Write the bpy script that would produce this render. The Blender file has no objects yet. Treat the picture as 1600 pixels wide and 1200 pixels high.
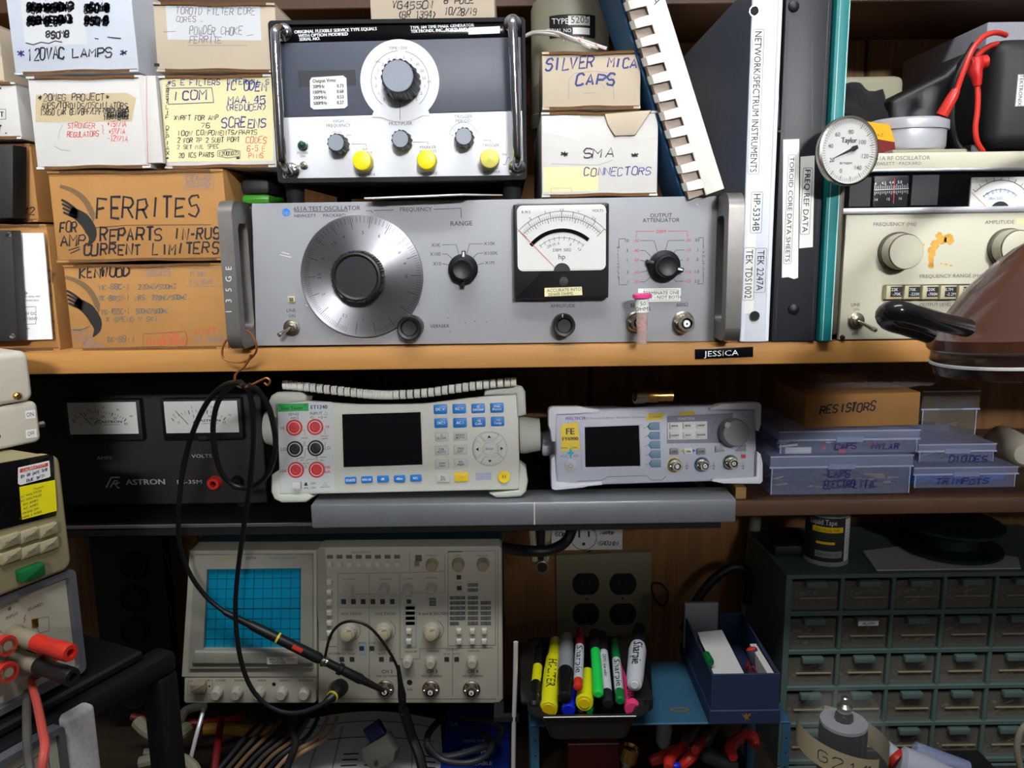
import bpy, bmesh, math, random
from mathutils import Vector as V, Matrix as M
random.seed(7)
sc = bpy.context.scene
rad = math.radians
# ---------------------------------------------------------------- camera
FPX = 1250.0
CAM = V((0, -.65, 1.35))
RC = M.Rotation(rad(80), 3, 'X') @ M.Rotation(-.014, 3, 'Z')
cam = bpy.data.objects.new('camera', bpy.data.cameras.new('camera'))
sc.collection.objects.link(cam)
cam.matrix_world = M.Translation(CAM) @ RC.to_4x4()
cam.data.sensor_width = 36
cam.data.lens = FPX / 1600 * 36
cam.data.clip_start = .02
sc.camera = cam
# ---------------------------------------------------------------- world, lamp, exposure
w = bpy.data.worlds.new('room'); sc.world = w; w.use_nodes = True
nt = w.node_tree; bg = nt.nodes['Background']
tc = nt.nodes.new('ShaderNodeTexCoord'); sx = nt.nodes.new('ShaderNodeSeparateXYZ'); rp = nt.nodes.new('ShaderNodeValToRGB')
mr = nt.nodes.new('ShaderNodeMapRange'); mr.inputs[1].default_value = -1
nt.links.new(tc.outputs['Generated'], sx.inputs[0]); nt.links.new(sx.outputs[2], mr.inputs[0]); nt.links.new(mr.outputs[0], rp.inputs[0])
rp.color_ramp.elements[0].color = (.012, .01, .008, 1); rp.color_ramp.elements[0].position = .25
rp.color_ramp.elements[1].color = (.62, .66, .72, 1); rp.color_ramp.elements[1].position = .95
e = rp.color_ramp.elements.new(.52); e.color = (.085, .08, .075, 1)
nt.links.new(rp.outputs[0], bg.inputs[0]); bg.inputs[1].default_value = .55
def area(name, loc, target, sx_, sy_, power, col, spread=180):
    l = bpy.data.lights.new(name, 'AREA'); l.shape = 'RECTANGLE'; l.size = sx_; l.size_y = sy_; l.energy = power; l.color = col; l.spread = rad(spread)
    o = bpy.data.objects.new(name, l); sc.collection.objects.link(o); o.location = loc
    o.rotation_euler = (V(target) - V(loc)).to_track_quat('-Z', 'Y').to_euler()
area('fluorescent_ceiling_lamp', (-.02, -.85, 2.7), (0, .1, 1.2), 1.25, .2, 23, (.95, .98, 1))
area('room_ceiling_lamp', (.55, -3.1, 2.3), (0, .1, 1.37), 1.9, .12, 2.1, (.97, .98, 1), 13)
sc.view_settings.view_transform = 'Standard'; sc.view_settings.look = 'None'; sc.view_settings.gamma = 1
sc.view_settings.use_curve_mapping = False
sc.view_settings.exposure = .0
# ---------------------------------------------------------------- pixel -> point on a depth plane
def ray(px, py): return RC @ V(((px - 800) / FPX, -(py - 600) / FPX, -1))
def P(px, py, Y):
    d = ray(px, py); return CAM + d * ((Y - CAM.y) / d.y)
def PZ(px, py, z):
    d = ray(px, py); return CAM + d * ((z - CAM.z) / d.z)
class Fr:
    """a panel's own frame: x along the panel, y into it, z up it"""
    def __init__(s, px, py, Y, yaw=0, roll=0, z=None, pitch=0, at=None):
        s.O = V(at) if at else P(px, py, Y)
        if z is not None: s.O.z = z
        s.R = M.Rotation(yaw, 3, 'Z') @ M.Rotation(-roll, 3, 'Y') @ M.Rotation(pitch, 3, 'X')
        s.m = M.Translation(s.O) @ s.R.to_4x4(); s.inv = s.m.inverted()
    def q(s, px, py, off=0):
        a = s.inv @ CAM; d = s.inv.to_3x3() @ ray(px, py); t = (off - a.y) / d.y
        return a.x + d.x * t, a.z + d.z * t
    def px(s, px, py, off=0):
        a = s.q(px, py, off); b = s.q(px + 1, py, off); return math.hypot(b[0] - a[0], b[1] - a[1])
# ---------------------------------------------------------------- materials
def lin(c): return tuple((v / 12.92 if v <= .04045 else ((v + .055) / 1.055) ** 2.4) for v in (x / 255 for x in c))
MT = {}
def mat(name, rgb, rough=.5, metal=0, noise=0, scale=60, bump=0, alpha=None, trans=0, emit=0, aniso=0, coat=0, kind=None, rgb2=None, spec=.5):
    m = bpy.data.materials.new(name); m.use_nodes = True; MT[name] = m
    t = m.node_tree; b = t.nodes['Principled BSDF']; c = lin(rgb)
    b.inputs['Base Color'].default_value = (*c, 1); b.inputs['Roughness'].default_value = rough; b.inputs['Metallic'].default_value = metal
    b.inputs['Specular IOR Level'].default_value = spec
    if trans: b.inputs['Transmission Weight'].default_value = trans; b.inputs['IOR'].default_value = 1.3
    if alpha is not None: b.inputs['Alpha'].default_value = alpha
    if coat: b.inputs['Coat Weight'].default_value = coat; b.inputs['Coat Roughness'].default_value = .08
    L = t.links.new; N = t.nodes.new
    if aniso:
        b.inputs['Anisotropic'].default_value = aniso
        tg = N('ShaderNodeTangent'); tg.direction_type = 'RADIAL'; tg.axis = 'Y'; b.inputs['Anisotropic Rotation'].default_value = .25; L(tg.outputs[0], b.inputs['Tangent'])
    if noise or bump or kind:
        co = N('ShaderNodeTexCoord'); src = co.outputs['Object']
        mp = N('ShaderNodeMapping'); L(src, mp.inputs[0])
        mp.inputs[3].default_value = {'wood': (2.2, 26, 26), 'woodz': (30, 30, 2.0), 'streak': (1, 1, .1)}.get(kind, (1, 1, 1))
        n1 = N('ShaderNodeTexNoise'); n1.inputs['Scale'].default_value = scale; n1.inputs['Detail'].default_value = 6; n1.inputs['Roughness'].default_value = .65
        L(mp.outputs[0], n1.inputs[0])
        mx = N('ShaderNodeMix'); mx.data_type = 'RGBA'
        r = N('ShaderNodeValToRGB'); r.color_ramp.elements[0].position = .3; r.color_ramp.elements[1].position = .72
        L(n1.outputs[0], r.inputs[0]); L(r.outputs[0], mx.inputs[0])
        c2 = lin(rgb2) if rgb2 else tuple(v * (1 - noise) for v in c)
        mx.inputs[6].default_value = (*c, 1); mx.inputs[7].default_value = (*c2, 1); L(mx.outputs[2], b.inputs['Base Color'])
        if bump:
            bm_ = N('ShaderNodeBump'); bm_.inputs['Strength'].default_value = bump; bm_.inputs['Distance'].default_value = .0006
            L(n1.outputs[0], bm_.inputs['Height']); L(bm_.outputs[0], b.inputs['Normal'])
    if emit: b.inputs['Emission Color'].default_value = (*c, 1); b.inputs['Emission Strength'].default_value = emit
    return m
mat('wallwood', (146, 98, 48), .6, noise=.45, scale=3, kind='woodz', bump=.2)
mat('groove', (40, 24, 12), .8)
mat('shelfwood', (192, 136, 70), .55, noise=.28, scale=3, kind='wood', bump=.15)
mat('brownwood', (92, 62, 42), .55, noise=.35, scale=3, kind='wood', bump=.15)
mat('pinewood', (200, 160, 100), .6, noise=.3, scale=4, kind='wood')
mat('benchwood', (70, 56, 44), .6, noise=.3, scale=4, kind='wood')
mat('darkshelf', (30, 28, 27), .5)
mat('edgemetal', (170, 165, 158), .35, .8)
mat('foil', (150, 152, 156), .42, .55, noise=.15, scale=30, bump=.2)
mat('kraft', (178, 128, 70), .8, noise=.14, scale=45, bump=.12)
mat('kraftdark', (120, 82, 46), .9, noise=.35, scale=300)
mat('whitecard', (214, 211, 206), .7, noise=.05, scale=25)
mat('bluecard', (206, 212, 222), .6, noise=.06, scale=18)
mat('creamcard', (204, 188, 164), .75, noise=.06, scale=25)
mat('paper', (238, 238, 236), .8)
mat('notepaper', (232, 222, 172), .8, noise=.07, scale=14)
mat('oldpaper', (206, 188, 150), .8, noise=.08, scale=30)
mat('tape', (222, 224, 226), .25, noise=.05, scale=30)
mat('ink', (28, 24, 34), .6); mat('blueink', (48, 56, 130), .6); mat('redink', (214, 82, 66), .6); mat('paleink', (128, 122, 130), .7)
mat('print', (40, 40, 42), .6); mat('printgrey', (95, 97, 100), .6); mat('logoblack', (30, 27, 26), .7); mat('logobrown', (118, 90, 58), .7)
mat('black', (18, 18, 20), .45); mat('blackgloss', (10, 10, 12), .12); mat('blackmatte', (16, 15, 15), .8); mat('blacksoft', (26, 25, 27), .55, noise=.25, scale=200, bump=.2)
mat('white', (236, 236, 236), .5); mat('whitegloss', (236, 238, 238), .2)
mat('chrome', (225, 225, 228), .12, 1); mat('nickel', (190, 182, 168), .25, 1); mat('alu', (178, 178, 182), .4, .5, noise=.2, scale=120, bump=.1)
mat('castalu', (134, 130, 126), .42, .7, noise=.25, scale=40, bump=.1); mat('brass', (190, 150, 80), .25, 1); mat('copper', (200, 128, 84), .28, .9)
mat('dialalu', (176, 176, 180), .42, 1, aniso=.85)
mat('tinmetal', (205, 206, 212), .3, .35)
mat('hpgrey', (152, 153, 156), .5, noise=.05, scale=30)
mat('tekgrey', (78, 82, 96), .45); mat('tekwhite', (228, 230, 234), .45)
mat('knobgrey', (140, 147, 158), .35); mat('yellowcap', (240, 220, 20), .35); mat('yellowpale', (226, 216, 110), .3)
mat('greenlamp', (10, 70, 44), .15)
mat('meterface', (240, 240, 234), .6); mat('redline', (205, 60, 60), .5)
mat('glass', (255, 255, 255), .03, trans=1, alpha=.16)
mat('clearplastic', (196, 208, 246), .22, alpha=.17); mat('clearpanel', (200, 210, 250), .22, alpha=.40); mat('clearedge', (214, 222, 252), .3, alpha=.75)
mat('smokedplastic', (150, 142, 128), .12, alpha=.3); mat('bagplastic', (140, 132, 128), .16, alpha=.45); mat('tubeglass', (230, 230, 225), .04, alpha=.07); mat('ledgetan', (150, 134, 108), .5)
mat('dmmbody', (206, 206, 194), .45); mat('dmmpanel', (204, 208, 208), .45); mat('dmmbumper', (196, 200, 186), .55, noise=.04, scale=80)
mat('dmmgreen', (40, 170, 80), .4); mat('keyblue', (20, 128, 214), .35); mat('keygrey', (206, 206, 202), .4); mat('keyyellow', (250, 210, 20), .35)
mat('jackred', (214, 62, 60), .3); mat('jackblack', (34, 34, 38), .3); mat('holered', (70, 12, 12), .5); mat('darkblueprint', (50, 40, 120), .5)
mat('smudge', (172, 178, 198), .5)
mat('screen', (12, 13, 17), .08); mat('fgbody', (202, 204, 216), .4); mat('fgbumper', (226, 227, 234), .45); mat('fggrey', (138, 138, 156), .5); mat('fgkey', (236, 236, 230), .4)
mat('fgblue', (110, 146, 172), .4); mat('fgyellow', (248, 212, 10), .4); mat('fgcyan', (40, 170, 190), .4); mat('ringyellow', (220, 205, 60), .4); mat('ringblue', (20, 110, 190), .4); mat('ringgreen', (20, 130, 90), .4); mat('purpleprint', (130, 70, 160), .5)
mat('supplyblack', (38, 34, 33), .6, noise=.15, scale=300); mat('supplyprint', (205, 205, 205), .5)
mat('scopebeige', (188, 182, 164), .5); mat('scopeframe', (160, 157, 144), .5); mat('scopekey', (214, 210, 194), .45); mat('scopedark', (50, 52, 54), .6); mat('scopeteal', (24, 52, 58), .6)
mat('scopescreen', (6, 150, 188), .35); mat('scopeline', (6, 62, 92), .5); mat('scopeblue', (150, 172, 182), .5); mat('scopegreen', (60, 120, 100), .5); mat('scopeknob', (182, 176, 158), .45); mat('scopetan', (196, 184, 146), .45)
mat('beigebox', (206, 200, 184), .5); mat('goldbody', (158, 147, 110), .5); mat('goldkey', (164, 153, 120), .5); mat('hpcream', (206, 198, 176), .5); mat('frameblue', (96, 98, 104), .4)
mat('stickeryellow', (250, 232, 20), .5); mat('stickerred', (222, 60, 50), .5); mat('buttongreen', (14, 100, 50), .4); mat('leadred', (214, 52, 40), .35); mat('leadblack', (28, 27, 28), .4); mat('postgrey', (150, 140, 116), .5); mat('leadpink', (206, 84, 74), .4); mat('leadgrey', (84, 80, 76), .5)
mat('rfcream', (206, 202, 178), .5); mat('rfbronze', (92, 86, 72), .5); mat('stain', (214, 150, 40), .6, noise=.5, scale=150, rgb2=(236, 190, 90)); mat('meterblue', (70, 130, 180), .6); mat('windowdark', (62, 60, 62), .25)
mat('lampbrown', (82, 48, 34), .25, coat=.5); mat('lampdark', (54, 32, 28), .25, coat=.5); mat('handleblack', (22, 22, 24), .2)
mat('bindwhite', (226, 230, 238), .3); mat('bindshade', (120, 124, 132), .4); mat('bindblack', (36, 36, 42), .45, noise=.2, scale=500, bump=.2); mat('teal', (20, 128, 128), .5, noise=.12, scale=90); mat('tealedge', (170, 215, 210), .6)
mat('coverblue', (22, 88, 138), .5); mat('combwhite', (238, 236, 226), .35); mat('pageedge', (176, 160, 146), .8)
mat('label', (238, 238, 230), .5); mat('motorgrey', (140, 136, 116), .45); mat('wirewhite', (224, 218, 214), .4)
mat('pinkcap', (226, 70, 140), .35); mat('vialglass', (226, 196, 190), .08, alpha=.35); mat('red', (206, 36, 30), .4)
mat('orangecard', (240, 170, 20), .5); mat('darkred', (110, 24, 24), .5); mat('greybox', (150, 150, 158), .6); mat('oldbeige', (150, 146, 122), .6); mat('cloth', (22, 20, 24), .95, noise=.4, scale=120, bump=.5)
mat('packgreen', (62, 150, 40), .4); mat('graphite', (44, 44, 50), .5)
mat('blueplate', (54, 98, 124), .5, noise=.1, scale=60); mat('bluebox', (38, 52, 84), .6, noise=.08, scale=90); mat('goldfoil', (190, 150, 70), .35, .6)
mat('cabgreen', (92, 112, 106), .5); mat('caninside', (70, 60, 48), .8); mat('partsbrown', (156, 136, 108), .6, noise=.4, scale=400)
mat('trayblack', (36, 34, 33), .35); mat('brightrod', (240, 240, 242), .25, .35); mat('traybrown', (58, 52, 46), .6)
mat('hlyellow', (236, 232, 30), .35); mat('hlgreen', (40, 226, 90), .35); mat('hlpink', (250, 70, 130), .35); mat('penwhite', (214, 216, 222), .35); mat('pengrey', (150, 152, 154), .3); mat('capgreen', (20, 130, 60), .35); mat('capred', (226, 60, 36), .35); mat('capblue', (20, 40, 210), .35); mat('capdarkred', (130, 20, 26), .4)
mat('outletcream', (124, 116, 86), .6); mat('cabcream', (158, 152, 126), .5); mat('manualblue', (20, 60, 160), .4); mat('connectorgrey', (98, 97, 90), .6); mat('navy', (24, 30, 74), .5); mat('foam', (210, 205, 205), .9, noise=.25, scale=260, bump=.6)
mat('cableyellow', (190, 140, 30), .5); mat('cabletan', (176, 140, 104), .5); mat('cablered', (124, 24, 24), .5); mat('cablegrey', (120, 114, 104), .5); mat('tealreel', (12, 34, 36), .5); mat('cangrey', (168, 168, 172), .4); mat('caulkwhite', (196, 200, 212), .4); mat('anode', (70, 66, 72), .3, .8); mat('bulbwhite', (232, 226, 200), .4); mat('partblue', (50, 120, 245), .5); mat('graphitepart', (60, 60, 76), .4)
# ---------------------------------------------------------------- geometry helpers
def rrect(x0, x1, z0, z1, r=0, n=5):
    if r <= 0: return [(x0, z0), (x1, z0), (x1, z1), (x0, z1)]
    r = min(r, abs(x1 - x0) / 2.01, abs(z1 - z0) / 2.01); o = []
    for cx, cz, a in ((x1 - r, z0 + r, -90), (x1 - r, z1 - r, 0), (x0 + r, z1 - r, 90), (x0 + r, z0 + r, 180)):
        for i in range(n + 1):
            t = rad(a + 90 * i / n); o.append((cx + r * math.cos(t), cz + r * math.sin(t)))
    return o
def smooth(pts, n=6, closed=False):
    pts = [V(p) for p in pts]; k = len(pts); o = []
    if k < 3: return pts
    for i in range(k if closed else k - 1):
        g = (lambda j: pts[j % k]) if closed else (lambda j: pts[max(0, min(k - 1, j))])
        a, b, c, d = g(i - 1), g(i), g(i + 1), g(i + 2)
        for j in range(n):
            t = j / n
            o.append(.5 * (2 * b + (c - a) * t + (2 * a - 5 * b + 4 * c - d) * t * t + (3 * b - a - 3 * c + d) * t ** 3))
    if not closed: o.append(pts[-1])
    return o
FONT = {'A': '002640 1232', 'B': '00063645443303 33423000', 'C': '4536160501103041', 'D': '00062644422000', 'E': '46060040 0333', 'F': '460600 0333', 'G': '45361605011030414323', 'H': '0600 4640 0343', 'I': '2620', 'J': '4641301001', 'K': '0600 460340', 'L': '060040', 'M': '0006234640', 'N': '00064046', 'O': '160501103041453616', 'P': '00063645443303', 'Q': '160501103041453616 2240', 'R': '00063645443303 2340', 'S': '453616050413334241301001', 'T': '0646 2620', 'U': '060110304146', 'V': '062046', 'W': '0610243046', 'X': '0640 4600', 'Y': '062346 2320', 'Z': '06460040', '0': '160501103041453616', '1': '152620', '2': '05163645440040', '3': '05163645443313 334241301001', '4': '3630 360242', '5': '460603344241301001', '6': '4536160501103041423303', '7': '064610', '8': '13040516364544331302011030414233', '9': '011030414536160504134 3'.replace(' ', ''), '-': '1333', '/': '0046', '*': '2125 0244 0442', '.': '2021', '=': '0242 0444', '(': '36141230', ')': '16343210', '+': '2125 0343', ':': '2122 2425', ',': '2110', "'": '2625', '~': '0213231343 3343'}
TXT = {}
def glyphs(s):
    if s not in TXT:
        c = bpy.data.curves.new('t', 'FONT'); c.body = s; c.resolution_u = 2
        o = bpy.data.objects.new('t', c); m = o.to_mesh()
        TXT[s] = ([v.co.copy() for v in m.vertices], [tuple(p.vertices) for p in m.polygons])
        o.to_mesh_clear(); bpy.data.objects.remove(o); bpy.data.curves.remove(c)
    return TXT[s]
CAPH = max(v.y for v in glyphs('H')[0])
class MB:
    """collects shapes in a thing's own frame and links them as one mesh"""
    def __init__(s, m, F=None): s.v = []; s.f = []; s.mi = []; s.mats = []; s.F = F; s.X = M.Identity(4); s.use(m)
    def use(s, m):
        if m not in s.mats: s.mats.append(m)
        s.c = s.mats.index(m); return s
    def add(s, vs, fs):
        n = len(s.v); s.v += [s.X @ V(v) for v in vs]
        for f in fs: s.f.append(tuple(i + n for i in f)); s.mi.append(s.c)
        return s
    def build(s, name, parent=None, label=None, kind=None):
        me = bpy.data.meshes.new(name); me.from_pydata(s.v, [], s.f); me.validate()
        for m in s.mats: me.materials.append(MT[m])
        if len(me.polygons) == len(s.mi): me.polygons.foreach_set('material_index', s.mi)
        me.polygons.foreach_set('use_smooth', [True] * len(me.polygons))
        bm = bmesh.new(); bm.from_mesh(me); bm.normal_update()
        bm.to_mesh(me); bm.free()
        me.set_sharp_from_angle(angle=rad(34))
        o = bpy.data.objects.new(name, me); sc.collection.objects.link(o)
        if parent is not None: o.parent = parent
        if label: o['label'] = label
        if kind: o['kind'] = kind
        return o
    # solids
    def bm(s, b): s.add([v.co.copy() for v in b.verts], [tuple(v.index for v in f.verts) for f in b.faces]); b.free()
    def box(s, x0, x1, y0, y1, z0, z1, b=0, seg=2):
        B = bmesh.new(); bmesh.ops.create_cube(B, size=1)
        for v in B.verts: v.co = V(((x0 + x1) / 2 + v.co.x * (x1 - x0), (y0 + y1) / 2 + v.co.y * (y1 - y0), (z0 + z1) / 2 + v.co.z * (z1 - z0)))
        if b: bmesh.ops.bevel(B, geom=B.edges[:], offset=min(b, .49 * min(abs(x1 - x0), abs(y1 - y0), abs(z1 - z0))), segments=seg, profile=.5, affect='EDGES')
        bmesh.ops.recalc_face_normals(B, faces=B.faces[:]); B.verts.index_update(); s.bm(B); return s
    def prism(s, pts, y0, y1, b=0, seg=2):
        B = bmesh.new(); a = sum(p[0] * q[1] - q[0] * p[1] for p, q in zip(pts, pts[1:] + pts[:1]))
        if a < 0: pts = pts[::-1]
        vs = [B.verts.new((x, y0, z)) for x, z in pts]; f = B.faces.new(vs)
        r = bmesh.ops.extrude_face_region(B, geom=[f]); nv = [g for g in r['geom'] if isinstance(g, bmesh.types.BMVert)]
        for v in nv: v.co.y = y1
        if b:
            ed = [e for e in B.edges if all(abs(v.co.y - y0) < 1e-7 for v in e.verts)]
            bmesh.ops.bevel(B, geom=ed, offset=b, segments=seg, profile=.5, affect='EDGES')
        bmesh.ops.recalc_face_normals(B, faces=B.faces[:]); B.verts.index_update(); s.bm(B); return s
    def ring(s, outer, inner, y0, y1, slope=0):
        n = len(outer); vs = []
        for y in (y0, y1): vs += [(x, y, z) for x, z in outer]
        cx = sum(p[0] for p in inner) / n; cz = sum(p[1] for p in inner) / n
        vs += [(x, y0, z) for x, z in inner] + [(x - slope * (1 if x > cx else -1), y1, z - slope * (1 if z > cz else -1)) for x, z in inner]
        fs = []
        for i in range(n):
            j = (i + 1) % n
            fs += [(i, j, n + j, n + i)[::-1], (i, j, 2 * n + j, 2 * n + i), (2 * n + i, 2 * n + j, 3 * n + j, 3 * n + i), (n + i, n + j, 3 * n + j, 3 * n + i)[::-1]]
        return s.add(vs, fs)
    def lathe(s, o, d, prof, seg=32, flute=0, fn=0):
        """profile of (radius, distance along d)"""
        d = V(d).normalized(); a = d.orthogonal().normalized(); b = d.cross(a); o = V(o); vs = []; fs = []; k = len(prof)
        for r, t in prof:
            for i in range(seg):
                an = 2 * math.pi * i / seg; rr = r * (1 + flute * (1 if math.sin(fn * an) > 0 else -1)) if flute and fn else r
                vs.append(o + d * t + (a * math.cos(an) + b * math.sin(an)) * max(rr, 1e-6))
        for j in range(k - 1):
            for i in range(seg):
                i2 = (i + 1) % seg; fs.append((j * seg + i, j * seg + i2, (j + 1) * seg + i2, (j + 1) * seg + i))
        fs.append(tuple(range(seg))[::-1]); fs.append(tuple((k - 1) * seg + i for i in range(seg)))
        return s.add(vs, fs)
    def knob(s, x, z, prof, seg=36, flute=0, fn=0): return s.lathe((x, 0, z), (0, 1, 0), prof, seg, flute, fn)
    def tube(s, pts, r, seg=8, closed=False, cap=True):
        pts = [V(p) for p in pts]; n = len(pts); vs = []; fs = []; R = r if hasattr(r, '__len__') else [r] * n
        t0 = (pts[1] - pts[0]).normalized(); a = t0.orthogonal().normalized()
        for i, p in enumerate(pts):
            t = (pts[(i + 1) % n] - pts[i - 1]) if closed else (pts[min(i + 1, n - 1)] - pts[max(i - 1, 0)])
            if t.length < 1e-9: t = t0
            t.normalize(); a = (a - t * a.dot(t)); a = a.normalized() if a.length > 1e-6 else t.orthogonal().normalized(); b = t.cross(a)
            for k in range(seg):
                an = 2 * math.pi * k / seg; vs.append(p + (a * math.cos(an) + b * math.sin(an)) * R[i])
        for i in range(n if closed else n - 1):
            j = (i + 1) % n
            for k in range(seg): k2 = (k + 1) % seg; fs.append((i * seg + k, i * seg + k2, j * seg + k2, j * seg + k))
        if not closed and cap: fs += [tuple(range(seg))[::-1], tuple((n - 1) * seg + k for k in range(seg))]
        return s.add(vs, fs)
    def ball(s, c, r, sq=(1, 1, 1), u=16, v=10):
        B = bmesh.new(); bmesh.ops.create_uvsphere(B, u_segments=u, v_segments=v, radius=1)
        for q in B.verts: q.co = V(c) + V((q.co.x * r * sq[0], q.co.y * r * sq[1], q.co.z * r * sq[2]))
        B.verts.index_update(); s.bm(B); return s
    def fan(s, pts, y):
        return s.add([(x, y, z) for x, z in pts], [tuple(range(len(pts)))])
    # flat marks on the panel plane
    def line(s, pts, wd, y=-.0003, closed=False):
        n = len(pts); vs = []; fs = []; p = [V((a, b)) for a, b in pts]
        for i in range(n):
            d0 = p[i] - p[i - 1] if (i or closed) else p[1] - p[0]; d1 = p[(i + 1) % n] - p[i] if (i < n - 1 or closed) else p[-1] - p[-2]
            if d0.length < 1e-9: d0 = d1
            if d1.length < 1e-9: d1 = d0
            if d0.length < 1e-9: d0 = d1 = V((1, 0))
            d = d0.normalized() + d1.normalized(); d = d.normalized() if d.length > .3 else d0.normalized()
            nn = V((-d.y, d.x)) * wd / 2; vs += [(p[i].x + nn.x, y, p[i].y + nn.y), (p[i].x - nn.x, y, p[i].y - nn.y)]
        for i in range(n if closed else n - 1):
            j = (i + 1) % n; fs.append((2 * i, 2 * i + 1, 2 * j + 1, 2 * j))
        return s.add(vs, fs)
    def text(s, t, x, z, h, al='c', y=-.0003, sx=1, rot=0, bold=0):
        vs, fs = glyphs(t)
        if not vs: return s
        k = h / CAPH; x0 = min(v.x for v in vs); x1 = max(v.x for v in vs); ox = {'c': (x0 + x1) / 2, 'l': x0, 'r': x1}[al]
        c, sn = math.cos(rot), math.sin(rot)
        for dx in ((-bold, bold) if bold else (0,)):
            o = []
            for v in vs:
                a = (v.x - ox) * k * sx + dx; b = v.y * k - h / 2; o.append((x + a * c - b * sn, y - (dx > 0) * 1e-5, z + a * sn + b * c))
            s.add(o, fs)
        return s
    # the same, placed by the photograph's pixels on this panel's frame
    def q(s, px, py, off=0): return s.F.q(px, py, off)
    def R(s, x0, y0, x1, y1, ya, yb, b=0, r=0, seg=2):
        a = s.q(x0, y1, ya); c = s.q(x1, y0, ya); return s.prism(rrect(a[0], c[0], a[1], c[1], r * s.F.px(x0, y0, ya)), ya, yb, b)
    def Rf(s, x0, y0, x1, y1, y=-.0002, r=0):
        a = s.q(x0, y1, y); c = s.q(x1, y0, y); return s.fan(rrect(a[0], c[0], a[1], c[1], r * s.F.px(x0, y0, y)), y)
    def Q(s, pts, ya, yb, b=0, seg=2): return s.prism([s.q(*p, ya) for p in pts], ya, yb, b, seg)
    def Qf(s, pts, y=-.0002): return s.fan([s.q(*p, y) for p in pts], y)
    def L(s, pts, wpx, y=-.0003, closed=False): return s.line([s.q(*p, y) for p in pts], wpx * s.F.px(*pts[0], y), y, closed)
    def T(s, t, px, py, h, al='c', y=-.0003, sx=1, rot=0, bold=0):
        a = s.q(px, py, y); k = s.F.px(px, py, y); return s.text(t, a[0], a[1], h * k, al, y, sx, rot, bold * k)
    def K(s, px, py, prof, seg=36, flute=0, fn=0, off=0):
        """turned knob: radii in pixels, heights in metres"""
        a = s.q(px, py, off); k = s.F.px(px, py, off); return s.knob(a[0], a[1], [(r * k, t) for r, t in prof], seg, flute, fn)
    def C(s, px, py, r, y=-.0003, n=36):
        a = s.q(px, py, y); k = s.F.px(px, py, y) * r; return s.fan([(a[0] + k * math.cos(2 * math.pi * i / n), a[1] + k * math.sin(2 * math.pi * i / n)) for i in range(n)], y)
    def A(s, px, py, r, a0, a1, wpx, y=-.0003, n=24):
        """arc, angles in degrees from 3 o'clock, counterclockwise"""
        a = s.q(px, py, y); k = s.F.px(px, py, y)
        return s.line([(a[0] + r * k * math.cos(rad(a0 + (a1 - a0) * i / n)), a[1] + r * k * math.sin(rad(a0 + (a1 - a0) * i / n))) for i in range(n + 1)], wpx * k, y)
    def ticks(s, px, py, r0, r1, a0, a1, n, wpx, y=-.0003):
        a = s.q(px, py, y); k = s.F.px(px, py, y)
        for i in range(n + 1):
            t = rad(a0 + (a1 - a0) * i / n); s.line([(a[0] + r * k * math.cos(t), a[1] + r * k * math.sin(t)) for r in (r0, r1)], wpx * k, y)
        return s
    def H(s, t, px, py, h, wd, wpx=1.4, y=-.0003, rise=0, slant=.16, jit=.5):
        """handwriting from (px, py) on the baseline, h tall and wd wide in pixels"""
        a = s.q(px, py, y); k = s.F.px(px, py, y); n = max(len(t), 1); ad = wd / n
        for i, ch in enumerate(t.upper()):
            g = FONT.get(ch)
            if not g: continue
            jx, jz = random.uniform(-jit, jit) * ad * .2, random.uniform(-jit, jit) * h * .18; hh = h * random.uniform(.9, 1.1)
            for pl in g.split():
                pts = []
                for c in range(0, len(pl) - 1, 2):
                    u = int(pl[c]) / 4 * ad * .74 + random.uniform(-jit, jit) * ad * .12; v = int(pl[c + 1]) / 6 * hh + random.uniform(-jit, jit) * h * .1
                    X = i * ad + jx + u + v * slant; pts.append((a[0] + X * k, a[1] + (v + jz + rise * X) * k))
                if len(pts) > 1: s.line(pts, wpx * 1.25 * k * random.uniform(.8, 1.2), y)
        return s
def tag(o, label, cat, group=None, kind=None):
    if label: o['label'] = label
    if cat: o['category'] = cat
    if group: o['group'] = group
    if kind: o['kind'] = kind
    return o
def thing(name, label, cat, F=None, group=None, at=None):
    o = bpy.data.objects.new(name, None); sc.collection.objects.link(o); o.empty_display_size = .02
    o.matrix_world = F.m if F else M.Translation(V(at or (0, 0, 0)))
    return tag(o, label, cat, group)
def solo(mb, name, label, cat, F=None, group=None, kind=None, origin=None):
    """a thing that is one mesh"""
    if origin is not None:
        o_ = V(origin); mb.v = [v - o_ for v in mb.v]
    o = mb.build(name); o.matrix_world = F.m if F else M.Translation(V(origin or (0, 0, 0)))
    return tag(o, label, cat, group, kind)
def base_of(vs): return V((sum(v.x for v in vs) / len(vs), sum(v.y for v in vs) / len(vs), min(v.z for v in vs)))
def copy_tree(o, parent=None):
    c = o.copy(); sc.collection.objects.link(c)
    if parent is not None: c.parent = parent
    for ch in list(o.children): copy_tree(ch, c)
    return c
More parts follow.
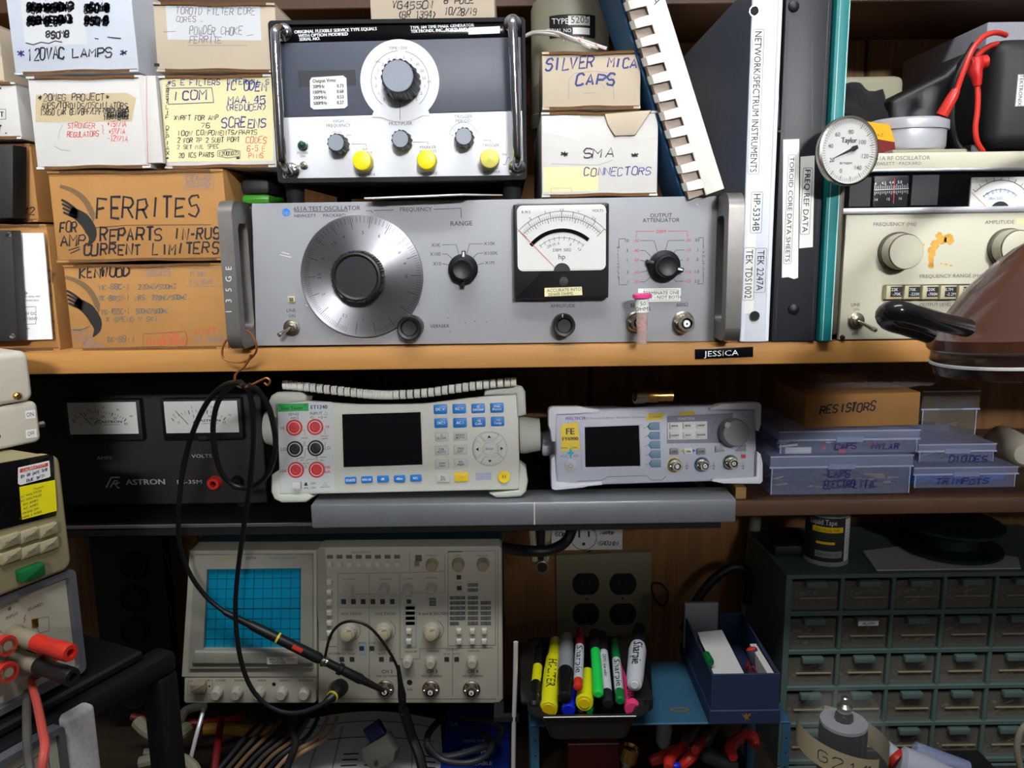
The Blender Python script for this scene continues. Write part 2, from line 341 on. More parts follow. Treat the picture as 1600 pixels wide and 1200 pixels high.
# ---------------------------------------------------------------- the setting
WALLY = .36
ZS = P(740, 541, 0).z          # top of the wooden shelf
ZL = P(300, 820, .10).z        # top of the black lower shelf
ZR = P(1150, 783, .08).z       # top of the brown lower shelf
ZB = .74                       # bench
mb = MB('wallwood')
xs = [-1.3, -.93, -.72, -.42, -.20, .1, P(1355, 90, .36).x, .72, 1.0, 1.3]
for a, b in zip(xs, xs[1:]): mb.box(a + .002, b - .002, WALLY, WALLY + .02, .3, 2.3, .002, 1)
mb.use('groove').box(-1.3, 1.3, WALLY + .004, WALLY + .022, .3, 2.3)
tag(mb.build('wall_back'), None, None, kind='structure')
mb = MB('shelfwood').box(-1.0, .75, 0, WALLY - .002, ZS - .0185, ZS, .0015, 2)
solo(mb, 'shelf_board', 'long light wooden shelf carrying the cartons, grey test oscillator and binders', 'shelf', origin=(0, .1, ZS - .0185))
ZTOP = P(1400, 63, WALLY).z
mb = MB('brownwood').box(-1.0, 1.0, .2, WALLY - .002, ZTOP, ZTOP + .018, .001, 1)
solo(mb, 'top_shelf_board', 'dark wooden board overhead above the white cartons and grey box', 'shelf', origin=(0, .2, ZTOP))
t = thing('lower_shelf', 'black metal shelf under the black twin-meter power supply', 'shelf', at=(-.4, .1, ZL - .012))
def loc(mb, t): mb.X = t.matrix_world.inverted() @ M.Identity(4); return mb
XS0 = P(492, 800, .07).x; XS1 = P(1143, 800, .07).x
mb = MB('darkshelf'); loc(mb, t).box(-1.0, XS1 - .001, .1015, WALLY - .002, ZL - .012, ZL, .001, 1); mb.build('board', t)
mb = MB('edgemetal'); loc(mb, t).box(-1.0, XS0 - .002, .10, .1012, ZL - .003, ZL + .0005, .0004, 1); mb.build('edge_strip', t, 'bright metal edge strip')
mb = MB('brownwood').box(XS1 + .001, 1.0, .08, WALLY - .002, ZR - .0155, ZR, .0015, 2)
solo(mb, 'brown_shelf_board', 'dark brown wooden shelf under the clear plastic parts boxes', 'shelf', origin=(.5, .1, ZR - .0155))
mb = MB('benchwood').box(-1.0, 1.1, -.35, WALLY - .002, ZB - .04, ZB, .003, 2)
solo(mb, 'workbench_top', 'cluttered dark workbench top below the oscilloscope and drawers', 'workbench', origin=(0, 0, ZB - .04))
for x in (-.95, 1.05):
    pass
mb = MB('benchwood').box(-1.6, 1.6, -1.6, WALLY, -.02, 0)
tag(mb.build('floor'), None, None, kind='structure')
# foil-wrapped plank
ZF = P(1000, 782, .055).z
t = thing('foil_wrapped_plank', 'plank wrapped in silver foil tape under the two small bench instruments', 'plank', at=(0, .055, ZF - .026))
h0 = P(700, 823, .055).z
mb = MB('foil'); loc(mb, t).box(XS0, XS1, .055, .094, h0, ZF, .002, 2)
mb.build('plank', t)
mb = MB('whitecard'); loc(mb, t)
xj = P(835, 800, .055).x
mb.box(xj - .0006, xj + .0006, .0545, .056, h0 + .001, ZF - .001)
mb.build('tape_seam', t, 'torn pale tape seam')
# ---------------------------------------------------------------- cartons on the wooden shelf
def carton(name, label, x0, y0, x1, y1, Y, depth, m, art=None, roll=0, zb=None, group=None, edge='kraftdark', lid=True, art_parts=None, yaw=0, cat='box', lab2=None):
    """front face between the pixels of its upper left and lower right corner"""
    F = Fr((x0 + x1) / 2, y1, Y, yaw=yaw, roll=roll, z=zb)
    t = thing(name, label, cat, F, group)
    a = F.q(x0, y0); c = F.q(x1, y1); xa, xb = F.q((x0), (y0 + y1) / 2)[0], F.q(x1, (y0 + y1) / 2)[0]; H = a[1]
    b = MB(m, F); b.box(xa, xb, 0, depth, .0005, H - .0005, .0012, 2)
    b.use(edge)
    if lid:
        b.line([(xa + .001, .0012), (xb - .001, .0016)], .0016, -.0002); b.line([(xa + .001, H - .0014), (xb - .001, H - .001)], .0018, -.0002)
    if art: art(b, F)
    b.build('body', t)
    if lid:
        for nm, z, s_ in (('top_flap', H, 1), ('bottom_flap', 0, -1)):
            f = MB(m, F); n = 14; p = []
            for i in range(n + 1):
                u = i / n; p.append((xa + (xb - xa) * u, z + s_ * (.0006 * math.sin(u * 9) * math.sin(u * 3.14) )))
            q = [(x, zz - s_ * .0016) for x, zz in p]
            f.prism(p + q[::-1], -.0012, depth - .002); f.use(edge).prism([(x, zz) for x, zz in p[1:-1]] + [(x, zz - .0006 * s_) for x, zz in q[1:-1]][::-1], -.0015, -.0011)
            f.build(nm, t)
    if art_parts: art_parts(t, F)
    return t
def a_lamps(b, F):
    b.use('tape').Rf(40, -8, 128, 72); b.use('ink')
    for x0, x1, y in ((42, 114, 20), (132, 170, 20), (42, 112, 40), (132, 170, 40), (72, 108, 59)):
        for r in range(3 if y < 50 else 1): b.H('8S0M8EB0W3'[:max(4, int((x1 - x0) / 7))], x0 + r, y - r * 1.5, 13 - r * 2 if y < 50 else 9, x1 - x0, 2.2, jit=.8)
    for y in (13, 33): b.L([(42, y), (70, y - 2), (110, y)], 3)
    b.L([(40, 67), (52, 70), (64, 66), (76, 68), (86, 64), (97, 66)], 1.6); b.L([(148, 60), (154, 61)], 1.5); b.L([(168, 58), (189, 60)], 1.5)
    b.H('120VAC', 43, 94, 17, 60, 2.0); b.H('LAMPS', 112, 90, 13, 66, 1.9)
    b.use('blueink').H('*', 28, 92, 17, 14, 1.6); b.H('*', 187, 90, 15, 14, 1.6)
def a_toroid(b, F):
    b.use('tape').Rf(262, 8, 406, 62, -.00015); b.use('paleink')
    b.H('TOROID FILTER CORE', 275, 22, 10, 125, 1.0); b.H('CORES .', 275, 34, 8, 44, .9); b.H('POWDER CHOKE', 296, 54, 12, 84, 1.0); b.H('FERRITE', 296, 67, 10, 52, 1.0)
    b.L([(255, 50), (275, 49)], .8); b.L([(385, 56), (396, 54)], .8); b.L([(293, 71), (386, 71)], .6)
    b.use('ink').Rf(241, 99, 249, 104); b.Rf(241, 4, 248, 9)
def a_meg(b, F):
    b.use('oldpaper').Qf([(56, 148), (198, 145), (213, 153), (206, 190), (55, 191)]); b.use('ink')
    b.H('*20MEG PROJECT*', 60, 158, 10, 112, 1.1, -.0004); b.H('AMPS/TOROIDS/OSCILLATORS', 64, 169, 9, 136, 1.0, -.0004, rise=-.02); b.H('TS850 CAR GEN/BPF/LPF', 63, 180, 9, 96, 1.0, -.0004)
    for y in (176, 182, 187): b.H('M8GWB8S', 162, y, 6, 40, 1.4, -.0004, jit=.9)
    b.use('redink').H('STROWGER', 106, 201, 8, 44, .9); b.H('REGULATORS', 105, 214, 8, 50, .9)
    b.L([(158, 195), (161, 197), (160, 202), (163, 203), (160, 205), (162, 210)], .8)
    b.H('+15V/1A', 168, 198, 8, 30, .9); b.H('+5V/1A', 170, 209, 8, 26, .9); b.H('-12V/1A', 168, 221, 9, 32, .9)
    b.use('paleink').L([(98, 195), (93, 205), (91, 217)], .5); b.L([(84, 228), (95, 234), (110, 236)], .7)
def p_meg(t, F):
    f = MB('whitecard', F); f.R(228, 118, 243, 255, -.001, .004, .0005); f.use('redink').L([(229, 120), (229, 180), (231, 255)], .8, -.0013); f.build('end_flap', t)
def a_note(b, F):
    b.use('notepaper').Qf([(254, 120), (426, 120), (427, 251), (255, 253)]); b.use('blueink')
    y = -.0004
    b.L([(262, 138), (331, 137), (334, 160), (263, 163)], 1.4, y, True); b.H('ICOM', 270, 157, 14, 55, 1.6, y)
    b.H('*S E FILTERS INTERNAL S', 262, 134, 8, 160, 1.1, y); b.H('IC ODEM', 352, 142, 13, 66, 1.6, y); b.H('MAA.45', 356, 162, 11, 60, 1.4, y); b.H('(REDUCER)', 352, 173, 9, 66, 1.1, y); b.H('SCREENS', 346, 200, 14, 72, 1.7, y)
    b.use('ink')
    b.H('XVRFT FOR AMP', 272, 188, 7, 70, .9, y); b.H('# 76', 300, 200, 7, 30, .9, y); b.H('100W COMPONENTS/PARTS', 277, 212, 7, 126, .9, y); b.H('2 FOR 7P 2 SUBT PORT', 277, 223, 7, 98, .9, y); b.H('2 SET MIL SPEC', 277, 233, 6, 66, .8, y); b.H('20 ICS PARTS', 279, 246, 7, 56, 1.0, y)
    b.L([(x, yy) for x, yy in ((340, 236), (358, 233), (375, 236), (375, 244), (356, 247), (340, 244))], .9, y, True); b.H('(200502)', 342, 243, 6, 32, .8, y); b.H('*', 368, 250, 7, 8, 1, y)
    for i, ch in enumerate('*XAIPED FILTERS'): b.H(ch, 259, 250 - i * 8, 6, 6, .9, y)
    b.use('redink').H('CODES', 384, 224, 9, 34, .9, y); b.H('6-5 E', 386, 236, 8, 30, .9, y); b.H('PINS', 388, 247, 7, 24, .9, y)
def swoosh(b, F, x, y, k):
    """printed sweeping bands on the carton"""
    def arc(p, w0, w1, m, wl=None):
        b.use(m); pts = smooth([(px, py, 0) for px, py in p], 6); n = len(pts); up = []; dn = []
        for i, q in enumerate(pts):
            t = (pts[min(i + 1, n - 1)] - pts[max(i - 1, 0)]).normalized(); u = i / (n - 1); wd = (w0 + (w1 - w0) * math.sin(u * 3.14 * .75)) / 2 * (1 if u < .75 else max(.05, (1 - u) * 4))
            if wl: f_ = u * (len(wl) - 1); i0 = min(int(f_), len(wl) - 2); wd = (wl[i0] + (wl[i0 + 1] - wl[i0]) * (f_ - i0)) / 2
            up.append(F.q(q.x - t.y * wd, q.y + t.x * wd)); dn.append(F.q(q.x + t.y * wd, q.y - t.x * wd))
        vs = [(a, -.0002, c) for a, c in up] + [(a, -.0002, c) for a, c in dn]
        b.add(vs, [(i, i + 1, n + i + 1, n + i) for i in range(n - 1)])
    g = lambda a: [(x + px * k, y + py * k) for px, py in a]
    arc(g([(0, -25), (20, -18), (38, -4), (50, 18), (52, 32)]), 5 * k, 9 * k, 'logobrown')
    for i in range(4): arc(g([(2 + i, -4 + i * 6.5), (14 + i, 3 + i * 6), (30, 16 + i * 3)]), 3.2 * k, 4.2 * k, 'logoblack')
    arc(g([(16, 13), (36, 26), (48, 44), (50, 57), (43, 69)]), 0, 0, 'logoblack', [13 * k, 19 * k, 18 * k, 11 * k, .6 * k])
def a_fer(b, F):
    swoosh(b, F, 94, 316, 1.0); b.use('ink')
    b.L([(148, 356), (200, 352), (330, 351)], .9)
    b.H('FERRITES', 152, 344, 30, 162, 3.0, rise=.03); b.H('REPARTS', 156, 378, 20, 100, 2.6); b.H('IN-RUSH', 272, 374, 18, 84, 2.4); b.H('CURRENT LIMITERS', 130, 399, 17, 214, 2.4)
    b.H('FOR', 93, 362, 15, 28, 2.0); b.H('AMP', 95, 384, 17, 40, 2.0); b.L([(107, 391), (124, 386)], 1.5); b.L([(110, 396), (125, 389)], 1.5)
    b.use('paleink').L([(288, 272), (333, 270), (334, 296), (288, 297)], .7, closed=True); b.H('CE4ARD', 291, 283, 8, 40, 1); b.H('REUARD', 291, 293, 8, 38, 1); b.L([(313, 318), (313, 344)], .7)
def a_ken(b, F):
    swoosh(b, F, 102, 458, 1.0); b.use('ink')
    b.H('KENWOOD', 125, 434, 15, 80, 2.4, rise=.02); b.use('printgrey')
    b.H('YK-88C-1', 154, 453, 8, 50, 1.1); b.H('270HZ/500HZ', 216, 452, 7, 60, 1.1); b.H('YK-88CN-1', 154, 470, 8, 50, 1.1); b.H('NRS: 270HZ/500HZ', 212, 469, 7, 80, 1.1)
    b.H('YG-455C-1', 158, 491, 8, 46, 1.1); b.H('500HZ/600HZ', 212, 490, 7, 52, 1.1); b.H('X SPEND W SKI', 166, 503, 7, 82, 1.0); b.H('TK-88-1', 166, 535, 9, 46, 1.0)
    b.use('paleink').L([(220, 420), (222, 432), (266, 430)], .6); b.H('AMATEUR', 226, 424, 6, 40, .8); b.H('SPEAKER', 230, 432, 7, 38, .8); b.L([(290, 420), (345, 420)], .6); b.H('TS 940', 296, 432, 7, 26, .8); b.H('FILTERS', 297, 444, 6, 36, .8); b.L([(290, 447), (350, 448)], .6)
    b.H('COM', 112, 522, 9, 28, 1.0); b.H('MFRS', 118, 535, 9, 28, 1.0); b.H('TS/TO', 128, 545, 9, 32, 1.0); b.H('AT ZOMER', 305, 535, 9, 44, 1.0)
    b.use('redink').H('FOR', 254, 528, 8, 28, 1.2); b.H('FILTER SELECT', 230, 539, 9, 66, 1.2); b.H('AMMET', 304, 521, 7, 34, 1.0)
    b.use('logoblack').L([(224, 522), (290, 518), (293, 530), (290, 541), (224, 544)], .7, closed=True); b.L([(110, 515), (125, 516), (140, 510)], .7)
t = carton('carton', 'brown carton with many small handwritten lines, lowest of its stack beside the grey oscillator', 106, 414, 352, 550, .008, .2, 'kraft', a_ken, zb=ZS)
zk = F_top = Fr(229, 410, .008).O.z
t = carton('carton', 'brown carton with big handwritten FERRITES and a black sweeping print', 82, 268, 354, 409, .006, .2, 'kraft', a_fer, zb=zk + .001)
zf = Fr(215, 267, .006).O.z
t = carton('carton', 'white carton with a tan note and red writing, on the FERRITES carton', 50, 120, 230, 262, .004, .2, 'whitecard', a_meg, roll=.0, art_parts=p_meg, zb=zf + .002)
t = carton('carton', 'white carton with a yellow handwritten note covering its whole front', 252, 119, 428, 257, .012, .2, 'whitecard', a_note, zb=zf + .002)
zm = Fr(140, 118, .004).O.z; zn = Fr(340, 117, .012).O.z
t = carton('carton', 'white carton marked 120VAC LAMPS with scribbled out words', 14, -24, 210, 102, .006, .17, 'bluecard', a_lamps, roll=.012, zb=zm + .002)
t = carton('carton', 'cream carton with faint pencil writing above the yellow noted carton', 242, 4, 432, 108, .012, .17, 'creamcard', a_toroid, roll=-.02, zb=zn + .002)
# far-end stack behind the lettered cartons
def a_end(b, F):
    b.use('ink'); b.H('F', -8, 150, 10, 14, 2); b.L([(-10, 170), (9, 171), (9, 186), (-10, 187)], 1, closed=True); b.H('ET', -8, 183, 8, 16, 1.3); b.H('CT.', -14, 210, 11, 30, 2.2)
F0z = Fr(0, 550, .0).O.z
def a_five(b, F):
    b.use('ink'); b.L([(-10, 232), (40, 231), (41, 256), (-10, 258)], 1, closed=True); b.H('W', 26, 250, 9, 9, 1.6); b.H('N', 26, 270, 6, 10, 1.4); b.L([(22, 320), (42, 318)], 1); b.H('5', 26, 333, 9, 8, 1.6); b.H('X2', 36, 335, 10, 20, 1.8)
def a_open(b, F):
    b.use('logobrown'); b.H('O', 70, 440, 16, 14, 3); b.H('F', 72, 480, 18, 12, 3); b.H('E', 76, 520, 18, 12, 3)
t = carton('carton', 'brown carton behind a white sheet and black box at the end of the shelf', -60, 352, 84, 548, .012, .2, 'kraft', a_open, zb=ZS)
zj = Fr(40, 350, .012).O.z
t = carton('carton', 'brown carton marked 5 X2 next to the FERRITES carton', -60, 226, 54, 342, .022, .2, 'kraft', a_five, zb=zj + .002)
zh = Fr(20, 224, .022).O.z
t = carton('carton', 'white carton with black marker scrawl at the stack edge, above the carton marked 5 X2', -70, 130, 30, 222, .012, .2, 'whitecard', a_end, zb=zh + .002)
zi = Fr(-10, 128, .012).O.z
t = carton('carton', 'dim cream carton topmost at the shelf end next to the lamps carton', -90, 40, 2, 124, .03, .17, 'creamcard', None, zb=zi + .002)
# sheet and black boxes in front of them
F = Fr(48, 530, .0055, roll=.0, z=ZS + .005)
mb = MB('paper', F); mb.Q([(14, 364), (68, 364), (82, 530), (14, 532)], 0, .0012); mb.use('print')
mb.L([(20, 399), (33, 399), (33, 435), (20, 435)], 1, closed=True); mb.L([(24, 458), (42, 458)], .9); mb.L([(39, 455), (43, 458), (39, 461)], .9); mb.T('Output varies with', 46, 463, 3); mb.T('constant input', 48, 469, 3); mb.L([(22, 480), (56, 479), (56, 506), (22, 507)], .9, closed=True); mb.T('+13.8V DC', 42, 490, 4.5); mb.T('6.0A/100W', 43, 498, 4.5); mb.T('supplies', 38, 513, 3.5); mb.T('int', 30, 410, 4); mb.T('in', 29, 455, 4)
solo(mb, 'printed_sheet', 'white printed sheet with block diagrams leaning on the end carton', 'paper', F)
F = Fr(-10, 534, -.009, z=ZS)
t = thing('black_module', 'black metal module with corner screws in front of the white sheet', 'electronic module', F)
mb = MB('blacksoft', F); mb.Q([(-60, 360), (18, 360), (28, 533), (-60, 536)], 0, .012, .001); mb.build('case', t)
for x, y in ((13, 366), (20, 525)):
    mb = MB('chrome', F); mb.K(x, y, [(4.6, 0), (4.6, -.0006), (3.4, -.0016), (1, -.0019)], 20); mb.use('black').L([(x - 2.5, y - 2), (x + 2.5, y + 2)], .9, -.002); mb.L([(x - 2.5, y + 2), (x + 2.5, y - 2)], .9, -.002); mb.build('screw', t)
F = Fr(-10, 343, -.002, z=zj + .004)
mb = MB('blacksoft', F); mb.Q([(-60, 226), (20, 226), (20, 341), (-60, 343)], 0, .018, .0015)
solo(mb, 'black_box', 'plain black box in front of the carton marked 5 X2', 'electronic module', F)
# ---------------------------------------------------------------- cartons beside the pulse generator
def a_sma(b, F):
    b.use('tape').Qf([(848, 178), (906, 180), (905, 220), (848, 205)]); b.use('notepaper').Rf(849, 260, 935, 300, -.00025)
    b.use('whitecard').Rf(935, 215, 1022, 255, -.00018)
    y = -.0005; b.use('ink'); b.H('*', 876, 247, 11, 14, 1.6, y); b.H('SMA', 910, 247, 15, 52, 1.5, y); b.H('*', 986, 248, 11, 14, 1.6, y); b.use('blueink').H('CONNECTORS', 912, 275, 12, 106, 1.2, y)
    b.use('paleink').L([(862, 256), (935, 258), (958, 250)], .5, y); b.L([(861, 300), (861, 294), (893, 294), (893, 300)], .5, y)
def p_sma(t, F):
    f = MB('creamcard', F); f.Q([(945, 178), (1018, 172), (992, 211), (961, 212), (950, 196)], -.0022, -.0004, .0004); f.build('torn_flap', t)
def a_mica(b, F):
    b.use('blueink'); b.H('SILVER', 853, 110, 16, 76, 2.2, rise=.06); b.H('MICA', 948, 106, 14, 50, 2.2); b.H('CAPS', 900, 133, 16, 62, 2.4)
    b.use('paleink').L([(888, 155), (889, 125), (897, 115), (928, 111), (950, 114), (958, 126), (959, 156)], .5); b.L([(912, 146), (930, 145)], .5); b.L([(938, 130), (945, 138)], .5)
F651 = None
# ---------------------------------------------------------------- shared fittings
def bnc(F, t, px, py, r, name='connector', ring=None, off=0, ln=.014, m='nickel'):
    mb = MB(m, F)
    if ring: mb.use(ring).K(px, py, [(r * 1.12, 0), (r * 1.12, -.0012), (r * .9, -.0013)], 32, off=off); mb.use(m)
    mb.K(px, py, [(r, 0), (r, -.002), (r * .86, -.003), (r * .62, -.003), (r * .62, -ln * .75), (r * .7, -ln * .75), (r * .7, -ln), (r * .5, -ln), (r * .5, -ln + .005)], 32, off=off)
    a = mb.q(px, py, off); k = F.px(px, py, off); b_ = r * k * .62
    for s_ in (-1, 1): mb.lathe((a[0] + s_ * b_, -ln * .5, a[1]), (s_, 0, 0), [(.0011, 0), (.0011, .0016)], 10)
    mb.use('blackmatte').K(px, py, [(r * .5, -ln + .005), (r * .34, -ln + .0049), (r * .34, -ln + .003)], 24, off=off); mb.use('white').K(px, py, [(r * .33, -ln + .003), (r * .3, -ln + .0005), (r * .13, -ln + .0005)], 20, off=off); mb.use('brass').K(px, py, [(r * .1, -ln + .0005), (r * .1, -ln)], 10, off=off)
    return mb.build(name, t)
def toggle(F, t, px, py, r, d=(-.2, -1, -.35), L=.016):
    mb = MB('nickel', F); mb.K(px, py, [(r, 0), (r, -.0012), (r * .78, -.0014), (r * .7, -.003), (r * .5, -.0032), (r * .42, -.006), (r * .2, -.006)], 24)
    a = mb.q(px, py); k = F.px(px, py); mb.lathe((a[0], -.005, a[1]), d, [(r * k * .16, 0), (r * k * .22, L * .4), (r * k * .3, L * .85), (r * k * .26, L), (r * k * .1, L * 1.05)], 14)
    return mb.build('toggle_switch', t)
def screw(F, t, px, py, r, m='nickel'):
    mb = MB(m, F); mb.K(px, py, [(r, 0), (r, -.0006), (r * .6, -.0012), (r * .1, -.0014)], 16); mb.use('black').L([(px - r * .6, py - r * .4), (px + r * .6, py + r * .4)], r * .25, -.0016); return mb.build('screw', t)
# ---------------------------------------------------------------- grey test oscillator
F = Fr(759, 543, .006, roll=.002, z=ZS + .0035); FT = F
t = thing('test_oscillator', 'wide grey test oscillator with big aluminium dial and square meter on the wooden shelf', 'test instrument', F)
mb = MB('hpgrey', F); mb.Q([(393, 318), (1121, 306), (1119, 533.5), (400, 540.5)], 0, .004, .0006)
b = mb.use('print')
b.L([(460, 331), (543, 330)], .8); b.T('651A TEST OSCILLATOR', 459, 326.5, 6.6, 'l'); b.T('HEWLETT  ·  PACKARD', 460, 337.5, 4.6, 'l', sx=1.15)
b.use('keyblue').C(447, 332, 6.2); b.use('hpgrey').T('hp', 447, 332, 7, y=-.0005, rot=0)
b.use('print'); b.L([(572, 329.5), (580, 329), (583, 335)], .9); b.T('FREQUENCY', 650, 327, 6); b.L([(584, 329), (615, 328)], .9); b.L([(678, 327), (720, 325.5), (721, 341)], 1); b.T('RANGE', 721, 349, 6.6, sx=1.1)
for s_, x, y, pts in (('X1K', 681, 383, [(691, 382.5), (713, 382), (717, 398)]), ('X100', 680, 397, [(691, 397), (699, 397), (707, 405)]), ('X10', 683, 412, [(691, 412), (703, 414)]), ('X10K', 765, 380.5, [(729, 398), (734, 381), (755, 381)]), ('X100K', 767, 395.5, [(738, 404), (746, 396), (755, 395.5)]), ('X1M', 765, 410.5, [(742, 415), (756, 411)])):
    b.T(s_, x, y, 5.2); b.L(pts, .8)
b.T('VERNIER', 687, 509.5, 5.4); b.T('LINE', 455, 485, 5); b.T('ON', 456, 493.5, 4.6); b.T('AMPLITUDE', 879, 478, 5)
b.T('OUTPUT', 1033, 336.5, 6); b.T('ATTENUATOR', 1033, 344, 6)
for y, l, r_, yy in ((376, '10', '.03', -20), (391.5, '3', '.1', -10), (406.5, '1', '.3', 0), (425.5, '.3', '1.0', 10), (440.5, '.1', '3.0', 20)):
    b.use('print').T(l, 980, y, 4.6); b.T(r_, 1089, y - 1, 4.6)
    b.use('redline').T('-%d' % (-yy + 10 if False else {376: 30, 391.5: 40, 406.5: 50, 425.5: 60, 440.5: 70}[y]), 994, y, 4.6); b.T(('+%d' % yy) if yy > 0 else str(yy), 1075, y - 1, 4.6)
b.use('print')
for p in ([(1000, 376), (1022, 376), (1027, 393)], [(1000, 391.5), (1008, 391.5), (1017, 401)], [(1000, 406.5), (1012, 409)], [(1000, 425.5), (1012, 423)], [(1000, 440.5), (1008, 440.5), (1016, 433)], [(1039, 393), (1044, 376), (1069, 375.5)], [(1049, 399), (1056, 391), (1069, 390.5)], [(1057, 408), (1067, 406)], [(1057, 426), (1068, 425)], [(1050, 433), (1057, 440), (1068, 439.5)]): b.L(p, .7)
b.L([(978, 373), (967, 373), (967, 387)], .8); b.L([(967, 432), (967, 445), (980, 445)], .8); b.L([(1092, 371.5), (1099, 371.5), (1099, 389)], .8); b.L([(1099, 424), (1099, 443.5), (1089, 443.5)], .8)
for i, c in enumerate('MILLIVOLTS'): b.T(c, 966, 387 + i * 5.1, 3.6)
for i, c in enumerate('VOLTS'): b.T(c, 1099, 394 + i * 6.4, 4.2)
b.use('redline').L([(994, 371), (994, 361.5), (1022, 361.5)], .8); b.L([(1043, 361), (1074, 361), (1074, 370)], .8); b.T('DBM', 1033, 361.5, 5)
b.use('print').T('50Ω', 992, 477, 5.4); b.T('600Ω', 1066, 476, 5.6)
b.use('stain')
b.use('white')
for p in ([(437, 398), (455, 402)], [(440, 394), (452, 397)], [(478, 476), (481, 478)], [(1088, 318), (1091, 321)]): b.L(p, .8)
b.use('printgrey')
for p in ((748, 425), (700, 497), (742, 502), (760, 503), (703, 519), (727, 504)): b.C(p[0], p[1], .9)
b.build('front_panel', t)
mb = MB('frameblue', F); a = F.q(396, 316); c = F.q(1118, 541); mb.box(a[0], c[0], .0042, .33, .0005, a[1] - .002, .001, 1); mb.build('case', t)
for x in (430, 1090):
    for y in (.03, .28): mb = MB('blackmatte', F); q = F.q(x, 540); mb.lathe((q[0], y, .0005), (0, 0, -1), [(.009, 0), (.008, .0033)], 16); mb.build('rubber_foot', t)
MYZ = M(((0, 1, 0, 0), (1, 0, 0, 0), (0, 0, 1, 0), (0, 0, 0, 1)))
Hh = F.q(760, 312)[1] - .002
for xa, xb in ((347, 369), (1136, 1160)):
    mb = MB('castalu', F); mb.X = MYZ; x0 = F.q(xa, 430, -.036)[0]; x1 = F.q(xb, 430, -.036)[0]
    o = rrect(-.036, .012, .0, Hh + .003, .012, 6); n = len(o); i_ = rrect(-.024, -.0015, .014, Hh - .014, .006, 6)
    mb.ring(o, i_, x0, x1)
    if xa < 500:
        mb.X = M.Identity(4); mb.use('white')
        for i, ch in enumerate('135GE'): q = F.q(357, 487 - i * 17, -.0365); k = F.px(357, 480, -.0365); mb.text(ch, q[0], q[1], 9 * k, y=-.0363, rot=rad(90)); 
    h = mb.build('side_handle', t)
    mb = MB('castalu', F); mb.box(x0, x1, .0125, .33, .0005, Hh, .001, 1); mb.build('side_frame', t)
mb = MB('dialalu', F); mb.K(567, 431.5, [(95, -.0025), (95, -.0045), (94, -.0052), (20, -.0056), (5, -.0056)], 96); mb.use('print')
mb.ticks(567, 431.5, 74, 92, -80, 260, 17, .8, -.0066)
mb.ticks(567, 431.5, 82, 92, 30, 150, 30, .6, -.0066); mb.ticks(567, 431.5, 84, 92, 150, 250, 50, .5, -.0066); mb.ticks(567, 431.5, 84, 92, -80, 30, 44, .5, -.0066)
for s_, an in (('5', 90), ('6', 68), ('7', 49), ('8', 33), ('9', 17), ('10', 0), ('4', 116), ('3.5', 132), ('3', 157), ('2.5', 180), ('2', 205), ('1.5', 245), ('1', 270)): mb.T(s_, 567 + 68 * math.cos(rad(an)), 431.5 - 68 * math.sin(rad(an)), 5, y=-.0066, rot=rad(an - 90))
mb.build('frequency_dial', t)
mb = MB('hpgrey', F); mb.Q([(548, 334), (568, 331), (586, 334), (584, 338), (550, 338)], -.0022, 0); mb.build('dial_index', t)
mb = MB('black', F); mb.K(565, 431, [(38, -.006), (39.5, -.009), (39.5, -.0215), (37.5, -.023), (34, -.0226), (33, -.017), (2, -.017)], 120, .014, 60); mb.K(565, 431, [(37, -.0228), (36.6, -.0236), (34, -.024), (32, -.0236), (27, -.0200), (20, -.0186), (15, -.0186), (8, -.0192), (1, -.0194)], 60); mb.build('dial_knob', t)
mb = MB('black', F); mb.use('nickel').K(646, 509, [(17, 0), (17, -.003), (5, -.003)], 24); mb.use('black').K(643, 509.5, [(18, -.003), (19, -.005), (18.5, -.016), (17, -.017), (13, -.0165), (11, -.015), (2, -.0146)], 40); mb.build('vernier_knob', t)
def barknob(px, py, r, ang, name, ptr):
    mb = MB('black', F); mb.K(px, py, [(r, 0), (r, -.006), (r * .8, -.008), (r * .72, -.009), (r * .68, -.017), (r * .6, -.018), (r * .44, -.0172), (2, -.0168)], 40)
    k = F.px(px, py); a = mb.q(px, py); c, s_ = math.cos(rad(ang)), math.sin(rad(ang))
    for sg in (1, -1):
        u = [(r * .5 * sg, -3.5), (r * 1.22 * sg, -3), (r * 1.22 * sg, 3), (r * .5 * sg, 3.5)]
        mb.prism([(a[0] + (x * c - y * s_) * k, a[1] + (x * s_ + y * c) * k) for x, y in u], -.008, -.001, .0006)
    mb.use('white').fan([(a[0] + (x * c - y * s_) * k, a[1] + (x * s_ + y * c) * k) for x, y in ((r * .82, -1.6), (r * 1.14, -1), (r * 1.14, 1), (r * .82, 1.6))], -.0083)
    return mb.build(name, t)
barknob(724, 420, 23, 86, 'range_knob', 0); barknob(1037, 415, 24, -14, 'attenuator_knob', 0)
mb = MB('black', F); mb.K(880, 506, [(16, 0), (17.5, -.003), (17, -.014), (15.5, -.0155), (12, -.015), (10, -.0135), (1, -.0133)], 40); mb.use('white').L([(879, 491), (879, 496)], 1, -.0158); mb.build('amplitude_knob', t)
mb = MB('scopetan', F); mb.R(450, 463, 460, 473, -.0015, 0, .0004); mb.use('rfbronze').R(452, 465, 458, 471, -.0018, -.0015); mb.build('pilot_lamp', t)
toggle(F, t, 456, 512, 13, (-.35, -1, -.25))
bnc(F, t, 994, 502, 16, ln=.016); bnc(F, t, 1067, 503, 17, ln=.016)
